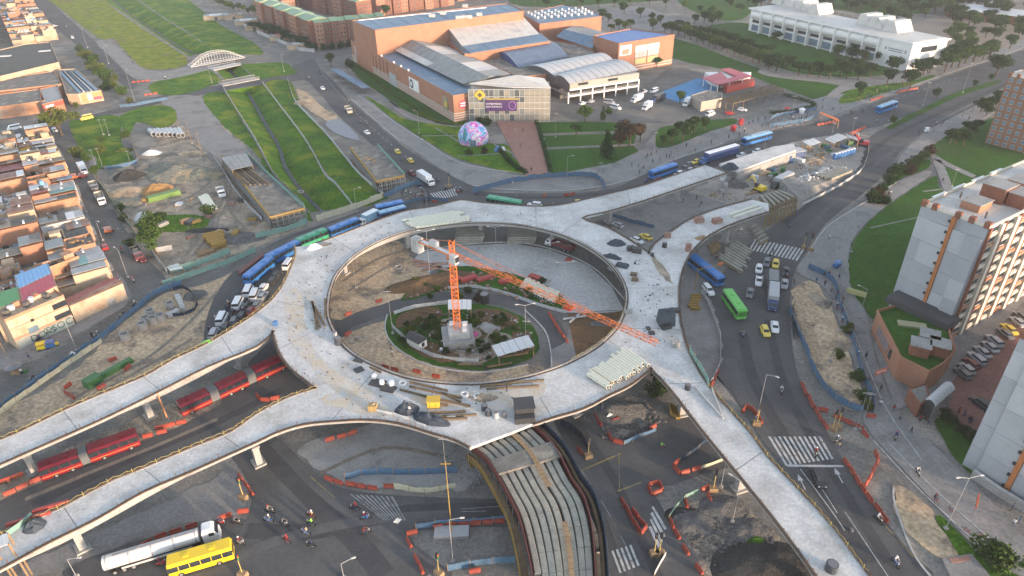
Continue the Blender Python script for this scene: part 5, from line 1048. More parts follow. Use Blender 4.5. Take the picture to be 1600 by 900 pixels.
# upper left block
UA, UB = P(40, -8), P(92, 62); ue = (UB-UA).normalized(); ud = Vector((ue.y, -ue.x, 0)); ud = ud if ud.x < 0 else -ud; UL = (UB-UA).length
for j in range(4):
    u = 0; i = 0
    while u < UL-5:
        wd = hr.uniform(7, 10); house(UA+ue*u+ud*(13*j+(7 if j > 1 else 0)), ue, ud, wd, 12.6, 'h', 'upper left houses', seed=700+50*j+i, front=(j == 0)); u += wd; i += 1
for nm, px, h, wl, rf, desc in (('w', [(-40, 88), (38, 70), (78, 66), (92, 98), (-40, 130)], 7, brick_pale, mat('dark_tile_roof', (.12, .12, .11), (.09, .09, .085), .4, .9), 'large dark roofed warehouse at the upper left'),
                        ('w', [(-30, 128), (84, 112), (96, 132), (-30, 146)], 5, brick_raw, roof_slab, 'orange brick workshop below the dark roofed warehouse'),
                        ('w', [(-30, 152), (62, 140), (70, 158), (-30, 172)], 5, brick_raw, roof_slab, 'brick workshop at the corner of the upper left street'),
                        ('w', [(62, 140), (90, 134), (98, 156), (66, 164)], 5, brick, roof_grey, 'brick shop with a long red and white sign'),
                        ('w', [(92, 110), (118, 108), (150, 138), (158, 142), (122, 148), (104, 148)], 4.6, brick_pale, roof_slab, 'corner shop with blue striped roof by the bushy verge')):
    t, L_, c = building('street_building', desc, 'building', px, h, wl, rf, .4)
    if 'warehouse' in desc:
        for x, y in ((8, 88), (70, 80)): q = P(x, y, h)-c; M().box((q.x, q.y, h+.2), (6, 3, .2), rz=.3).build('rooflight', white_pl, t)
        M().ribbon([P(-40, 128, 4)-c, P(88, 100, 4)-c], 5, 4.6, 5).build('lower_roof', conc, t)
    if 'striped' in desc:
        for k, mm in enumerate((roof_blue, roof_pale, roof_blue, roof_silver, roof_blue)): a, b = P(95+k*5, 111, h+.3)-c, P(126+k*6, 144-k*.6, h+.3)-c; M().ribbon([a, b], 2.2, h+.15, h+.4).build('roof_stripe', mm, t)
        a, b = L_[4], L_[3]; M().ribbon([a.lerp(b, .1), b], .2, 1, 4.4, off=-.0).build('sign', plain('sign_orange', (.6, .25, .1)), t); M().ribbon([a.lerp(b, .35), a.lerp(b, .55)], .5, 1.4, 4.2).build('sign_panel', white_pl, t); M().ribbon([a.lerp(b, .6), a.lerp(b, .95)], .5, 1.2, 2.4).build('sign_panel', plain('sign_red', (.5, .05, .12)), t)
    if 'red and white' in desc:
        a, b = L_[3], L_[2]; M().ribbon([a, b], .5, 3.2, 4.8).build('sign', plain('kiosk_red', (.45, .06, .04)), t); M().ribbon([a.lerp(b, .1), a.lerp(b, .5)], .7, 3.5, 4.4).build('sign_panel', white_pl, t)
for k, (x, y, wd, dp_, h, mm, desc) in enumerate(((338, 30, 12, 8, 3, roof_silver, 'pale roofed shack behind the field, left end'), (366, 30, 9, 7, 3.4, roof_rust, 'rust roofed shack behind the field'), (385, 38, 11, 7, 3, roof_silver, 'silver roofed shack beside the white wall'), (398, 46, 9, 7, 3.2, teal_w, 'shack with a turquoise roof'), (420, 50, 9, 6, 3.2, teal_w, 'shack with a teal roof by the lorries'), (440, 62, 10, 6, 3, plain('faded_red', (.4, .1, .08)), 'shack under a faded red roof'), (466, 76, 9, 5, 3, conc_l, 'long pale shed at the road corner'))):
    p = P(x, y); t = thing('shack', desc, 'shack', p, .35, own=True, group='shacks behind the field')
    M().box((0, 0, h/2), (wd*1.4, dp_, h)).build('wall', brick_pale, t)
    for q in range(4): M().box((wd*1.4*(-.375+.25*q), 0, h+.1+.05*(q % 2)), (wd*.35-.05, dp_+.6, .14)).build('roof_sheet', mm if q % 3 else roof_grey, t)
    M().box((0, -dp_/2-.03, 1.1), (2, .1, 2.2)).build('door', junk_m, t)
t = thing('bus_shelter', 'long blue roofed walkway shelter beside the upper avenue', 'shelter', P(548, 124), own=True); c = Vector(t.location)
for k in range(9):
    a = P(522+k*5.6, 108+k*3.3, 2.8)-c; b = P(522+(k+.94)*5.6, 108+(k+.94)*3.3, 2.8)-c; M().ribbon([a, b], 4, 2.8, 3.0).build('roof_panel', roof_blue, t); M().box((a.x, a.y, 1.4), (.2, .2, 2.8)).build('post', steel, t)

# ================================================================== FOOTBRIDGES
bridge_g = plain('bridge_pale_grey', (.4, .41, .4), .6)
A_, B_ = P(296, 106), P(381, 91); d = (B_-A_); L = d.length; d.normalize(); n2 = Vector((-d.y, d.x, 0)); ang = math.atan2(d.y, d.x)
t = thing('arched_footbridge', 'white steel footbridge with two arches over the canal', 'footbridge', A_, ang, own=True)
M().box((L/2, 0, .6), (L, 4.2, .35)).build('deck', conc_l, t)
for s_ in (-2.2, 2.2):
    pts = [Vector((L*k/20, s_*(1 if k in (0, 20) else .97), .5+6.0*4*(k/20)*(1-k/20))) for k in range(21)]; M().path(pts, .17, 6).build('arch', bridge_g, t)
    pts2 = [Vector((L*k/20, s_, .5+4.9*4*(k/20)*(1-k/20))) for k in range(21)]; M().path(pts2, .1, 5).build('arch_chord', white_s, t)
    for k in range(1, 20): M().tube((L*k/20, s_, .6), pts[k], .07, 4).build('hanger', white_s, t)
    M().ribbon([Vector((0, s_, 0)), Vector((L, s_, 0))], .08, 1.5, 1.6).build('handrail', white_s, t)
for k in range(3, 18, 2): z_ = .5+6.0*4*(k/20)*(1-k/20); M().tube((L*k/20, -2.1, z_), (L*k/20, 2.1, z_), .1, 4).build('cross_brace', white_s, t)
for (x0, y0, x1, y1, desc, mm) in ((330, 110, 372, 101, 'low steel truss footbridge beside the white arches', steel), (345, 134, 402, 123, 'road bridge with steel railings over the canal', conc)):
    A_, B_ = P(x0, y0), P(x1, y1); d = (B_-A_); L = d.length; ang = math.atan2(d.y, d.x); t = thing('bridge', desc, 'bridge', A_, ang, own=True)
    M().box((L/2, 0, .35), (L, 6, .5)).build('deck', mm, t)
    for s_ in (-2.9, 2.9):
        M().ribbon([Vector((0, s_, 0)), Vector((L, s_, 0))], .12, 1.5, 1.65).build('handrail', mm, t)
        for k in range(13): M().tube((L*k/12, s_, .4), (L*min(k+1, 12)/12, s_, 1.6), .08, 4).build('truss_bar', mm, t)

# ================================================================== KITS for repeats
def obj_of(mesh, name, parent, loc=(0, 0, 0), rot=(0, 0, 0), paint=None, scale=None):
    o = bpy.data.objects.new(name, mesh); COL.objects.link(o); o.parent = parent; o.location = loc; o.rotation_euler = rot
    if scale: o.scale = scale
    if paint: o.material_slots[0].link = 'OBJECT'; o.material_slots[0].material = paint
    return o
def mk(m_, name, mm, shade=False):
    me = m_.mesh(name); me.materials.append(mm)
    if shade: me.polygons.foreach_set('use_smooth', [True]*len(me.polygons))
    return me
def loft(st, K=None):
    """st: list of (x, [(y,z)...])"""
    m_ = M(); n = len(st[0][1])
    m_.v = [(x, y, z) for x, L_ in st for y, z in L_]
    m_.f = [(i*n+j, i*n+(j+1) % n, (i+1)*n+(j+1) % n, (i+1)*n+j) for i in range(len(st)-1) for j in range(n)]+[tuple(range(n)), tuple(range((len(st)-1)*n, len(st)*n))[::-1]]
    return m_
def sec(hw, z0, z1, r=.12): return [(-hw, z0), (hw, z0), (hw, z1-r), (hw-r, z1), (-hw+r, z1), (-hw, z1-r)]
paints = {n: mat('paint_'+n, c, c, 1, .35, 0, 0, fine=.03) for n, c in dict(white=(.68, .69, .7), silver=(.34, .35, .37), grey=(.14, .145, .155), black=(.03, .032, .036), red=(.32, .025, .03), darkred=(.14, .025, .03), yellow=(.62, .46, .06), blue=(.04, .14, .36), green=(.12, .46, .08), navy=(.03, .06, .16), lightblue=(.22, .4, .55), busred=(.2, .01, .024), bytred=(.4, .03, .04), busblue=(.035, .17, .46), teal=(.04, .3, .16), taxi=(.66, .5, .08), orange=(.5, .14, .05), busyel=(.75, .52, .02), steel=(.5, .51, .52), tan=(.5, .45, .36), dark=(.05, .055, .065)).items()}
wheel = mk(M().tube((0, -.11, 0), (0, .11, 0), .32, 10), 'wheel', rubber); hub = mk(M().tube((0, -.13, 0), (0, .13, 0), .17, 8), 'rim', steel)
lampm = mk(M().box((0, 0, 0), (.08, .3, .14)), 'headlight', plain('lamp_glass', (.7, .7, .65))); tailm = mk(M().box((0, 0, 0), (.08, .28, .16)), 'taillight', plain('tail_red', (.4, .02, .02)))
def wheels(t, xs, hw, r=.32, sc=1.0):
    for x in xs:
        for s_ in (-1, 1): o = obj_of(wheel, 'wheel', t, (x, s_*hw, r*1.0), scale=(sc, 1.2, sc)); obj_of(hub, 'rim', o)
CARS = {}
def car_kit(kind):
    if kind in CARS: return CARS[kind]
    if kind == 'sedan': L, cab = 4.4, [(-1.75, .66, .92), (-1.25, .62, 1.4), (.35, .62, 1.42), (1.05, .68, .9)]
    elif kind == 'hatch': L, cab = 3.9, [(-1.85, .68, 1.0), (-1.55, .63, 1.46), (.3, .63, 1.48), (1.05, .68, .92)]
    elif kind == 'suv': L, cab = 4.6, [(-2.2, .72, 1.1), (-2.0, .68, 1.68), (.4, .68, 1.7), (1.1, .74, 1.05)]
    elif kind == 'pickup': L, cab = 5.0, [(-.55, .7, 1.05), (-.4, .66, 1.66), (.6, .66, 1.68), (1.3, .72, 1.05)]
    else: L, cab = 5.2, [(-2.5, .84, 1.2), (-2.42, .8, 2.1), (1.3, .8, 2.15), (2.05, .84, 1.2)]
    h = L/2; bz = cab[0][2]-.02; W = .86 if kind != 'van' else .95
    body = loft([(-h, sec(W-.12, .35, bz-.18)), (-h+.25, sec(W, .25, bz)), (-h*.4, sec(W+.02, .22, bz+.0)), (h*.25, sec(W+.02, .22, bz)), (h*.55, sec(W, .22, bz-.06)), (h-.3, sec(W-.04, .24, bz-.16)), (h, sec(W-.2, .35, bz-.35))])
    top = loft([(x, sec(w_*(.95 if z > 1.2 else 1)+.04, bz-.1, z)) for x, w_, z in cab])
    a, b, c2, d2 = cab; gz = lambda t_, p, q: p[2]+(q[2]-p[2])*t_
    def sl(p, q):  # sloped glass pane between two stations
        f = lambda t_: (p[0]+(q[0]-p[0])*t_, p[1]+(q[1]-p[1])*t_, p[2]+(q[2]-p[2])*t_); u, v = f(.18), f(.9); o_ = .03 if q[0] > p[0] else .03
        nx = .03*(1 if q[2] < p[2] else -1)
        return M().add([(u[0]+nx, -u[1]*.88, u[2]+.025), (u[0]+nx, u[1]*.88, u[2]+.025), (v[0]+nx, v[1]*.88, v[2]+.025), (v[0]+nx, -v[1]*.88, v[2]+.025), (u[0]-nx, -u[1]*.88, u[2]-.05), (u[0]-nx, u[1]*.88, u[2]-.05), (v[0]-nx, v[1]*.88, v[2]-.05), (v[0]-nx, -v[1]*.88, v[2]-.05)], [(0, 1, 2, 3), (7, 6, 5, 4), (0, 4, 5, 1), (1, 5, 6, 2), (2, 6, 7, 3), (3, 7, 4, 0)])
    side = M().box(((b[0]+c2[0])/2, 0, (bz+b[2])/2+.02), ((c2[0]-b[0])*1.05+.3, .03, (b[2]-bz)*.56))
    CARS[kind] = dict(L=L, W=W, body=mk(body, 'body', paints['white'], False), top=mk(top, 'cabin', paints['white']), ws=mk(sl(c2, d2), 'windscreen', glass), rw=mk(sl(a, b), 'rear_window', glass), side=mk(side, 'side_window', glass), cab=cab, h=h, bz=bz)
    return CARS[kind]
def car(kind, color, x1, y1, ang=None, x2=None, y2=None, z=0, desc=None, cat='car'):
    """centre pixel; heading given by a second pixel in front of it"""
    k = car_kit(kind); p = P(x1, y1, .7+z); q = P(x2, y2, .7+z); a = math.atan2(q.y-p.y, q.x-p.x)
    names = dict(sedan='sedan', hatch='hatchback', suv='large car', pickup='pickup', van='van')
    cn = dict(taxi='yellow taxi', busyel='yellow').get(color, color.replace('darkred', 'dark red').replace('lightblue', 'light blue'))
    t = thing({'van': 'van', 'pickup': 'pickup_truck'}.get(kind, 'car'), desc or ('%s %s' % (cn, names[kind])), {'van': 'van', 'pickup': 'pickup'}.get(kind, 'car'), (p.x, p.y, z), a, 'cars and vans in traffic or parked')
    pt = paints[color]; obj_of(k['body'], 'body', t, paint=pt); obj_of(k['top'], 'cabin', t, paint=pt); obj_of(k['ws'], 'windscreen', t); obj_of(k['rw'], 'rear_window', t)
    for s_ in (-1, 1):
        obj_of(k['side'], 'side_window', t, (0, s_*(k['cab'][1][1]*.95+.055), 0), (s_*.0, 0, 0)); obj_of(lampm, 'headlight', t, (k['h']-.14, s_*.55, k['bz']-.3)); obj_of(tailm, 'taillight', t, (-k['h']+.06, s_*.6, k['bz']-.28))
    wheels(t, (-k['h']*.6, k['h']*.6), k['W']-.06)
    if kind == 'pickup': obj_of(mk(M().box((-1.5, 0, 1.06), (1.8, 1.3, .05)), 'load_bed', black), 'load_bed', t)
    return t
BUS = {}
def bus(name, desc, color, x1, y1, x2, y2, z=1.5, L=None, h=3.05, roofcol=None, artic=0, cat='bus', stripe=None, own=True):
    """from rear pixel to front pixel, measured at mid height"""
    a, b = P(x1, y1, z), P(x2, y2, z); L = L or (b-a).length; ang = math.atan2(b.y-a.y, b.x-a.x); mid_ = (a+b)/2
    t = thing(name, desc, cat, (mid_.x, mid_.y, 0), ang, own=own); pt = paints[color]; rp = paints[roofcol or color]; W = 1.25
    secs = [(-L/2, L/2)] if not artic else ([(-L/2, L*.02), (L*.1, L/2)] if artic == 1 else [(-L/2, -L*.17), (-L*.1, L*.17), (L*.24, L/2)])
    for i, (s0, s1) in enumerate(secs):
        cx = (s0+s1)/2; sl_ = s1-s0
        loft([(s0, sec(W-.1, .45, h-.25, .2)), (s0+.25, sec(W, .38, h-.06, .2)), (s1-.3, sec(W, .38, h-.06, .2)), (s1, sec(W-.12, .45, h-.35, .2))]).build('body', pt, t, shade=False)
        loft([(s0+.15, sec(W-.16, h-.1, h+.06, .06)), (s1-.2, sec(W-.16, h-.1, h+.06, .06))]).build('roof', rp, t)
        for k in range(2): M().box((s0+sl_*(.3+.4*k), 0, h+.12), (.8, .7, .14)).build('roof_hatch', rp, t)
        n = max(int(sl_/1.5), 2); key = round(sl_/n, 2)
        if key not in BUS: BUS[key] = mk(M().box((0, 0, 0), (key-.1, .06, 1.05)), 'window', glass)
        for s_ in (-1, 1):
            for k in range(n): obj_of(BUS[key], 'window', t, (s0+sl_*(k+.5)/n, s_*(W+.0), h-.98))
            if stripe: M().box((cx, s_*(W+.01), .95), (sl_*.96, .06, .22)).build('side_stripe', paints[stripe], t)
        wheels(t, (s0+1.6, s1-2.2) if sl_ > 6 else (s1-1.8,), W-.12, .45, 1.45)
        if i: M().box(((secs[i-1][1]+s0)/2, 0, h/2+.25), (s0-secs[i-1][1]+.1, 2*W-.2, h-.5)).build('bellows', plain('bellows_grey', (.13, .14, .15)), t)
    M().box((L/2-.06, 0, h-1.25), (.12, 2*W-.45, 1.3)).build('windscreen', glass, t); M().box((-L/2+.05, 0, h-.95), (.12, 2*W-.6, .8)).build('rear_window', glass, t)
    for s_ in (-1, 1): obj_of(lampm, 'headlight', t, (L/2-.03, s_*.85, .75)); M().box((L/2+.15, s_*(W+.12), h-.8), (.12, .16, .42)).build('mirror', black, t)
    return t
def truck(desc, cabc, boxc, x1, y1, x2, y2, L=None, h=3.2, z=1.4, kind='box', own=True, name='box_truck', big=1.0):
    a, b = P(x1, y1, z), P(x2, y2, z); L = L or (b-a).length; ang = math.atan2(b.y-a.y, b.x-a.x); m_ = (a+b)/2
    t = thing(name, desc, 'truck', (m_.x, m_.y, 0), ang, own=own); cl = 1.9*big; b_ = big
    loft([(L/2-cl, sec(1.1, .6, 2.35*b_, .1)), (L/2-.75, sec(1.12, .55, 2.4*b_, .15)), (L/2-.15, sec(1.1, .5, 1.55*b_, .12)), (L/2, sec(1.0, .5, 1.3*b_, .12))]).build('cab', paints[cabc], t)
    if b_ > 1: M().box((L/2-1.6, 0, 3.2), (1.6, 2.0, .5), taper=.8).build('air_deflector', paints[cabc], t)
    w_ = M().add([(L/2-.7, -.95, 2.32*b_), (L/2-.7, .95, 2.32*b_), (L/2-.16, 1.0, 1.6*b_), (L/2-.16, -1.0, 1.6*b_), (L/2-.8, -.95, 2.2*b_), (L/2-.8, .95, 2.2*b_), (L/2-.3, 1, 1.5*b_), (L/2-.3, -1, 1.5*b_)], [(0, 1, 2, 3), (7, 6, 5, 4), (0, 4, 5, 1), (1, 5, 6, 2), (2, 6, 7, 3), (3, 7, 4, 0)]); w_.build('windscreen', glass, t)
    for s_ in (-1, 1): M().box((L/2-1.1, s_*1.12, 1.9*b_), (.8, .05, .55*b_)).build('side_window', glass, t); obj_of(lampm, 'headlight', t, (L/2, s_*.75, .8))
    M().box((-cl/2, 0, .72), (L-cl, .9, .25)).build('chassis', black, t); bl = L-cl-.25; bx = -L/2+bl/2
    if kind == 'box':
        M().box((bx, 0, (h+.9)/2), (bl, 2.35, h-.9)).build('cargo_box', paints[boxc], t); M().box((bx, 0, h+.02), (bl-.1, 2.2, .05)).build('box_roof', paints['white'] if boxc in ('navy', 'lightblue', 'tan', 'white') else paints[boxc], t)
        M().box((-L/2-.01, 0, (h+.9)/2), (.05, .06, h-1)).build('door_seam', black, t)
    elif kind == 'open':
        M().box((bx, 0, 1.05), (bl, 2.3, .3)).build('load_floor', paints['dark'], t)
        for s_ in (-1, 1): M().box((bx, s_*1.15, 1.6), (bl, .08, .9)).build('side_wall', paints[boxc], t)
        for e_ in (-1, 1): M().box((bx+e_*bl/2, 0, 1.6), (.08, 2.3, .9)).build('end_wall', paints[boxc], t)
        M().box((bx, 0, 1.5), (bl*.8, 1.9, .5), taper=.7).build('load', dirt, t)
    elif kind == 'tank':
        M().tube((-L/2, 0, 2.0), (L/2-cl-.5, 0, 2.0), 1.12, 20).build('tank', paints['steel'], t, shade=False)
        for k in range(5): M().tube((-L/2+.4+k*(L-cl-1.4)/4, 0, 2.0), (-L/2+.55+k*(L-cl-1.4)/4, 0, 2.0), 1.17, 20).build('tank_band', steel, t)
        for k in (.3, .6): M().tube((-L/2+L*k, 0, 3.0), (-L/2+L*k, 0, 3.3), .3, 10).build('tank_hatch', steel, t)
        M().box((-1, 0, 3.16), (L*.7, .5, .04)).build('catwalk', steel, t)
        for s_ in (-1, 1): M().box((-1, s_*1.2, 1.1), (L*.6, .1, .35)).build('side_guard', conc_l, t)
    elif kind == 'mixer':
        M().tube((-L/2+.3, 0, 1.9), (L/2-cl-.4, 0, 2.5), .75, 12, r2=1.15).build('drum', paints['white'], t)
    elif kind == 'crane':
        M().box((bx, 0, 1.2), (bl, 2.3, .4)).build('load_floor', paints['grey'], t); M().box((bx+.5, 0, 1.9), (bl*.4, 1.6, 1.2)).build('winch_house', paints['orange'], t)
    ax = [L/2-1.2, -L/2+1.2]+([-L/2+2.5] if L > 7 else [])+([-L/2+3.8, L/2-3.6] if L > 12 else []); wheels(t, ax, 1.0, .48, 1.5)
    return t
# motorcycle, bicycle
mw = M(); 
def torus(m_, cx, cz, R, r, n=12):
    for k in range(n): a, b = 2*math.pi*k/n, 2*math.pi*(k+1)/n; m_.tube((cx+R*math.cos(a), 0, cz+R*math.sin(a)), (cx+R*math.cos(b), 0, cz+R*math.sin(b)), r, 5, cap=False)
    return m_
K_mw = mk(torus(M(), 0, 0, .27, .075), 'wheel', rubber)
K_mb = mk(loft([(-.75, sec(.08, .75, .85, .02)), (-.4, sec(.14, .5, .82, .04)), (0, sec(.15, .3, .8, .04)), (.25, sec(.17, .35, .98, .06)), (.5, sec(.08, .55, .95, .03))]), 'body', paints['black'])
K_ms = mk(M().box((-.35, 0, .86), (.75, .26, .1), taper=.85), 'seat', black); K_mh = mk(M().tube((.48, -.36, 1.08), (.48, .36, 1.08), .03, 5).tube((.5, 0, 1.08), (.68, 0, .35), .045, 5).tube((-.2, .14, .35), (-.8, .18, .42), .05, 5), 'handlebar', steel)
K_bw = mk(torus(M(), 0, 0, .32, .025), 'wheel', rubber); K_bf = mk(M().tube((-.5, 0, .34), (0, 0, .32), .022, 4).tube((0, 0, .32), (.38, 0, .82), .025, 4).tube((-.15, 0, .85), (.38, 0, .82), .025, 4).tube((0, 0, .32), (-.15, 0, .9), .025, 4).tube((-.5, 0, .34), (-.15, 0, .85), .02, 4).tube((.36, 0, .95), (.5, 0, .34), .025, 4), 'frame', paints['red']); K_bh = mk(M().tube((.36, -.26, .98), (.36, .26, .98), .02, 4), 'handlebar', black); K_bs = mk(M().box((-.18, 0, .93), (.26, .14, .06)), 'saddle', black)
def skin_body(J, E_, name):
    me = bpy.data.meshes.new('t'); me.from_pydata([j[0] for j in J], E_, []); o = bpy.data.objects.new('t', me); COL.objects.link(o)
    md = o.modifiers.new('s', 'SKIN'); 
    for i, j in enumerate(J): v = me.skin_vertices[0].data[i]; v.radius = (j[1], j[1]*(j[2] if len(j) > 2 else 1)); v.use_root = (i == 0)
    sb = o.modifiers.new('b', 'SUBSURF'); sb.levels = 1
    ev = o.evaluated_get(bpy.context.evaluated_depsgraph_get()); r = bpy.data.meshes.new_from_object(ev); r.name = name; bpy.data.objects.remove(o); return r
def pose_mesh(pose):
    if pose == 'stand': lg = [((0, .1, .9), .1), ((.02, .11, .48), .07), ((0, .12, .07), .05), ((.14, .13, .03), .04), ((0, -.1, .9), .1), ((.02, -.11, .48), .07), ((-.02, -.12, .07), .05), ((.12, -.13, .03), .04)]; off = 0; ar = [((0, .2, 1.4), .06), ((-.02, .26, 1.12), .045), ((.08, .26, .86), .035), ((0, -.2, 1.4), .06), ((-.02, -.26, 1.12), .045), ((.08, -.26, .86), .035)]; tz, lean = 0, 0
    elif pose == 'walk': lg = [((0, .1, .9), .1), ((.16, .11, .5), .07), ((.25, .11, .09), .05), ((.39, .11, .06), .04), ((0, -.1, .9), .1), ((-.06, -.1, .5), .07), ((-.34, -.1, .16), .05), ((-.26, -.1, .05), .04)]; ar = [((0, .2, 1.4), .06), ((-.12, .25, 1.14), .045), ((-.1, .25, .9), .035), ((0, -.2, 1.4), .06), ((.1, -.25, 1.14), .045), ((.24, -.24, .95), .035)]; tz, lean = 0, 0
    else: lg = [((-.3, .12, .95), .11), ((.12, .22, .84), .08), ((-.02, .24, .42), .055), ((.14, .24, .36), .04), ((-.3, -.12, .95), .11), ((.12, -.22, .84), .08), ((-.02, -.24, .42), .055), ((.14, -.24, .36), .04)]; ar = [((-.2, .2, 1.42), .06), ((.08, .28, 1.2), .045), ((.42, .3, 1.1), .035), ((-.2, -.2, 1.42), .06), ((.08, -.28, 1.2), .045), ((.42, -.3, 1.1), .035)]; tz, lean = .0, 1
    tx = -.32 if lean else 0
    J = [((tx, 0, .98), .15, .8), ((tx+.03*lean, 0, 1.2), .15, .8), ((tx+.1*lean, 0, 1.4), .15, .75), ((tx+.13*lean, 0, 1.5), .06), ((tx+.15*lean, 0, 1.6), .095), ((tx+.16*lean, 0, 1.7), .075)]+lg+ar
    E_ = [(0, 1), (1, 2), (2, 3), (3, 4), (4, 5), (0, 6), (6, 7), (7, 8), (8, 9), (0, 10), (10, 11), (11, 12), (12, 13), (2, 14), (14, 15), (15, 16), (2, 17), (17, 18), (18, 19)]
    return skin_body(J, E_, 'person')
SH = [plain('cloth_'+n, c, .9) for n, c in (('black', (.03, .03, .035)), ('navy', (.03, .045, .1)), ('grey', (.16, .16, .17)), ('white', (.6, .6, .6)), ('red', (.22, .04, .04)), ('vest', (.25, .6, .08)), ('blue', (.06, .11, .2)), ('beige', (.35, .28, .2)))]
SN = ['black', 'navy', 'grey', 'white', 'red', 'green vest', 'blue', 'beige']
PN = [SH[0], SH[1], plain('jeans', (.08, .11, .18), .9), SH[2]]; PNn = ['black', 'navy', 'jeans', 'grey']
PM = {}
def person_mesh(pose, si, pi):
    if pose not in PM: PM[pose] = pose_mesh(pose)
    k = (pose, si, pi)
    if k not in PM:
        me = PM[pose].copy(); me.materials.clear()
        for m_ in (SH[si], PN[pi], skin, rubber): me.materials.append(m_)
        for f in me.polygons:
            c_ = f.center; z = c_.z
            f.material_index = 2 if z > 1.52 else (3 if z < .1 and pose != 'ride' else (1 if (z < .97 and not (abs(c_.y) > .19 and pose != 'ride')) or (pose == 'ride' and z < 1.02) else (2 if abs(c_.y) > .21 and (z < 1.0 if pose != 'ride' else c_.x > .25) else 0)))
        me.polygons.foreach_set('use_smooth', [True]*len(me.polygons)); PM[k] = me
    return PM[k]
def ball(r, n=8, m=5, sz=1):
    m_ = M(); 
    for i in range(m+1):
        th = -math.pi/2+math.pi*i/m
        for j in range(n): ph = 2*math.pi*j/n; m_.v.append((r*math.cos(th)*math.cos(ph), r*math.cos(th)*math.sin(ph), r*sz*math.sin(th)))
    m_.f = [(i*n+j, i*n+(j+1) % n, (i+1)*n+(j+1) % n, (i+1)*n+j) for i in range(m) for j in range(n)]; return m_
K_hair = mk(ball(.115), 'hair', plain('hair_dark', (.02, .015, .012), .9), True); K_helm = mk(ball(.155), 'helmet', paints['black'], True); K_nose = None
pr_ = random.Random(21)
def person(x, y, pose='walk', z=0, rz=None, shirt=None, at=None, doing='person'):
    si = shirt if shirt is not None else pr_.choice((0, 0, 1, 2, 3, 6, 7, 4)); pi = pr_.randrange(4); p = at if at is not None else P(x, y, z)
    rz = pr_.uniform(0, 6.28) if rz is None else rz
    verb = {'walk': 'walking', 'stand': 'standing', 'ride': 'riding'}[pose]
    t = thing('person', '%s person, %s top, %s trousers' % (verb, SN[si], PNn[pi]), 'person', (p.x, p.y, z), rz, 'people on foot and riders')
    obj_of(person_mesh(pose, si, pi), 'body', t); hx = -.17 if pose == 'ride' else 0
    if pose == 'ride': obj_of(K_helm, 'helmet', t, (hx, 0, 1.67), paint=pr_.choice((paints['black'], paints['white'], paints['red'], paints['grey'])))
    else: obj_of(K_hair, 'hair', t, (-.015, 0, 1.7))
    return t
def moto(x, y, x2, y2, color=None, rider=True, bike=False, shirt=None):
    p = P(x, y, .6); q = P(x2, y2, .6); a = math.atan2(q.y-p.y, q.x-p.x)
    if bike:
        t = thing('bicycle', 'bicycle', 'bicycle', (p.x, p.y, 0), a, 'bicycles'); 
        for wx in (-.5, .5): obj_of(K_bw, 'wheel', t, (wx, 0, .34))
        obj_of(K_bf, 'frame', t); obj_of(K_bh, 'handlebar', t); obj_of(K_bs, 'saddle', t)
    else:
        cn = color or pr_.choice(('black', 'black', 'red', 'blue', 'grey')); t = thing('motorcycle', '%s motorcycle' % cn, 'motorcycle', (p.x, p.y, 0), a, 'motorcycles')
        for wx in (-.68, .68): obj_of(K_mw, 'wheel', t, (wx, 0, .34))
        obj_of(K_mb, 'body', t, paint=paints[cn]); obj_of(K_ms, 'seat', t); obj_of(K_mh, 'handlebar', t); obj_of(lampm, 'headlight', t, (.6, 0, .92), scale=(1, .5, 1))
    if rider: person(0, 0, 'ride', 0, a, shirt, at=Vector((p.x, p.y, 0)))
    return t

# ---- trees
TP = []
def tree_proto(kind, seed):
    r = random.Random(seed); cr_m = M(); H_ = 6.0; tr = M()
    cl = []
    if kind == 'round':
        for k in range(9): a = r.uniform(0, 6.28); d_ = r.uniform(.2, 1.5); cl.append((math.cos(a)*d_, math.sin(a)*d_, r.uniform(2.6, 4.9), r.uniform(.75, 1.25)))
        cl.append((0, 0, 4.2, 1.4))
    elif kind == 'wide':
        for k in range(14): a = r.uniform(0, 6.28); d_ = r.uniform(.4, 2.9); cl.append((math.cos(a)*d_, math.sin(a)*d_, r.uniform(3.1, 5.1), r.uniform(.7, 1.15)))
    elif kind == 'cone':
        for k in range(9): z = 1+k*.52; cl.append((r.uniform(-.15, .15), r.uniform(-.15, .15), z, 1.35*(1-k/10.5)))
    elif kind == 'bush':
        for k in range(8): a = r.uniform(0, 6.28); d_ = r.uniform(0, 1.7); cl.append((math.cos(a)*d_, math.sin(a)*d_, r.uniform(.8, 3), r.uniform(.9, 1.4)))
    for (cx, cy, cz, R) in cl:
        n = int(95*R*R)+20
        for i in range(n):
            v = Vector((r.gauss(0, 1), r.gauss(0, 1), r.gauss(0, 1))).normalized()*R*r.uniform(.55, 1.06); v.z *= .8
            p = Vector((cx, cy, cz))+v; u = Vector((r.gauss(0, 1), r.gauss(0, 1), r.gauss(0, .6))).normalized(); w_ = u.orthogonal().normalized(); q = u.cross(w_); s_ = r.uniform(.13, .26)
            w_, q = (w_*math.cos(i)+q*math.sin(i)), (q*math.cos(i)-w_*math.sin(i))
            cr_m.add([p-w_*s_, p+q*s_*.7, p+w_*s_, p-q*s_*.7], [(0, 1, 2, 3)])
    tr.tube((0, 0, -.2), (.05, 0, 1.6), .2, 7, r2=.13)
    for (cx, cy, cz, R) in cl[:6]: tr.tube((.05, 0, min(1.5, cz-.3)), (cx*.8, cy*.8, cz), .09, 5, r2=.03)
    me = bpy.data.meshes.new('crown'); me.from_pydata(cr_m.v, [], cr_m.f); me.materials.append(leafs[0])
    return me, mk(tr, 'trunk', bark)
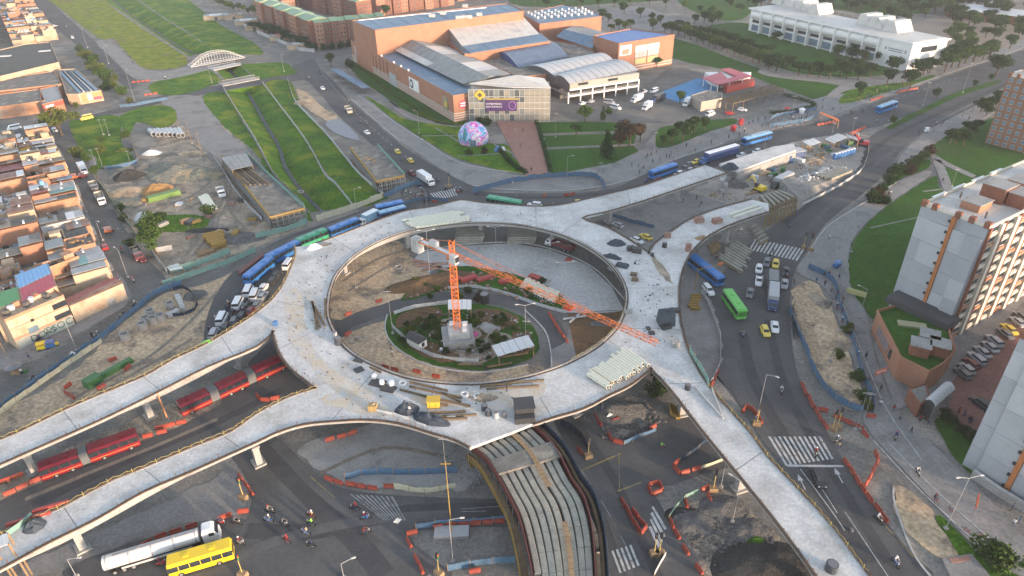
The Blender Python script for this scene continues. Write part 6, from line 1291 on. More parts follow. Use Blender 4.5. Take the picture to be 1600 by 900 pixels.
TK = {'round': [tree_proto('round', s) for s in (1, 2, 3)], 'wide': [tree_proto('wide', s) for s in (4, 5)], 'cone': [tree_proto('cone', 6)], 'bush': [tree_proto('bush', s) for s in (7, 8)]}
tr_ = random.Random(5)
def tree(x, y, h, kind='round', leaf=0, wide=1.0, group='trees and bushes'):
    p = P(x, y); c_, k_ = tr_.choice(TK[kind]); nm = {'round': 'tree', 'wide': 'spreading tree', 'cone': 'conical tree', 'bush': 'bush'}[kind]; ln = ['green', 'dark green', 'olive green', 'russet'][leaf]
    t = thing('bush' if kind == 'bush' else 'tree', '%s leafy %s' % (ln, nm), 'bush' if kind == 'bush' else 'tree', p, tr_.uniform(0, 6.28), group)
    s_ = h/(5.6 if kind != 'bush' else 3.9); sc = (s_*wide, s_*wide, s_)
    obj_of(c_, 'crown', t, scale=sc, paint=leafs[leaf]); obj_of(k_, 'trunk', t, scale=sc); return t

# ---- lamps, fences, barriers
def lamp(x, y, yt, arms=1, adir=0.0, m_=None, head=True, desc=None, name='street_lamp', thick=.09):
    m_ = m_ or lamp_g; thick *= .72; h = hgt(x, y, yt); p = P(x, y); t = thing(name, desc or ('tall double armed street lamp' if arms == 2 else ('street lamp' if head else 'bare utility pole')), 'street lamp' if head else 'pole', p, adir, 'street lamps and poles')
    M().tube((0, 0, 0), (0, 0, h), thick*1.0, 6, r2=thick*.55).build('pole', m_, t); M().box((0, 0, .25), (.6, .6, .5)).build('base', conc, t)
    if head:
        for k in range(arms):
            s_ = 1 if k == 0 else -1
            M().tube((0, 0, h-.05), (s_*1.6, 0, h+.35), .055, 5).build('arm', m_, t); M().box((s_*1.9, 0, h+.38), (.7, .26, .12), taper=.8).build('lamp_head', white_s, t)
    else: M().box((0, 0, h-.6), (1.6, .1, .12)).build('crossarm', m_, t)
    return t
fr_ = random.Random(9)
def fence(px, desc, m_, h=1.8, z=0, step=2.6, name='mesh_fence', cat='fence', postm=None):
    w_ = smooth(PL(px, z), 3) if len(px) > 2 else PL(px, z); L = plen(w_); n = max(int(L/step), 1); r_ = resample(w_, n+1); c = r_[n//2].copy(); t = thing(name, desc, cat, c, own=True)
    for i in range(n):
        a, b = r_[i]-c, r_[i+1]-c; hh = h*fr_.uniform(.85, 1.05); o1 = Vector((fr_.uniform(-.12, .12), fr_.uniform(-.12, .12), 0)); mm_ = (a+b)/2+o1
        M().ribbon([a, mm_, b], .05, .05, [hh, hh*fr_.uniform(.88, 1), hh]).build('panel', m_, t)
        M().box((a.x, a.y, h*.55), (.1, .1, h*1.15)).build('post', postm or wood, t)
    return t
K_bar = mk(loft([(-.86, [(-.25, 0), (.25, 0), (.22, .25), (.09, .45), (.09, .82), (-.09, .82), (-.09, .45), (-.22, .25)]), (.86, [(-.28, 0), (.28, 0), (.22, .25), (.09, .45), (.09, .82), (-.09, .82), (-.09, .45), (-.22, .25)])]), 'shell', orange_p)
K_slot = mk(M().box((0, 0, .62), (.45, .22, .12)), 'slot', plain('slot_dark', (.2, .03, .015)))
br_ = random.Random(4)
def barriers(*px, z=0, col=None):
    w_ = PL(list(px), z); L = plen(w_); n = max(int(round(L/2.05)), 1); r_ = resample(w_, n+1)
    for a, b in zip(r_, r_[1:]):
        p = (a+b)/2; t = thing('plastic_barrier', 'orange plastic road barrier', 'barrier', (p.x+br_.uniform(-.1, .1), p.y+br_.uniform(-.1, .1), z+.12), math.atan2(b.y-a.y, b.x-a.x)+br_.uniform(-.09, .09), 'orange plastic barriers')
        obj_of(K_bar, 'shell', t, paint=col)
        for s_ in (-.5, .5): obj_of(K_slot, 'slot', t, (s_, 0, 0))

# ================================================================== PLACEMENT: vehicles
bus('articulated_bus', 'front red articulated bus with orange stripe, beside the barrier row at the lower left', 'busred', 216, 682, 62, 738, artic=1, stripe='orange')
bus('articulated_bus', 'rear red articulated bus in three sections, nose under the ring', 'busred', 448, 562, 280, 640, artic=2, stripe='orange')
bus('bus', 'yellow bus with a dark windscreen at the bottom left', 'busyel', 263, 886, 364, 856, h=2.9)
truck('long silver tanker truck with white cab beside the yellow bus', 'white', 'steel', 164, 884, 344, 830, kind='tank', name='tanker_truck', big=1.3)
bus('bus', 'bright green bus driving down the right avenue', 'green', 1136, 460, 1159, 492, L=9.5)
bus('bus', 'blue bus half hidden under the upper right ramp', 'busblue', 1080, 405, 1126, 441)
bus('bus', 'dark blue bus behind the other in the left ring road', 'busblue', 386, 439, 424, 408, L=11)
bus('bus', 'dark blue bus ahead, just left of the green bus', 'busblue', 424, 405, 461, 386, L=11)
bus('bus', 'green bus between the blue buses at the upper left of the ring', 'teal', 465, 382, 510, 364)
bus('bus', 'long blue bus ahead of the green bus', 'busblue', 515, 365, 560, 347)
truck('truck with pale blue box and white cab between the blue buses', 'white', 'lightblue', 589, 335, 561, 349)
bus('bus', 'blue bus at the head of the queue by the crossing', 'busblue', 588, 329, 630, 320)
bus('bus', 'pale blue roofed bus closest to the top of the ring', 'blue', 592, 339, 634, 328, roofcol='lightblue')
bus('bus', 'green roofed bus just above the top right of the ring', 'teal', 762, 311, 814, 320, h=2.7)
bus('bus', 'blue bus stopped beside the upper right ramp', 'busblue', 1055, 261, 1017, 274)
bus('bus', 'blue bus on the avenue above the long trailer', 'busblue', 1203, 211, 1162, 222, roofcol='lightblue')
bus('bus', 'farthest blue bus on the avenue near the museum trees', 'busblue', 1400, 162, 1370, 173, L=14, roofcol='lightblue')
truck('long navy trailer truck with a white roof', 'blue', 'navy', 1151, 234, 1096, 250, h=3.9, z=1.8)
truck('grey covered truck in the right queue', 'grey', 'grey', 1208, 430, 1207, 455, L=8)
truck('dark blue truck with grey cargo box in the right queue', 'navy', 'silver', 1209, 448, 1207, 482, L=9.5)
truck('white truck with raised bed inside the ring, under the deck edge', 'white', 'darkred', 893, 387, 858, 376, kind='open', L=9)
truck('dump truck on the upper avenue', 'tan', 'tan', 540, 164, 549, 177, kind='open', L=7)
truck('white truck waiting at the avenue crossing', 'white', 'white', 654, 272, 677, 287, L=9)
truck('white cabbed truck with dark load on the left street', 'white', 'tan', 150, 296, 163, 322, kind='open', L=9)
truck('white box truck on the left street beside the park', 'white', 'white', 125, 258, 133, 270, L=6.5)
truck('grey truck parked behind the white cabbed truck', 'grey', 'tan', 142, 282, 150, 298, kind='open', L=6.5)
truck('dark truck in shade by the big bush', 'darkred', 'dark', 208, 385, 219, 405, kind='open', L=7)
truck('white pickup sized truck in the yard', 'white', 'white', 342, 292, 348, 306, kind='open', L=6)
truck('grey trailer truck in the far work yard', 'dark', 'silver', 1236, 276, 1206, 291, h=3.4, L=11)
for a in (('van', 'white', 388, 455, 392, 446), ('van', 'white', 398, 461, 402, 452), ('van', 'white', 372, 474, 377, 464), ('van', 'white', 347, 498, 352, 488), ('suv', 'silver', 334, 520, 338, 510), ('van', 'white', 451, 413, 457, 405), ('sedan', 'black', 426, 437, 434, 428), ('sedan', 'black', 384, 478, 390, 470), ('hatch', 'grey', 366, 500, 370, 492), ('hatch', 'grey', 402, 475, 407, 468), ('sedan', 'black', 352, 511, 356, 502), ('hatch', 'white', 412, 448, 417, 441), ('sedan', 'darkred', 392, 484, 397, 476), ('hatch', 'black', 378, 492, 382, 484), ('sedan', 'black', 432, 428, 438, 421), ('sedan', 'silver', 410, 462, 415, 455),
          ('hatch', 'taxi', 1212, 412, 1211, 420), ('sedan', 'black', 1228, 423, 1227, 431), ('sedan', 'white', 1209, 427, 1208, 435) if False else ('hatch', 'grey', 1198, 410, 1196, 418), ('sedan', 'silver', 1226, 443, 1225, 451), ('sedan', 'white', 1211, 510, 1212, 520), ('hatch', 'taxi', 1196, 517, 1200, 526), ('hatch', 'white', 1186, 420, 1185, 428), ('pickup', 'white', 1186, 438, 1185, 446), ('sedan', 'grey', 1172, 457, 1170, 465), ('suv', 'white', 1107, 453, 1113, 460), ('sedan', 'black', 1279, 746, 1283, 755),
          ('hatch', 'silver', 965, 351, 958, 348), ('sedan', 'taxi', 1009, 369, 1003, 366), ('sedan', 'white', 996, 375, 1004, 379), ('suv', 'white', 835, 320, 825, 319), ('sedan', 'taxi', 901, 316, 890, 318), ('hatch', 'white', 1060, 271, 1052, 274), ('sedan', 'grey', 1075, 257, 1067, 260), ('sedan', 'taxi', 1087, 252, 1079, 255), ('hatch', 'silver', 1076, 266, 1068, 269), ('sedan', 'white', 1158, 242, 1150, 245), ('hatch', 'white', 1182, 236, 1174, 239),
          ('sedan', 'white', 504, 137, 498, 130), ('sedan', 'white', 573, 206, 566, 200), ('hatch', 'taxi', 621, 236, 615, 230), ('hatch', 'taxi', 641, 250, 635, 244), ('sedan', 'darkred', 644, 270, 650, 274), ('van', 'taxi', 135, 184, 126, 186), ('hatch', 'red', 163, 385, 160, 378), ('sedan', 'darkred', 222, 403, 226, 411), ('hatch', 'darkred', 116, 315, 113, 309), ('suv', 'silver', 85, 203, 80, 197), ('sedan', 'white', 113, 58, 117, 64), ('van', 'white', 22, 200, 12, 202), ('sedan', 'silver', 84, 40, 92, 39),
          ('sedan', 'silver', 1591, 502, 1583, 495), ('sedan', 'yellow', 1577, 513, 1569, 506), ('sedan', 'grey', 1571, 520, 1563, 513), ('suv', 'silver', 1553, 532, 1545, 525), ('sedan', 'silver', 1547, 541, 1539, 534), ('sedan', 'silver', 1535, 549, 1527, 542), ('suv', 'silver', 1526, 560, 1518, 553), ('hatch', 'darkred', 1517, 567, 1510, 561), ('hatch', 'silver', 1510, 575, 1503, 569), ('hatch', 'grey', 1505, 583, 1498, 577), ('suv', 'black', 1533, 630, 1525, 624), ('sedan', 'grey', 1597, 494, 1589, 487),
          ('van', 'white', 1022, 142, 1014, 145), ('van', 'white', 962, 168, 970, 170), ('van', 'white', 1110, 178, 1118, 175), ('hatch', 'white', 1160, 171, 1168, 172), ('sedan', 'white', 910, 161, 917, 158), ('sedan', 'silver', 923, 158, 930, 156), ('suv', 'black', 1027, 155, 1034, 153), ('hatch', 'red', 1140, 176, 1147, 176), ('pickup', 'white', 1006, 143, 1012, 141), ('van', 'silver', 952, 160, 960, 161)):
    car(a[0], a[1], a[2], a[3], x2=a[4], y2=a[5])
truck('white box truck in the hall car park', 'white', 'white', 1002, 152, 988, 157, L=7); truck('small white truck at the concrete store', 'white', 'white', 1078, 157, 1070, 163, L=6.5); truck('white lorry nosed out in the hall car park', 'white', 'white', 1016, 163, 1006, 169, L=6.5); truck('dark lorry in the middle of the hall car park', 'navy', 'dark', 1036, 151, 1018, 157, L=9)

M1 = [(421, 797, 428, 798), (419, 811, 411, 810), (444, 817, 452, 820), (486, 804, 478, 800), (485, 816, 477, 813), (477, 830, 470, 828), (447, 842, 440, 838), (485, 850, 477, 848), (554, 792, 546, 791), (571, 807, 579, 806), (571, 830, 579, 828), (369, 815, 377, 816), (375, 846, 383, 847), (345, 815, 353, 816), (252, 879, 258, 877),
      (1161, 522, 1162, 530), (1221, 610, 1222, 618), (1275, 707, 1276, 715), (1309, 687, 1316, 684), (1400, 682, 1398, 690), (1434, 737, 1438, 745), (1373, 811, 1380, 818), (1400, 878, 1404, 884), (152, 524, 144, 528), (192, 492, 184, 496), (212, 475, 220, 471), (52, 592, 44, 595), (354, 482, 357, 476), (337, 497, 340, 490), (360, 498, 364, 491), (327, 515, 330, 508), (347, 511, 351, 504), (345, 520, 349, 513), (356, 507, 360, 500), (380, 486, 384, 479), (379, 468, 383, 461), (365, 487, 369, 480), (357, 475, 361, 468), (405, 450, 409, 444), (391, 469, 395, 462),
      (697, 295, 705, 292), (715, 299, 723, 298), (720, 297, 728, 296), (626, 249, 630, 254), (545, 158, 549, 163), (562, 190, 566, 195), (573, 193, 577, 198), (684, 281, 691, 285), (190, 391, 194, 397), (186, 437, 190, 442), (208, 438, 212, 443), (60, 530, 52, 533), (1230, 428, 1229, 436), (1203, 403, 1202, 411), (483, 122, 488, 127), (500, 114, 505, 119), (1235, 352, 1232, 358), (1042, 265, 1034, 268), (1048, 262, 1040, 265), (1052, 277, 1044, 280), (1010, 282, 1002, 284), (258, 122, 250, 121), (104, 42, 108, 48)]
for k, (x, y, a, b) in enumerate(M1): moto(x, y, a, b, shirt=3 if (x, y) in ((1400, 878), (1221, 610), (1373, 811)) else (5 if k == 4 else None))
for x, y, a, b, rd in ((1462, 780, 1468, 787, 1), (1486, 797, 1492, 804, 1), (1510, 828, 1517, 834, 0), (1534, 836, 1541, 842, 0), (1035, 697, 1043, 694, 1), (1295, 430, 1297, 437, 1), (1299, 453, 1301, 460, 1), (1308, 480, 1311, 488, 1), (1316, 502, 1319, 510, 1), (1328, 520, 1331, 528, 1), (1341, 556, 1345, 563, 1), (1357, 596, 1360, 603, 1), (1005, 262, 997, 265, 1), (1140, 237, 1148, 234, 0), (1213, 198, 1221, 195, 1), (1258, 192, 1266, 189, 1)): moto(x, y, a, b, rider=bool(rd), bike=True, shirt=5 if x == 1035 else None)

# people
for x, y in ((1309, 701), (1422, 678), (1305, 470), (1316, 473), (1315, 490), (1322, 512), (1334, 538), (1352, 560), (1375, 612), (1405, 657), (1436, 659), (1442, 655), (1450, 663), (1395, 643), (1352, 642), (1374, 635), (1017, 245), (1031, 252), (1046, 248), (1052, 252), (987, 261), (997, 263), (999, 272), (1072, 230), (1086, 238), (830, 268), (813, 232), (843, 218), (850, 222), (817, 206), (611, 548), (613, 556), (1130, 310), (1067, 317), (1092, 324), (1088, 312), (1095, 322), (1020, 314), (1024, 390), (383, 375), (128, 312), (20, 520), (46, 560), (145, 528), (660, 222), (714, 186), (1230, 440), (1240, 444), (1275, 442), (1288, 447), (1287, 434), (1310, 437), (1295, 374), (1268, 372), (1207, 396), (1391, 305), (1387, 307), (1472, 285), (1456, 256), (1461, 252), (1212, 205), (1223, 203), (1240, 201), (1250, 198), (1163, 205), (1155, 200), (1170, 196), (1176, 193), (1184, 190), (1190, 200), (1195, 188), (1243, 175), (1285, 160), (1328, 178), (1331, 179), (1347, 178), (1369, 192), (1297, 174), (1301, 173), (1313, 172), (1435, 212), (1462, 195), (1470, 197), (1473, 194), (1503, 183), (1513, 188), (1517, 176), (1520, 173), (1533, 165), (1544, 158), (1458, 208), (1434, 210), (205, 91), (208, 100), (258, 117), (283, 112), (35, 585), (80, 533), (95, 515), (635, 660), (505, 510), (1118, 405), (760, 580)): person(x, y, pr_.choice(('walk', 'stand', 'walk')))
for k in range(22): person(628+pr_.uniform(0, 46), 318-pr_.uniform(0, 16), pr_.choice(('walk', 'stand')))
for k in range(40): t_ = pr_.random(); person(1335+t_*120+pr_.uniform(-3, 3), 160-t_*46+pr_.uniform(-4, 4), pr_.choice(('walk', 'stand')))
for k in range(12): t_ = pr_.random(); person(1490+t_*60, 103-t_*22+pr_.uniform(-3, 5), 'walk')
for k in range(34): t_ = pr_.random(); person(1300+t_*300+pr_.uniform(-8, 8), 470+t_*370+pr_.uniform(-16, 6)-60*math.sin(t_*3.1), pr_.choice(('walk', 'stand')))
for k in range(26): t_ = pr_.random(); person(1000+t_*290+pr_.uniform(-4, 4), 258-t_*82+pr_.uniform(-9, 3), pr_.choice(('walk', 'stand')))
for x, y in ((502, 372), (497, 385), (585, 640), (640, 645), (792, 612), (940, 640), (1018, 340)): person(x, y, 'stand', ZD)

# ================================================================== trees
for x, y, h, kd, lf, wd in ((98, 213, 11, 'wide', 2, 1.25), (122, 246, 5, 'bush', 2, 1), (135, 252, 4, 'bush', 0, 1), (152, 280, 5, 'round', 0, 1.1), (243, 396, 8, 'round', 0, 1.5), (240, 352, 5, 'bush', 0, 1.4), (253, 348, 4, 'bush', 1, 1.2), (325, 335, 4, 'bush', 0, 1), (205, 385, 3, 'bush', 1, 1), (190, 330, 3, 'bush', 1, 1), (195, 345, 3, 'bush', 1, 1), (126, 82, 5, 'bush', 1, 1), (136, 92, 6, 'bush', 2, 1.2), (146, 102, 6, 'bush', 0, 1.2), (155, 115, 7, 'bush', 2, 1.2), (166, 124, 7, 'bush', 0, 1.2), (178, 138, 5, 'bush', 2, 1.2), (190, 148, 5, 'bush', 0, 1.1), (170, 140, 6, 'bush', 1, 1.1), (150, 96, 5, 'bush', 1, 1), (182, 126, 4, 'bush', 2, 1), (204, 160, 3, 'bush', 2, 1), (120, 168, 3, 'bush', 2, 1), (200, 215, 4, 'bush', 0, 1), (160, 230, 5, 'round', 0, 1), (158, 240, 4, 'bush', 2, 1.1),
          (518, 105, 8, 'round', 1, 1.1), (545, 105, 5, 'bush', 1, 1), (604, 27, 9, 'round', 1, 1.2), (914, 190, 7, 'round', 0, 1.3), (900, 212, 5, 'round', 0, 1.3), (942, 188, 6, 'cone', 1, 1), (950, 178, 3, 'bush', 0, 1), (1062, 162, 6, 'round', 0, 1.2), (1026, 106, 6, 'round', 0, 1.3), (984, 228, 9, 'wide', 3, 1.3), (967, 232, 7, 'round', 3, 1.2), (1000, 222, 7, 'round', 3, 1.1), (948, 247, 11, 'cone', 1, 1.1), (1049, 226, 7, 'round', 1, 1.2), (1066, 220, 8, 'round', 1, 1.2), (1085, 208, 7, 'round', 1, 1.2), (1036, 230, 5, 'round', 1, 1.2), (1078, 212, 7, 'round', 1, 1.1), (1100, 205, 6, 'round', 1, 1), (757, 240, 3, 'bush', 3, 1), (732, 243, 3, 'bush', 0, 1.1), (762, 196, 4, 'bush', 1, 1.2), (750, 192, 3, 'bush', 1, 1.2), (752, 470, 3, 'bush', 3, 1), (1030, 612, 5, 'bush', 1, 1.1), (1022, 622, 4, 'bush', 1, 1), (1555, 885, 5, 'bush', 0, 1.2), (1548, 874, 4, 'bush', 1, 1.1), (1462, 155, 5, 'round', 1, 1.2), (1522, 138, 4, 'round', 1, 1), (1546, 128, 4, 'round', 1, 1), (1395, 190, 3, 'bush', 0, 1), (1340, 595, 3, 'bush', 0, 1), (1347, 625, 3, 'bush', 0, 1), (1352, 640, 2.5, 'bush', 2, 1), (1325, 520, 3, 'bush', 2, 1), (1310, 560, 2.5, 'bush', 2, 1)):
    tree(x, y, h, kd, lf, wd)
for k in range(17): t_ = k/16; tree(1050+t_*155, 52+t_*54, 6.5+tr_.uniform(-1, 1.4), 'round', tr_.choice((1, 1, 0)), 1.75)
for k in range(14): t_ = k/13; tree(1062+t_*140, 44+t_*42, 5+tr_.uniform(-1, 1.4), 'round', 1, 1.7)
for x, y in ((1200, 110), (1212, 114), (1230, 108), (1247, 119), (1262, 121), (1280, 122), (1296, 124), (1312, 119), (1322, 124), (1340, 126), (1336, 112), (1342, 152), (1360, 119), (1372, 100), (1385, 133), (1392, 114), (1346, 103), (1330, 95), (1308, 92), (1212, 66), (1422, 137), (1418, 134), (1432, 118), (1442, 119), (1452, 115), (1476, 113), (1486, 106), (1497, 106), (1508, 100), (1520, 98), (1535, 94), (1546, 88), (1488, 92), (1502, 86), (1515, 82), (1492, 76), (1520, 45), (1513, 40), (1552, 52), (1560, 48), (1590, 60), (1598, 52), (1577, 77), (1545, 92), (1556, 118), (1415, 36), (1400, 32), (1388, 30), (1445, 28), (1495, 30), (1460, 22), (1475, 18)):
    tree(x, y, tr_.uniform(6.2, 9) if x < 1460 else tr_.uniform(8, 11.5), 'round', tr_.choice((1, 1, 0)), tr_.uniform(1.2, 1.5))
for k in range(16): tree(1480+tr_.uniform(0, 130), 25+tr_.uniform(0, 40), tr_.uniform(6, 10), 'round', tr_.choice((0, 1)), 1.5)
for k in range(26): tree(1330+tr_.uniform(0, 290), 8+tr_.uniform(0, 16), tr_.uniform(6, 11), 'round', tr_.choice((1, 1, 0)), 1.6)
for k in range(34): tree(1180+k*12.6+tr_.uniform(-5, 5), 3+tr_.uniform(0, 14), tr_.uniform(7, 12), 'round', tr_.choice((1, 1, 0)), 1.7)
for x, y in ((975, 22), (1000, 28), (1019, 34), (1031, 39), (1112, 25), (942, 32), (950, 36), (967, 46), (977, 48), (985, 44), (1112, 42), (1085, 38), (1100, 36), (1122, 34), (1092, 22), (1070, 16), (1040, 12), (1015, 8), (985, 8), (960, 10), (935, 12), (905, 10), (880, 8), (855, 12), (835, 6), (1140, 14), (1155, 22), (1168, 6), (930, 45), (955, 50), (1020, 48), (1038, 52)): tree(x, y, tr_.uniform(5.5, 9), 'round', tr_.choice((0, 1, 1)), tr_.uniform(1.1, 1.5))
for k in range(15): t_ = k/14; tree(398+t_*92+tr_.uniform(-3, 3), 46+t_*32+tr_.uniform(-2, 4), tr_.uniform(5, 8), 'round', 1, 1.3)
for k in range(12): t_ = k/11; tree(320+t_*85, 2+t_*26+tr_.uniform(-3, 3), tr_.uniform(5, 8), 'round', tr_.choice((0, 1)), 1.3)
for k in range(7): tree(492+k*14, 80-k*1.6, 4.5, 'bush', 1, 1.1)
for x, y in ((1360, 316), (1376, 300), (1388, 287), (1398, 274), (1408, 270), (1420, 270), (1430, 258), (1436, 252), (1444, 248), (1450, 242), (1384, 320), (1367, 308), (1422, 262)): tree(x, y, tr_.uniform(3, 4.6), 'bush', tr_.choice((1, 3, 1)), 1.1)
for x, y in ((1500, 218), (1512, 212), (1492, 226), (1524, 205), (1505, 228), (1483, 226), (1532, 176), (1545, 172), (1556, 168), (1562, 164), (1540, 182)): tree(x, y, tr_.uniform(4, 7), 'round', 1, 1.4)
for k in range(14): tree(1478+k*9.2, 655+k*8.4+tr_.uniform(-4, 4), tr_.uniform(1.8, 2.8), 'bush', 1, 1.2)
for k in range(12): tree(640+tr_.uniform(0, 215), 455+tr_.uniform(-18, 12), tr_.uniform(1.2, 2.2), 'bush', tr_.choice((0, 2, 1)), 1.2)
for k in range(60): a = tr_.uniform(0, 6.28); d_ = tr_.uniform(.3, .95); tree(722+math.cos(a)*108*d_, 525+math.sin(a)*42*d_, tr_.uniform(1, 2), 'bush', tr_.choice((0, 2, 1)), 1.3)
# clipped hedges along lawns
hm = leafs[1]
for px, wd, hh, desc in (([(560, 104), (590, 128), (612, 148), (640, 165), (672, 188), (712, 196), (736, 194)], 1.3, 1.2, 'yellowish hedge curving below the long brick hall'), ([(838, 192), (842, 205), (852, 240), (860, 270)], 1.6, 1.5, 'dark hedge along the right side of the pink plaza'), ([(780, 235), (800, 258), (822, 272)], 1.6, 1.5, 'dark hedge along the left side of the pink plaza'), ([(1225, 150), (1255, 158), (1272, 166), (1240, 175), (1205, 178)], 2, 1.4, 'clipped hedge around the pergola square')):
    w_ = resample(smooth(PL(px), 3), 60); c = w_[30].copy(); m_ = M(); r = random.Random(2)
    for p in w_:
        for k in range(26): q = p-c+Vector((r.uniform(-wd/2, wd/2), r.uniform(-wd/2, wd/2), r.uniform(.1, hh))); u = Vector((r.gauss(0, 1), r.gauss(0, 1), r.gauss(0, 1))).normalized()*.25; v = u.orthogonal().normalized()*.2; m_.add([q-u, q+v, q+u, q-v], [(0, 1, 2, 3)])
    h_ = m_.build('hedge', leafs[2] if 'yellow' in desc else hm, None, loc=c); solo(h_, desc, 'hedge', own=True)

# ================================================================== lamps and poles
for a in ((121, 549, 497), (200, 434, 391), (161, 376, 345), (95, 287, 247), (137, 75, 45), (211, 160, 109), (54, 209, 160), (331, 130, 97), (444, 112, 85), (655, 209, 175), (558, 332, 295), (135, 332, 300), (885, 305, 245), (859, 440, 380), (1137, 415, 360), (1182, 655, 585), (1342, 497, 452), (1126, 762, 690), (1144, 817, 752), (708, 880, 812), (477, 72, 55), (170, 100, 72), (667, 327, 297)): lamp(*a, adir=tr_.choice((0, 2.5, -.7)))
for a in ((881, 482, 411), (821, 532, 477), (776, 416, 355), (672, 431, 361), (1477, 827, 747)): lamp(*a, arms=2, adir=.1)
for a in ((162, 211, 185), (171, 212, 185), (161, 262, 230), (151, 262, 232), (204, 256, 234), (937, 297, 252), (614, 522, 452), (1336, 672, 610), (1344, 672, 612), (1504, 145, 97), (1442, 165, 127), (1310, 388, 340), (1330, 212, 182), (1330, 395, 350), (1389, 190, 145), (698, 752, 682), (935, 862, 828), (947, 355, 320), (557, 450, 400), (1297, 565, 512), (111, 290, 272), (1297, 222, 190), (720, 560, 545), (1487, 292, 262), (660, 345, 300), (1022, 240, 205), (1237, 180, 148), (868, 215, 175), (805, 225, 200), (845, 60, 20)): lamp(*a, head=False, m_=steel, thick=.07)
for a in ((300, 225, 190), (318, 250, 206), (12, 560, 500)): lamp(*a, head=False, m_=wood, thick=.12, desc='wooden utility pole with crossarm')
y_ = lamp(706, 834, 720, head=False, m_=form_y, thick=.16, desc='very tall yellow lattice pole standing on a steel base plate'); M().box((0, 0, .35), (5.5, 2.2, .7)).build('base_plate', steel, y_)
lamp(538, 905, 881, adir=.4); lamp(120, 902, 874)
for a in ((1084, 293, 257), (1190, 255, 205)): lamp(*a, head=False, m_=steel, thick=.06)
sp_ = plain('signal_yellow', (.5, .38, .12)); lm_ = [plain('lens_red', (.5, .03, .02)), plain('lens_amber', (.5, .3, .02)), plain('lens_green', (.02, .3, .1))]
for x, y, n in ((919, 715, 1), (1022, 867, 1), (1030, 866, 1), (1114, 767, 1), (1308, 668, 1), (381, 779, 1), (1182, 664, 1), (1266, 392, 1), (1300, 672, 1), (686, 898, 1), (380, 900, 1), (702, 240+52, 1), (1255, 388, 1)):
    p = P(x, y); t = thing('traffic_light', 'portable traffic light on a tan block', 'traffic light', p, tr_.uniform(-1, 1), 'portable traffic lights')
    M().box((0, 0, .45), (1.5, 1.0, .9), taper=.9).build('base_block', wood, t); M().tube((0, 0, .9), (0, 0, 4.6), .07, 6).build('pole', sp_, t); h_ = M().box((0, 0, 4.4), (.38, .38, 1.1)).build('signal_head', black, t)
    for k in range(3): M().tube((.19, 0, 4.75-.35*k), (.24, 0, 4.75-.35*k), .12, 8).build('lens', lm_[k], h_)

def cables(px, desc):
    tops = [P(x, y)+Vector((0, 0, hgt(x, y, yt)-.4)) for x, y, yt in px]; c = tops[0].copy(); m_ = M()
    for a, b in zip(tops, tops[1:]):
        for o_ in (-.5, 0, .5):
            pts = [a.lerp(b, k/8)+Vector((o_, 0, -1.1*4*(k/8)*(1-k/8)))-c for k in range(9)]; m_.path(pts, .03, 4)
    solo(m_.build('overhead_cable', black, None, loc=c), desc, 'cable', own=True)
cables([(54, 209, 160), (95, 287, 247), (135, 332, 300), (161, 376, 345), (200, 434, 391)], 'overhead cables strung between the poles of the left street')
cables([(295, 225, 190), (318, 250, 206)], 'short overhead cable between the two wooden yard poles')
cables([(137, 75, 45), (170, 100, 72), (211, 160, 109)], 'overhead cables along the upper left street')
# ================================================================== fences and nets
fence([(152, 285), (164, 300), (176, 318), (188, 336), (198, 348), (208, 362), (221, 381)], 'pale teal mesh fence along the left street and yard', net_teal, 1.9)
fence([(237, 396), (251, 413), (265, 428), (310, 415), (360, 396)], 'teal mesh fence round the yard corner', net_teal, 1.9)
fence([(255, 448), (278, 440), (302, 431), (345, 417), (382, 402), (400, 394)], 'teal mesh fence on the road side below the yard', net_teal, 1.7)
fence([(400, 374), (420, 368), (445, 362), (480, 350)], 'pale teal fence below the left scaffolded slab', net_teal, 1.9)
fence([(495, 346), (530, 335), (560, 325), (600, 309)], 'cream and blue fence at the foot of the grassy canal', net_cream, 2.2)
fence([(600, 310), (625, 298), (655, 288), (662, 300)], 'blue fence below the right scaffolded slab', net_blue, 1.9)
fence([(600, 331), (640, 318), (665, 312), (700, 316)], 'low blue fence between the buses and the crowd', net_blue, 1.3)
fence([(-10, 650), (40, 612), (92, 575), (130, 550), (162, 527), (195, 500), (222, 478), (240, 462), (262, 452), (285, 446)], 'blue mesh fence along the lower left street', net_blue, 1.6)
fence([(-10, 657), (40, 619), (92, 582), (130, 556), (160, 535)], 'cream mesh fence right behind the lower left blue fence', net_cream, 1.4)
fence([(1232, 487), (1243, 515), (1257, 545), (1268, 575), (1282, 601), (1300, 622), (1320, 636), (1347, 645)], 'grey blue mesh fence on the road side of the dirt strip', net_blue, 1.9)
fence([(1262, 420), (1300, 440), (1312, 480), (1322, 505), (1332, 532), (1340, 560), (1347, 590), (1354, 605), (1362, 622), (1363, 647)], 'bright blue fence on the pavement side of the dirt strip', net_blue, 1.8)
fence([(738, 303), (760, 296), (800, 286), (850, 279), (907, 276), (935, 280), (946, 298)], 'blue mesh fence above the ring beside the plaza lawns', net_blue, 2.0)
fence([(540, 750), (560, 744), (577, 741), (640, 742), (715, 739)], 'blue mesh fence under the ring behind the barrier row', net_blue, 1.6)
fence([(616, 764), (640, 768), (665, 770), (685, 768), (712, 762)], 'pale green mesh fence by the barrier row and the pole', net_cream, 1.4)
fence([(650, 827), (687, 822), (740, 819), (800, 814)], 'dull blue fence with red barriers right of the pole', net_blue, 1.5)
fence([(700, 893), (725, 888), (755, 882), (805, 880)], 'blue fence at the bottom edge by the beam ramp', net_blue, 1.6)
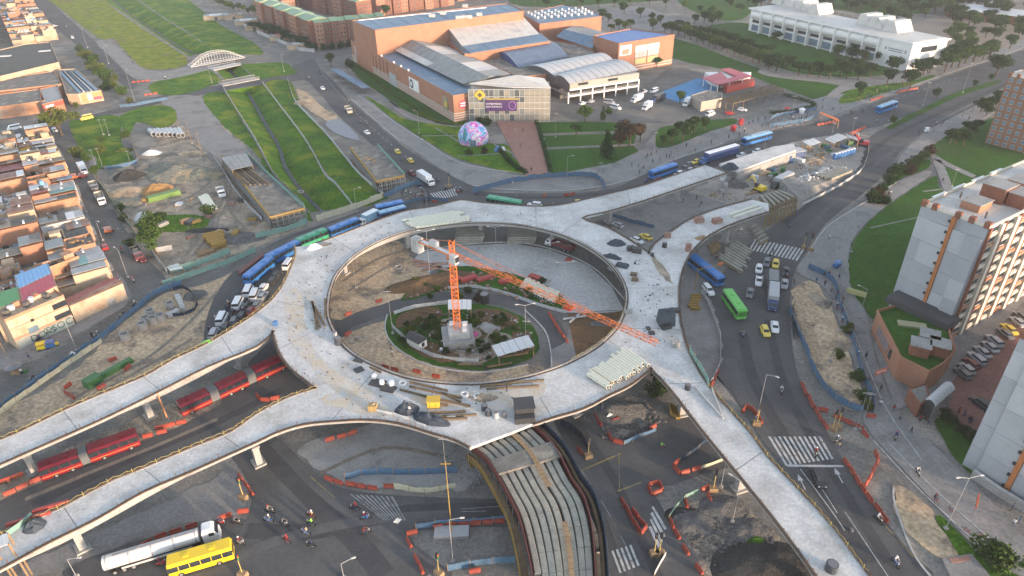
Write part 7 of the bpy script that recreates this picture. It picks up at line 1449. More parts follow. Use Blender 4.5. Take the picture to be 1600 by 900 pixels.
fence([(350, 140), (372, 176), (400, 220), (427, 272), (455, 302), (475, 322)], 'pale blue fence on the left bank of the canal', net_white, 1.5, step=4)
fence([(411, 131), (442, 172), (479, 222), (508, 275), (524, 288), (553, 325)], 'pale fence on the right bank of the canal', net_white, 1.4, step=4)
fence([(450, 127), (460, 157), (480, 180), (507, 207), (530, 235), (560, 272), (598, 305)], 'grey fence between the canal and the upper avenue works', net_white, 1.5, step=4)
fence([(1095, 457), (1106, 475), (1113, 492), (1120, 510), (1125, 530), (1125, 560), (1122, 578), (1110, 600)], 'grey fence between the side yard and the right avenue', net_white, 1.4)
fence([(1077, 551), (1085, 565), (1096, 583), (1106, 603)], 'bright teal net on the edge of the lower right ramp', net_teal, 1.7, z=ZD)
fence([(13, 838), (30, 818), (52, 808)], 'pale green net on the lower left ramp', net_teal, 1.2, z=ZD)
fence([(588, 643), (610, 648), (635, 655), (665, 668)], 'pale blue and green net at the bottom edge of the ring deck', net_white, .8, z=ZD)
fence([(616, 492), (640, 484), (662, 480), (700, 476)], 'white sheet fence along the top of the round green island', net_white, 1.2)
fence([(613, 512), (622, 522), (640, 537), (655, 548), (672, 557), (700, 564), (748, 567)], 'white sheet fence along the bottom of the round green island', net_white, 1.3)
fence([(700, 452), (740, 450), (790, 460), (840, 478), (884, 490)], 'long white sheeting along the lower side of the upper island strip', net_white, 1.0)
fence([(1202, 200), (1230, 195), (1262, 190), (1278, 178)], 'blue fence around the small works by the orange tent', net_blue, 1.8)
fence([(1200, 196), (1210, 184), (1240, 178), (1275, 172)], 'blue fence on the far side of the small works', net_blue, 1.6)
fence([(975, 695), (1000, 683), (1025, 674)], 'low blue net beside the lower ramp underpass', net_blue, 1.0)
fence([(1062, 722), (1085, 706), (1105, 690)], 'blue netting below the lower right ramp', net_navy, 1.0)
fence([(1095, 733), (1115, 725), (1130, 720)], 'pale green tape fence below the lower right ramp', net_cream, .8)
fence([(1045, 810), (1055, 795), (1068, 780), (1090, 770)], 'pale green net beside the rubble', net_teal, .9)
fence([(1022, 900), (1020, 880), (1040, 868)], 'pale net at the bottom by the double traffic light', net_white, 1.0)
fence([(188, 168), (210, 166), (240, 160), (262, 156)], 'faded blue fence at the north end of the work yard', net_blue, 1.5)
fence([(165, 265), (190, 262), (215, 255), (212, 240), (207, 225)], 'blue fence around the lamp lit park', net_blue, 1.5)
fence([(955, 338), (975, 345), (1000, 352), (1022, 357)], 'blue mesh fence in the triangle between the ramps', net_blue, 1.4)
fence([(875, 663), (905, 680), (918, 705)], 'dark fence beside the beam ramp and underpass', net_navy, 1.6)
fence([(1322, 700), (1380, 800), (1440, 880)], 'low rail along the right edge of the avenue', steel, .5) if False else None
fence([(1252, 322), (1280, 308), (1310, 292), (1345, 268), (1356, 240), (1356, 222)], 'white low barrier line along the far yard edge', net_white, 1.1)
fence([(330, 240), (345, 262), (362, 290), (385, 320), (410, 345)], 'grey fence along the outer side of the left scaffolded slab', net_white, 1.4)
fence([(1240, 480), (1236, 500), (1240, 530)], 'short dark fence piece at the top of the dirt strip', net_navy, 1.5)
fence([(270, 455), (290, 450), (310, 478), (290, 492), (270, 495)], 'green net around the small pit in the dirt lot', net_navy, 1.0)

# ================================================================== barriers
for a in ([(507, 747), (535, 757), (565, 762), (592, 765)], [(598, 762), (616, 763)], [(633, 837), (654, 831)], [(636, 843), (643, 858)], [(647, 868), (655, 883), (662, 899)], [(676, 826), (705, 823), (750, 819), (790, 816)], [(732, 897), (754, 892)],
          [(970, 781), (985, 808), (1001, 834)], [(987, 798), (1011, 826), (1001, 835)], [(1013, 760), (1030, 755), (1036, 768), (1018, 776), (1013, 762)], [(1062, 721), (1050, 731), (1061, 742), (1095, 732)], [(950, 677), (959, 694), (974, 694)], [(1094, 768), (1107, 762)], [(1105, 772), (1112, 785)], [(1045, 812), (1062, 845)], [(1067, 853), (1077, 870)], [(1087, 885), (1098, 900)], [(1070, 782), (1075, 795)],
          [(1317, 718), (1350, 768), (1387, 820)], [(1365, 705), (1372, 718), (1362, 742), (1350, 762)], [(1345, 675), (1356, 686)], [(1251, 600), (1271, 637), (1292, 672)], [(1276, 641), (1295, 645)], [(1300, 650), (1325, 662), (1350, 673)], [(1352, 652), (1370, 653)],
          [(5, 777), (60, 752), (110, 733), (165, 710), (217, 689)], [(220, 686), (265, 674)], [(242, 673), (292, 660)], [(0, 757), (37, 743)], [(372, 742), (385, 760), (397, 777)], [(370, 803), (391, 799)], [(345, 811), (362, 806)], [(292, 827), (310, 820)], [(218, 857), (250, 840), (287, 828)], [(1157, 646), (1168, 634), (1182, 646), (1190, 665)], [(1110, 606), (1118, 592), (1122, 576)], [(857, 490), (870, 512), (887, 537)], [(927, 650), (940, 666)], [(956, 661), (967, 657)],
          [(100, 610), (112, 600)], [(103, 615), (117, 624)], [(170, 566), (185, 561)], [(192, 583), (207, 571)], [(152, 611), (167, 602)], [(538, 495), (550, 490)], [(538, 526), (549, 521)], [(588, 474), (597, 471)], [(596, 573), (625, 581)], [(645, 581), (658, 584)], [(672, 588), (690, 592)], [(1020, 282), (1032, 278)], [(848, 308), (853, 306)], [(880, 307), (899, 304)], [(1276, 197), (1310, 190)], [(205, 130), (235, 127)], [(225, 150), (247, 147)], [(1400, 146), (1434, 139)], [(1360, 158), (1380, 152)], [(1325, 212), (1352, 200)], [(370, 610), (392, 600)], [(400, 617), (410, 630), (440, 622)], [(1015, 672), (1025, 667)], [(875, 655), (885, 665)], [(900, 700), (910, 712)], [(507, 692), (560, 676)], [(674, 315), (684, 318)], [(888, 408), (890, 408)]):
    barriers(*a)

# ================================================================== construction goods
def gthing(name, desc, cat, x, y, z=0, rz=0, own=False, group=None): return thing(name, desc, cat, P(x, y, z), rz, group, own)
def pipes(S0, S1, E0, E1, n, r, mm, desc, name='pipe_stack', cat='pipes', z=0, layers=1, part='pipe', frames=True, jit=.5):
    a0, a1, b0, b1 = P(*S0, z), P(*S1, z), P(*E0, z), P(*E1, z); c = (a0+a1+b0+b1)/4; t = thing(name, desc, cat, c, own=True); rnd = random.Random(n)
    for l in range(layers):
        for i in range(n-l):
            f = (i+.5+l*.5)/n; a, b = a0.lerp(a1, f)-c, b0.lerp(b1, f)-c; d = (b-a).normalized()*rnd.uniform(-jit, jit); zz = r+l*r*1.75+.12
            if part == 'pipe':
                M().tube(a+d+Vector((0, 0, zz)), b+d+Vector((0, 0, zz)), r, 9).build(part, mm, t)
                M().tube(b+d+Vector((0, 0, zz)), b+d*1.01+(b-a).normalized()*.02+Vector((0, 0, zz)), r*.75, 9).build('pipe_mouth', black, t)
            else: M().ribbon([a+d, b+d], r*1.7, zz-r, zz+r*.8).build(part, mm, t)
    if frames:
        for f in (.12, .5, .88): M().ribbon([a0.lerp(b0, f)-c, a1.lerp(b1, f)-c], .2, .01, .14).build('bearer', wood, t)
        for k in range(n):
            p = a1.lerp(b1, (k+.5)/n)-c; M().box((p.x, p.y, r), (.12, .12, 2*r+.3)).build('chock', form_y, t)
    return t
pipes((977, 547), (925, 583), (1012, 572), (956, 604), 15, .42, pvc, 'large stack of cream pipes on the lower right of the ring deck', z=ZD, layers=1)
pipes((925, 583), (918, 590), (956, 604), (950, 611), 3, .42, pvc, 'three short cream pipes at the corner of the large stack', z=ZD, jit=1)
pipes((632, 346), (655, 358), (712, 332), (738, 346), 13, .36, pvc, 'stack of cream pipes on the top of the ring deck', z=ZD, jit=1.6)
pipes((822, 437), (875, 461), (812, 452), (866, 478), 15, .42, pvc, 'row of short cream pipes on the upper island strip', jit=.3)
pipes((1150, 380), (1122, 408), (1175, 395), (1158, 430), 9, .5, beam_m, 'concrete beams stacked under the upper right ramp', name='beam_stack', cat='beams', part='beam', jit=.8)
pipes((1170, 358), (1188, 385), (1180, 352), (1200, 378), 5, .45, beam_m, 'concrete beams lying next to the right avenue', name='beam_stack', cat='beams', part='beam')
pipes((1276, 277), (1300, 282), (1310, 263), (1332, 269), 8, .4, beam_m, 'long pale beams on the far work yard', name='beam_stack', cat='beams', part='beam', z=1.9)
pipes((310, 310), (326, 306), (322, 328), (341, 330), 6, .4, pvc, 'greenish pipes stacked in the gravel yard', jit=.6)
pipes((232, 208), (284, 206), (238, 214), (290, 216), 8, 1.0, steel, 'row of large steel pipes at the top of the yard', jit=.5, frames=False)
pipes((750, 288), (845, 279), (755, 292), (848, 284), 1, .3, conc_l, 'pale slab strip behind the blue fence', name='slab_strip', cat='slab', part='beam', frames=False)
pipes((1078, 462), (1078, 486), (1093, 462), (1093, 486), 6, .35, form_y, 'yellow formwork boards stacked at the ring edge', name='board_stack', cat='boards', part='board')
pipes((1105, 385), (1112, 400), (1118, 378), (1125, 390), 5, .3, wood, 'timber boards below the upper right ramp', name='board_stack', cat='boards', part='board')
pipes((1045, 632), (1060, 640), (1048, 650), (1062, 655), 5, .3, form_y, 'brown timber boards under the lower right ramp', name='board_stack', cat='boards', part='board')
pipes((317, 372), (335, 392), (350, 365), (356, 386), 7, .5, form_y, 'big stack of yellow formwork beams in the yard', name='form_stack', cat='formwork', part='beam', layers=2)
pipes((308, 395), (312, 402), (335, 388), (338, 394), 4, .35, wood, 'small stack of planks beside the yellow formwork', name='board_stack', cat='boards', part='board')
pipes((374, 425), (376, 431), (412, 396), (414, 401), 4, .35, plain('pipe_maroon', (.16, .06, .05)), 'maroon pipes behind the dark blue buses', jit=.4, frames=False)
# long loose beams and timbers on the deck
def bars(px, mm, desc, z=ZD, wd=.3, name='loose_beam', hh=.35):
    for i, (x0, y0, x1, y1) in enumerate(px):
        a, b = P(x0, y0, z), P(x1, y1, z); c = (a+b)/2; o = M().ribbon([a-c, b-c], wd, .06, .06+hh).build(name, mm, None, loc=c); solo(o, desc, 'beam', 'loose beams and timbers')
bars([(640, 605, 722, 623), (625, 610, 683, 625), (672, 622, 735, 636), (668, 632, 700, 634), (690, 615, 720, 629), (750, 605, 800, 601), (760, 609, 842, 604), (672, 647, 728, 644), (665, 657, 730, 655), (660, 654, 745, 649), (790, 600, 850, 595), (578, 575, 596, 583), (640, 598, 700, 612)], form_m, 'dark steel beam lying')
bars([(487, 472, 500, 512), (492, 480, 508, 510), (489, 473, 495, 515), (508, 468, 509, 497)], form_m, 'dark timber lying', wd=.4)
bars([(670, 650, 712, 653), (1085, 605, 1130, 655), (1112, 608, 1128, 650)], white_s, 'white pipe lying', wd=.22)
bars([(1140, 337, 1185, 322), (1146, 341, 1190, 326)], pvc, 'cream pipe lying', wd=.6, hh=.5)
bars([(655, 488, 700, 494), (662, 500, 708, 508), (760, 575, 800, 568), (780, 560, 825, 552), (715, 570, 755, 572), (780, 500, 800, 512), (640, 505, 690, 520)], form_m, 'dark plank lying', z=0.15)
bars([(652, 416, 700, 412), (660, 422, 690, 419), (675, 415, 700, 424), (645, 408, 668, 412)], roof_rust, 'rusty steel bundle lying', z=.1, wd=1.0)
bars([(880, 500, 915, 495), (890, 505, 905, 492)], white_s, 'pale offcut lying', z=.1, wd=.4)
bars([(720, 440, 745, 433), (745, 440, 770, 433), (700, 442, 720, 436), (780, 443, 800, 438), (828, 432, 845, 438)], plain('crate_red', (.35, .05, .04)), 'red steel frame lying', z=.15, wd=1.6, hh=.7)
bars([(1240, 240, 1262, 235), (1175, 300, 1192, 294), (1165, 305, 1185, 300), (1140, 288, 1160, 280), (1150, 275, 1180, 266)], wood, 'timber bundle lying', z=.1, wd=.8)
def boxy(desc, cat, name, x, y, dims, mm, z=0, rz=0, lid=None, legs=False, own=False):
    t = gthing(name, desc, cat, x, y, z, rz, own)
    L, W, H_ = dims; M().box((0, 0, H_/2+(.0 if not legs else .5)), dims, taper=.96).build('body', mm, t)
    for k in range(max(int(L/1.2), 2)): M().box((-L/2+(k+.5)*L/max(int(L/1.2), 2), 0, H_/2), (.1, W+.1, H_*.92)).build('rib', mm, t)
    if lid: M().box((0, 0, H_+.06), (L+.3, W+.3, .12)).build('lid', lid, t)
    return t
dk = plain('container_green', (.035, .14, .04)); dgrey = plain('dark_panel', (.04, .042, .045))
def ang(x0, y0, x1, y1, z=0): a, b = P(x0, y0, z), P(x1, y1, z); return math.atan2(b.y-a.y, b.x-a.x), (b-a).length
a_, l_ = ang(135, 604, 158, 590); boxy('wide dark green container', 'container', 'container', 147, 600, (l_, 2.2, 1.8), dk, rz=a_)
a_, l_ = ang(160, 590, 208, 563); boxy('long narrow dark green trough', 'container', 'container', 184, 578, (l_, 1.1, 1.2), dk, rz=a_)
a_, l_ = ang(232, 315, 283, 302); boxy('long bright green and yellow bin', 'container', 'container', 257, 309, (l_, 2.4, 1.6), plain('bin_green', (.13, .24, .05)), rz=a_)
a_, l_ = ang(713, 375, 750, 374); 
for x, y, L in ((732, 374, 8), (813, 374, 8)):
    t = gthing('slab_pile', 'pile of long concrete slabs', 'slabs', x, y, 0, .02)
    for l in range(4):
        for j in range(3): M().box((.2*l, -2+j*2.0+.1*l, .3+l*.52), (L, 1.85, .42)).build('slab', beam_m, t)
for x, y, s_, z in ((1040, 505, 1, ZD),):
    t = gthing('covered_plant', 'tall machine shrouded in dark grey cover', 'covered machine', x, y, z, .1); M().box((0, 0, 1.5), (3.4, 2.8, 3.0), taper=.88).build('cover', tarp, t); M().box((-.4, -1.9, .4), (2.2, 1.0, .8), rz=.3).build('skirt', black, t); M().box((.3, .4, 3.1), (1.2, .8, .4)).build('cap', tarp, t)
boxy('grey cable drum box', 'box', 'site_box', 1055, 540, (1.6, 1.4, 1.2), conc, ZD); boxy('dark flat crate', 'box', 'site_box', 1054, 487, (2.2, 1.3, .7), dgrey, ZD); boxy('dark small crate', 'box', 'site_box', 1013, 514, (.9, .9, .4), dgrey, ZD); boxy('dark small crate', 'box', 'site_box', 1018, 521, (1.3, 1, .4), dgrey, ZD); boxy('grey pallet at the deck edge', 'box', 'site_box', 981, 488, (1.8, 1, .5), conc, ZD)
boxy('black stacked formwork tower', 'formwork', 'form_tower', 819, 645, (3.4, 3.0, 2.2), dgrey, ZD, rz=.1, lid=dgrey); boxy('black formwork panel box', 'formwork', 'form_tower', 820, 657, (3.6, 1.8, 1.2), dgrey, ZD, rz=.1)
boxy('black flat panel', 'panel', 'flat_panel', 590, 599, (3.0, 2.0, .3), dgrey, ZD, rz=-.35); boxy('black flat panel', 'panel', 'flat_panel', 607, 608, (2.8, 1.8, .3), dgrey, ZD, rz=-.35); boxy('dark square plate', 'panel', 'flat_panel', 561, 563, (2.2, 1.4, .2), dgrey, ZD, rz=-.4); boxy('black plate with a white ring', 'panel', 'flat_panel', 561, 578, (1.8, 1.6, .2), dgrey, ZD, rz=.6)
boxy('yellow generator', 'generator', 'generator', 678, 634, (2.2, 1.6, 1.5), plain('gen_yellow', (.6, .38, .04)), ZD, lid=plain('gen_yellow', (.6, .38, .04))); boxy('small yellow and grey compressor', 'compressor', 'compressor', 583, 640, (1.6, 1.2, 1.2), plain('tan_cab', (.35, .25, .1)), ZD)
boxy('black open crate', 'crate', 'crate', 985, 391, (1.8, 1.2, 1.2), dgrey, ZD, rz=.2); boxy('dark open crate', 'crate', 'crate', 995, 394, (2.4, 1.6, 1.3), dgrey, ZD, rz=-.3); boxy('grey tarpaulined box', 'box', 'site_box', 972, 416, (3, 1.8, .6), tarp, ZD, rz=-.5)
for x, y in ((990, 430), (992, 438)): boxy('small brown black crate', 'crate', 'crate', x, y, (1.6, 1, .6), form_m, ZD, rz=-.3)
boxy('blue water container', 'container', 'site_box', 431, 508, (.9, .9, 1.0), plain('ibc_blue', (.06, .16, .35)), ZD); boxy('brown folded formwork', 'crate', 'crate', 1120, 348, (2.6, 1.6, 1.3), roof_rust, ZD, rz=.3); boxy('rust red formwork cage', 'crate', 'crate', 1092, 347, (2.4, 1.6, 1.4), roof_rust, ZD, rz=.2); boxy('rust red bundle', 'crate', 'crate', 1043, 371, (1.6, 1, 1.4), roof_rust, ZD); boxy('rust red bundle', 'crate', 'crate', 1075, 392, (1.4, 1, 2), roof_rust, ZD); boxy('tan plywood sheet', 'board', 'plywood', 1095, 372, (3, 1.4, .3), wood, ZD, rz=.5)
boxy('red steel form', 'formwork', 'steel_form', 45, 812, (6, .5, .5), plain('crate_red', (.35, .05, .04)), ZD, rz=.42); boxy('red steel form', 'formwork', 'steel_form', 80, 793, (5, .5, .5), plain('crate_red', (.35, .05, .04)), ZD, rz=.42)
boxy('navy blue site office cabin', 'cabin', 'site_cabin', 1218, 253, (6, 5, 3), plain('cabin_navy', (.05, .09, .2)), 0, rz=.35, lid=white_pl, own=False); boxy('navy site cabin with small white roof', 'cabin', 'site_cabin', 1243, 246, (5, 4, 2.8), plain('cabin_navy', (.05, .09, .2)), 0, rz=.35, lid=roof_silver)
def canopy(desc, px, z, mm, name='canopy'):
    w_ = PL(px, z); c = sum(w_, Vector())/4; c.z = 0; t = thing(name, desc, 'canopy', c, own=True)
    for k in range(5):
        a, b = k/5, (k+.95)/5; q = [w_[0].lerp(w_[1], a)-c, w_[0].lerp(w_[1], b)-c, w_[3].lerp(w_[2], b)-c, w_[3].lerp(w_[2], a)-c]; o_ = Vector((0, 0, .05*(k % 2)))
        M().add([v+o_ for v in q]+[v+o_-Vector((0, 0, .08)) for v in q], [(0, 1, 2, 3), (7, 6, 5, 4)]+[(i, (i+1) % 4, (i+1) % 4+4, i+4) for i in range(4)]).build('roof_sheet', mm, t)
    for v in w_: p = (v-c)*.93; M().box((p.x, p.y, z/2), (.2, .2, z)).build('post', wood, t)
    return t
canopy('broad pale canopy at the far end of the work yard', [(1288, 217), (1310, 208), (1325, 214), (1303, 224)], 3.2, roof_silver); canopy('patched white canopy in the middle of the far work yard', [(1254, 221), (1272, 216), (1283, 222), (1266, 228)], 3, white_pl); canopy('small silver canopy behind the broad pale one', [(1320, 209), (1338, 214), (1342, 220), (1328, 216)], 3, roof_silver)
canopy('white roofed shed beside the crane mast', [(700, 468), (737, 468), (737, 483), (700, 483)], 2.8, white_pl, 'shed'); canopy('long white sheet roofed shelter at the right of the green island', [(768, 540), (825, 523), (836, 540), (778, 557)], 2.8, white_pl, 'shed'); canopy('white sheet cover at the corner of the walled yard', [(260, 417), (279, 411), (286, 419), (266, 423)], 1.6, white_pl); canopy('orange fabric canopy over the corner of the small works', [(1280, 174), (1283, 178), (1312, 190), (1309, 185)], 3, plain('tent_orange', (.8, .2, .05))); canopy('grey tarpaulin roof above the left scaffolded slab', [(345, 246), (385, 239), (396, 258), (362, 266)], 6.2, roof_grey)
canopy('white tent at the left edge of the lower left ramp', [(-12, 842), (12, 832), (14, 850), (-10, 858)], 9.5, white_pl)
t = gthing('hut', 'small white hut with dark pitched roof on the round island', 'hut', 652, 540, 0, -.7, True); M().box((0, 0, 1.1), (4, 2.4, 2.2)).build('wall', white_w, t); M().add([(-2.2, -1.5, 2.1), (2.2, -1.5, 2.1), (2.2, 0, 3.1), (-2.2, 0, 3.1), (2.2, 1.5, 2.1), (-2.2, 1.5, 2.1)], [(0, 1, 2, 3), (3, 2, 4, 5), (0, 3, 5), (1, 4, 2)]).build('roof', dgrey, t); M().box((2.02, 0, 1.2), (.06, .8, 1)).build('window', glass, t)
t = gthing('tent', 'blue and white small tent on the lawn by the dome', 'tent', 778, 236, 0, .3, True); M().box((0, 0, 1), (3, 2.6, 2), taper=.3).build('canvas', plain('ibc_blue', (.06, .16, .35)), t); M().box((2, 0, .7), (2, 2, 1.4), taper=.5).build('flap', white_pl, t)
for x, y, c_ in ((1157, 195, 'red'), (1145, 205, 'red'), (1252, 178, 'white')):
    t = gthing('kiosk', 'small domed %s street kiosk' % c_, 'kiosk', x, y); M().box((0, 0, 1), (1.6, 1.6, 2), taper=.95).build('body', paints[c_], t); M().tube((0, 0, 2), (0, 0, 2.7), 1.5, 10, r2=.4).build('roof', paints[c_], t)
for k in range(7):
    t = gthing('portable_toilet', 'blue portable toilet', 'toilet', 1304+k*4.6, 249-k*1.35, 0, .35, group='blue portable toilets'); M().box((0, 0, 1.1), (1.1, 1.1, 2.2)).build('body', plain('toilet_blue', (.05, .17, .42)), t); M().box((0, 0, 2.28), (1.15, 1.15, .16), taper=.85).build('roof', white_pl, t); M().box((0, -.57, 1.05), (.7, .06, 1.8)).build('door', paints['blue'], t)
for x, y, z, r, h, c_ in ((523, 527, ZD, .62, 1.3, 'silver'), (529, 537, ZD, .8, 1.5, 'dark'), (757, 640, ZD, .6, 1.1, 'dark'), (763, 648, ZD, .6, 1.1, 'dark'), (775, 652, ZD, .5, 1.2, 'silver'), (788, 651, ZD, .5, 1.1, 'grey'), (1074, 608, ZD, .55, 1.1, 'black'), (1298, 890, ZD, .85, 1.3, 'dark'), (1038, 386, ZD, .65, 1.3, 'black'), (1019, 400, ZD, .5, .9, 'dark'), (992, 412, ZD, .3, .5, 'dark'), (585, 592, ZD, .5, 1, 'white'), (597, 601, ZD, .5, 1, 'white'), (612, 603, ZD, .55, 1.1, 'white'), (690, 549, .1, .4, .8, 'white'), (692, 538, .1, .5, .8, 'white'), (757, 472, .1, 1.2, 2.4, 'black'), (1330, 830, 0, .3, .5, 'grey')):
    t = gthing('drum', '%s drum' % dict(dark='dark lidded', silver='pale').get(c_, c_), 'drum', x, y, z); M().tube((0, 0, 0), (0, 0, h), r, 14, r2=r*.96).build('body', paints[c_], t); M().tube((0, 0, h), (0, 0, h+.06), r*.8, 14).build('lid', paints['grey'] if c_ != 'white' else paints['white'], t)
def ring(desc, x, y, R, r, h, mm, z=0, group=None):
    n = 18; m_ = M()
    for zz in (0, h):
        for q in (R, r):
            for k in range(n): a = 2*math.pi*k/n; m_.v.append((q*math.cos(a), q*math.sin(a), zz))
    for k in range(n): k2 = (k+1) % n; m_.f += [(k, k2, 2*n+k2, 2*n+k), (n+k2, n+k, 3*n+k, 3*n+k2), (2*n+k, 2*n+k2, 3*n+k2, 3*n+k)]
    o = m_.build('concrete_ring', mm, None, loc=P(x, y, z)); solo(o, desc, 'concrete ring', group)
for x, y in ((224, 514), (229, 505), (240, 505), (252, 501), (236, 494), (197, 531), (267, 482)): ring('upright concrete pipe ring', x, y, 1.0, .75, 1.9, conc, group='concrete rings')
for x, y in ((629, 601), (726, 618), (746, 621)): ring('white plastic tube ring', x, y, .75, .45, .5, white_pl, ZD, 'white rings')
for x, y in ((552, 533), (565, 530), (622, 418), (470, 300)): ring('grey cable ring on the ground', x, y, 1.1, .85, .25, conc)
bars([(262, 497, 280, 488), (278, 465, 287, 486)], conc_l, 'concrete pipe lying', z=0, wd=1.2, hh=1.0)
# mounds
def mound(desc, x, y, rx, ry, h, mm, z=0, rz=0, seed=1, name='mound', cat='mound', rough=.35):
    m_ = M(); n, k = 22, 9; m_.v.append((0, 0, h))
    for i in range(1, k+1):
        for j in range(n):
            a = 2*math.pi*j/n; f = i/k; e_ = 1+.22*noise.noise(Vector((math.cos(a)*1.5, math.sin(a)*1.5, seed))); z_ = h*(1-f**1.5)+rough*h*noise.noise(Vector((math.cos(a)*f*3, math.sin(a)*f*3, seed*3)))*(1-f)
            m_.v.append((rx*f*e_*math.cos(a), ry*f*e_*math.sin(a), max(z_, 0) if i < k else -.05))
    m_.f = [(0, 1+j, 1+(j+1) % n) for j in range(n)]+[(1+(i-1)*n+j, 1+i*n+j, 1+i*n+(j+1) % n, 1+(i-1)*n+(j+1) % n) for i in range(1, k) for j in range(n)]
    o = m_.build(name, mm, None, loc=P(x, y, z)); o.rotation_euler = (0, 0, rz); solo(o, desc, cat)
    return o
ochre = mat('ochre_sand', (.42, .25, .1), (.33, .19, .08), .5, .97, .4); g_green = mat('greenish_gravel', (.25, .26, .22), (.17, .18, .155), .4, .97, .9, c3=(.38, .32, .22), s3=.25, cov=.5, fine=.45)
mound('dark conical gravel heap', 202, 276, 5.5, 5, 2.6, tar, seed=2); mound('big greenish gravel heap', 282, 272, 13, 8, 3.0, g_green, seed=3); mound('pale greenish gravel ridge', 318, 275, 8, 6, 2.6, g_green, seed=4); mound('grey gravel heap', 262, 262, 9, 5, 2.0, g_green, seed=5); mound('ochre sand heap', 244, 298, 5.5, 4, 2.2, ochre, seed=6); mound('small ochre sand heap', 252, 294, 4, 3, 1.8, ochre, seed=7)
mound('low pale spoil heap', 200, 300, 7, 5, 1.4, dirt_o, seed=8); mound('low grey spoil heap', 192, 318, 6, 5, 1.0, g_green, seed=9); mound('pale rubble heap', 225, 262, 4, 2.5, 1.5, gravel, seed=10); mound('domed tarpaulin covered heap', 347, 350, 4.5, 4, 2.6, roof_slab, seed=11); mound('heap of white bags', 221, 340, 2, 3, 1.8, white_pl, seed=12); mound('heap of white bags', 238, 240, 4, 2.5, 1.5, white_pl, seed=13); mound('dark spread of debris', 325, 360, 7, 2, .7, tar, seed=14); mound('scattered broken stone', 375, 372, 8, 4, .8, gravel, seed=15)
mound('crushed stone heap', 960, 645, 7, 4, 1.6, gravel, seed=16); mound('grey gravel heap', 1152, 290, 4, 3, 2.2, gravel, seed=17); mound('dark tarpaulin heap', 1141, 262, 3, 2.4, 1.8, tarp, z=4.2, seed=18); mound('dark tarpaulin heap', 963, 381, 2.6, 1.6, 1.4, tarp, ZD, seed=19); mound('crumpled dark tarpaulin', 957, 402, 2.8, 1.2, .8, tarp, ZD, -.5, seed=20, rough=1); mound('crumpled dark tarpaulin', 636, 640, 2.4, 1.6, 1.6, tarp, ZD, seed=21, rough=.8); mound('crumpled dark tarpaulin', 672, 655, 4, 1.5, 1.1, tarp, ZD, -.4, seed=22, rough=.9); mound('dark tarpaulin covered pile', 54, 823, 1.7, 1.3, 1.3, tarp, ZD, .3, seed=23, rough=.7); mound('brown heap with rubbish', 757, 622, 2.5, 1.2, .9, dirt, ZD, seed=24, rough=1)
mound('white cement bag pile', 490, 388, 2.2, 1.2, 1.1, white_pl, ZD, .5, seed=25, rough=1); mound('grey rubble on the deck', 507, 383, 2.2, .8, .5, gravel, ZD, .5, seed=26, rough=1); mound('bright green sheet heap', 326, 537, 1.8, 1.2, .9, plain('bin_green2', (.15, .5, .08)), ZD-.5, seed=27); mound('dark asphalt heap', 1200, 885, 9, 5, 1.3, tar, seed=28); mound('broken paving heap', 1170, 830, 4, 3, .7, gravel, seed=29); mound('broken paving heap', 1085, 818, 4, 3, .9, gravel, seed=30); mound('broken paving heap', 1130, 795, 5, 3, .8, gravel, seed=31); mound('dark mud patch', 1070, 808, 3.4, 2.4, .25, tar, z=.06, seed=32); mound('olive soil heap', 1270, 252, 4, 3, 1.2, dirt, seed=33)
mound('brown earth bank', 675, 440, 12, 4, 1.4, dirt_b, z=.1, rz=.35, seed=34); mound('pale stone patch', 763, 512, 3.2, 2.4, .5, conc, z=.1, seed=35); mound('sand and stone heap', 1195, 272, 4, 2.4, 1.4, dirt_o, seed=36); mound('rubble heap', 1172, 275, 3, 2, 1.4, gravel, seed=37); mound('pale rubble along the strip', 1280, 470, 2, 4, .8, dirt, seed=38, rz=.2); mound('sandy hump', 1300, 530, 4, 6, .7, dirt_o, seed=39); mound('dug earth bank', 475, 160, 5, 6, .9, dirt_o, seed=40); mound('stone pile in the lot corner', 305, 462, 3, 3, .7, gravel, seed=41); mound('crushed stone patch', 955, 505, 5, 1.5, .4, gravel, z=.07, seed=42)
mound('pinkish rag pile', 742, 523, 1, 1.4, .8, plain('rag_pink', (.5, .07, .2)), seed=43); mound('grass clump mound', 1180, 845, 2, 1.4, .6, grass_d, seed=44)
# scattered debris (nobody could count it)
deb = random.Random(8)
def debris(name, px, n, s0, s1, mm, z=0.05):
    w_ = PL(px, z); xs = [v.x for v in w_]; ys = [v.y for v in w_]; m_ = M(); k = 0
    from mathutils.geometry import intersect_point_tri_2d
    tris = tessellate_polygon([w_])
    while k < n:
        x, y = deb.uniform(min(xs), max(xs)), deb.uniform(min(ys), max(ys))
        if not any(intersect_point_tri_2d(Vector((x, y)), w_[a].xy, w_[b].xy, w_[c].xy) for a, b, c in tris): continue
        k += 1; s_ = deb.uniform(s0, s1); m_.box((x, y, z+s_*.25), (s_*deb.uniform(.6, 2), s_, s_*.5), rz=deb.random()*3, taper=.7)
    o = m_.build(name, mm, None, kind='stuff')
    return o
debris('rubble', [(1060, 800), (1110, 780), (1170, 800), (1230, 850), (1250, 880), (1120, 890), (1085, 860)], 420, .15, .6, gravel, .08)
debris('stones', [(185, 270), (160, 310), (205, 400), (300, 425), (470, 345), (400, 270), (330, 250)], 300, .12, .45, conc, .05); debris('planks_scatter', [(185, 300), (205, 400), (300, 425), (470, 345), (400, 300)], 70, .2, .7, wood, .05)
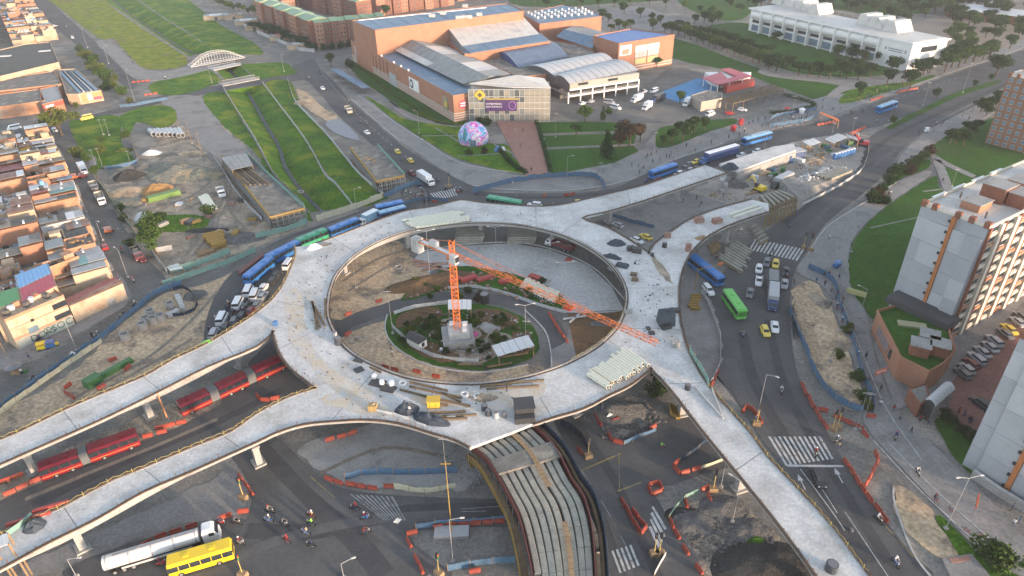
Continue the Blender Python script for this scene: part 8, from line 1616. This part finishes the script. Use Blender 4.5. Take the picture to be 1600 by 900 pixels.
debris('stones', [(1090, 300), (1200, 240), (1340, 220), (1330, 262), (1190, 325), (1080, 345)], 300, .12, .5, conc, .12); debris('planks_scatter', [(1110, 300), (1200, 245), (1340, 222), (1320, 262), (1190, 320), (1100, 335)], 90, .25, 1.0, wood, .12); debris('steel_scatter', [(1240, 300), (1330, 262), (1290, 262), (1225, 290)], 120, .3, 1.4, steel, .3)
debris('stones', [(0, 700), (120, 640), (330, 530), (330, 450), (200, 510), (0, 650)], 200, .08, .28, conc, .06); debris('stones', [(640, 500), (700, 480), (830, 500), (830, 545), (740, 568), (650, 545)], 200, .15, .6, conc, .16); debris('planks_scatter', [(640, 500), (700, 480), (830, 500), (830, 545), (740, 568), (650, 545)], 110, .2, .9, form_m, .16); debris('rubbish', [(640, 465), (700, 422), (800, 432), (870, 470), (845, 476), (740, 448)], 110, .2, .8, roof_rust, .16)
debris('litter', [(450, 460), (520, 380), (640, 335), (800, 325), (850, 345), (640, 350), (540, 400), (500, 470), (520, 530), (600, 590), (800, 600), (840, 640), (650, 660), (520, 640), (440, 545)], 240, .06, .3, form_m, ZD+.02); debris('litter', [(985, 400), (1010, 410), (1050, 460), (1060, 520), (1010, 560), (970, 540), (990, 480)], 90, .06, .28, dgrey, ZD+.02)
debris('stones', [(1240, 460), (1275, 450), (1325, 560), (1342, 635), (1300, 620), (1262, 530)], 140, .08, .3, conc, .08); debris('scaffold_debris', [(660, 690), (720, 700), (760, 740), (740, 765), (690, 725)], 120, .08, .4, steel, .08); debris('stones', [(930, 660), (1010, 625), (1040, 660), (990, 690), (940, 685)], 200, .15, .6, gravel, .1); debris('litter', [(700, 290), (900, 300), (900, 330), (700, 310)], 10, .1, .3, white_pl, .08)
debris('steel_scatter', [(1240, 292), (1300, 266), (1290, 262), (1228, 286)], 110, .3, 1.2, steel, 2.3); debris('stones', [(1236, 292), (1320, 268), (1300, 262), (1228, 286)], 200, .3, .9, conc, 2.0)
mound('tan heap with timber', 1262, 232, 3, 2, 1.2, dirt_o, seed=50); mound('pale sand heap at the track', 300, 240, 6, 3, 1.0, dirt_o, seed=51); mound('grey slab rubble', 365, 260, 5, 3, 1.0, gravel, z=0, seed=52); mound('wild green clump', 236, 352, 5, 3, 1.0, leafs[0], seed=53, rough=1); mound('wild green clump', 192, 235, 4, 3, .9, leafs[2], seed=54, rough=1); mound('dark soil heap by the round island shed', 700, 560, 3, 1.5, .6, dirt_b, z=.15, seed=55)
bx_r = random.Random(77)
for k in range(26):
    t_ = bx_r.random(); u_ = bx_r.uniform(-1, 1); cn, cc = bx_r.choice((('grey', conc), ('white', white_pl), ('rusty', roof_rust), ('blue', net_blue), ('timber', wood), ('dark', dgrey), ('green', dk), ('yellow', form_y)))
    boxy('%s stacked pallet' % cn, 'pallet', 'site_pallet', 1120+t_*215, 298-t_*76+u_*13, (bx_r.uniform(1.4, 4), bx_r.uniform(1, 2), bx_r.uniform(.6, 1.8)), cc, 0, rz=bx_r.uniform(0, 3))
for k in range(16):
    cn, cc = bx_r.choice((('grey', conc), ('white', white_pl), ('rusty', roof_rust), ('timber', wood), ('dark', dgrey), ('yellow', form_y)))
    boxy('%s stacked pallet' % cn, 'pallet', 'site_pallet', 215+bx_r.uniform(0, 190), 330+bx_r.uniform(-20, 50), (bx_r.uniform(1.4, 3.4), bx_r.uniform(1, 2), bx_r.uniform(.5, 1.4)), cc, 0, rz=bx_r.uniform(0, 3))
# machines
def excavator(desc, x, y, col, rz, arm=True):
    t = gthing('excavator', desc, 'excavator', x, y, 0, rz, True); pt = paints[col]
    for s_ in (-1, 1): M().box((0, s_*1.1, .45), (3.6, .6, .9), taper=.85, ty=1).build('track', black, t)
    M().box((-.3, 0, 1.5), (3.2, 2.4, 1.2), taper=.95).build('engine_house', pt, t); M().box((.7, .7, 2.2), (1.3, 1.0, 1.5), taper=.85).build('cab', glass, t)
    if arm: M().tube((1.2, -.4, 1.6), (3.6, -.4, 4.2), .25, 6).build('boom', pt, t); M().tube((3.6, -.4, 4.2), (5.2, -.4, 1.8), .2, 6).build('stick', pt, t); M().box((5.2, -.4, 1.2), (1.0, 1.0, .9), taper=.6).build('bucket', steel, t)
excavator('red excavator at the far end of the work yard', 1348, 228, 'red', 2.6); excavator('yellow excavator near the beam bay', 1186, 299, 'busyel', 2.2); excavator('red machine behind the broad pale canopy', 1336, 222, 'red', .5, False)
for x, y, desc, c1, c2 in ((118, 280, 'orange cargo tricycle by the box truck', 'orange', 'orange'), (131, 278, 'dark red cargo tricycle by the box truck', 'darkred', 'darkred'), (172, 364, 'orange framed cargo cart on the left street', 'orange', 'darkred'), (83, 543, 'blue topped cargo tricycle near the graffiti wall', 'blue', 'busyel'), (70, 546, 'yellow fronted cargo tricycle near the graffiti wall', 'busyel', 'navy'), (1308, 418, 'blue roofed street cart on the pavement', 'blue', 'grey'), (1448, 207, 'pale roofed street cart on the far pavement', 'white', 'grey')):
    t = gthing('cargo_tricycle', desc, 'cargo tricycle', x, y, 0, .5, True); M().box((-.3, 0, .9), (1.9, 1.2, .8)).build('cargo_box', paints[c1], t); M().box((-.3, 0, 1.9), (1.9, 1.3, .12)).build('canopy', paints[c1], t); M().box((.95, 0, .8), (.7, .5, .5)).build('front', paints[c2], t)
    for a, b in ((-.9, .6), (-.9, -.6), (.9, 0)): obj_of(K_mw, 'wheel', t, (a, b, .34))
    for a, b in ((-1.1, .55), (-1.1, -.55), (.5, .55), (.5, -.55)): M().box((a, b, 1.5), (.06, .06, .8)).build('post', steel, t)
for x, y, c_ in ((26, 584, 'grey'), (1228, 176, 'red')):
    t = gthing('parasol_stall', '%s parasol over a small street stall' % c_, 'stall', x, y); M().tube((0, 0, 2.0), (0, 0, 2.6), 1.7, 10, r2=.1).build('parasol', paints[c_], t); M().tube((0, 0, 0), (0, 0, 2.1), .05, 5).build('pole', steel, t); M().box((.2, 0, .5), (2.0, 1.1, 1.0)).build('cart', wood, t); M().box((1.7, .4, .3), (.9, .8, .6)).build('crate', dk, t)
# overhead sign gantry, EWI style orange signs, boards
for x, y, r_ in ((1372, 596, .35), (1519, 800, .95)):
    t = gthing('work_sign', 'orange works sign with white lettering on posts', 'sign', x, y, 0, r_); M().box((0, 0, 2.6), (2.8, .1, 1.2)).build('board', plain('sign_orange_b', (.7, .14, .05)), t)
    for s_ in (-1, 1): M().box((s_*1.1, .08, 1.3), (.09, .09, 2.6)).build('post', steel, t)
    text('DESVIO', .75, white_t, t, (0, -.08, 2.6), (math.pi/2, 0, 0))
t = gthing('gantry_arm', 'orange mast arm with signals at the blue bus under the ramp', 'signal arm', 1086, 452, 0, .35, True); M().tube((0, 0, 0), (0, 0, 6), .12, 6).build('pole', form_y, t); M().tube((0, 0, 5.6), (8.5, 0, 5.9), .09, 6).build('arm', form_y, t); M().box((6.5, 0, 5.9), (1.3, .3, .7)).build('signal_board', paints['orange'], t)
t = gthing('bus_stop_board', 'yellow advert board lying against the pavement edge', 'board', 1337, 462, 0, -.65, True); M().box((0, 0, .9), (4.5, .2, 1.4)).build('board', plain('pale_yellow', (.5, .48, .22)), t); M().box((0, 0, .1), (4.6, .5, .2)).build('foot', steel, t)
for x, y in ((622, 821), (621+331, 656), (466//4+0, 559)):
    t = gthing('warning_board', 'white diamond warning board', 'sign', x, y, 0, .4); M().add([(-.7, 0, 1.1), (0, 0, .4), (.7, 0, 1.1), (0, 0, 1.8), (-.7, .05, 1.1), (0, .05, .4), (.7, .05, 1.1), (0, .05, 1.8)], [(0, 1, 2, 3), (7, 6, 5, 4), (0, 4, 5, 1), (1, 5, 6, 2), (2, 6, 7, 3), (3, 7, 4, 0)]).build('board', white_pl, t); M().box((0, .08, .6), (.08, .08, 1.2)).build('leg', steel, t)
t = gthing('leaning_pole', 'long orange pole leaning from the upper left ramp edge', 'pole', 262, 655, 0, 0, True); a, b = P(245, 613, 7)-Vector(t.location), P(262, 655, 0)-Vector(t.location); M().tube(a, b, .14, 6).build('shaft', plain('pole_orange', (.6, .25, .12)), t); M().box((b.x, b.y, .1), (.8, .8, .2)).build('foot', conc, t)
t = gthing('low_brick_platform', 'pink paved ramped platform at the lower right island', 'platform', 1500, 885, 0, 0, True); w_ = PL([(1472, 872), (1518, 865), (1552, 905), (1490, 910)], .4); c = Vector(t.location); M().prism([v-c for v in w_], 0, .4).build('slab', pave, t); M().prism([v-c for v in PL([(1482, 873), (1512, 868), (1518, 875), (1488, 880)], .45)], .4, .46).build('pink_inlay', brick_pave, t)
t = gthing('wall', 'low grey boundary wall below the lower right tower', 'wall', 1550, 770, 0, 0, True); w_ = PL([(1517, 745), (1560, 775), (1610, 805)]); M().ribbon([v-Vector(t.location) for v in w_], .5, 0, 1.6).build('wall_body', conc, t); M().ribbon([v-Vector(t.location) for v in w_], .6, 1.6, 1.7).build('coping', conc_l, t)
t = gthing('wall', 'white wall enclosing the small concrete yard at the corner', 'wall', 245, 410, 0, 0, True); w_ = PL([(262, 428), (238, 396), (270, 390)]); M().ribbon([v-Vector(t.location) for v in w_], .3, 0, 1.5).build('wall_body', conc_l, t); M().ribbon([v-Vector(t.location) for v in w_], .4, 1.5, 1.58).build('coping', conc, t)
t = gthing('boundary_wall', 'pale wall along the green roofed flats', 'wall', 455, 68, 0, 0, True); w_ = PL([(402, 52), (440, 68), (470, 80), (492, 82)]); M().ribbon([v-Vector(t.location) for v in w_], .3, 0, 2.2).build('wall_body', conc_l, t); M().ribbon([v-Vector(t.location) for v in w_], .4, 2.2, 2.3).build('coping', conc, t)
t = gthing('stair', 'wooden scaffold stair beside the beam ramp and the ring', 'stair', 735, 728, 0, .4, True)
for k in range(9): M().box((k*.5, 0, .4+.55*k), (.45, 1.6, .1)).build('tread', form_y, t)
for s_ in (-.8, .8): M().tube((0, s_, .3), (4.4, s_, 5.1), .07, 5).build('stringer', form_y, t)
for k in range(4): M().box((k*1.3, .9, 2.2), (.12, .12, 4.4)).build('post', steel, t)

# ================================================================== haze
hzb = M().box((0, 900, 49.5), (2600, 2400, 101.6)).build('haze', plain('unused', (1, 1, 1))); hzb['kind'] = 'stuff'
hm_ = bpy.data.materials.new('haze_air'); hm_.use_nodes = True; n_ = hm_.node_tree; n_.nodes.clear(); o_ = n_.nodes.new('ShaderNodeOutputMaterial'); v_ = n_.nodes.new('ShaderNodeVolumePrincipled')
v_.inputs['Color'].default_value = (.94, .96, 1, 1); v_.inputs['Density'].default_value = .00014; v_.inputs['Anisotropy'].default_value = .2; n_.links.new(v_.outputs[0], o_.inputs['Volume'])
hzb.data.materials.clear(); hzb.data.materials.append(hm_)
finish_labels()
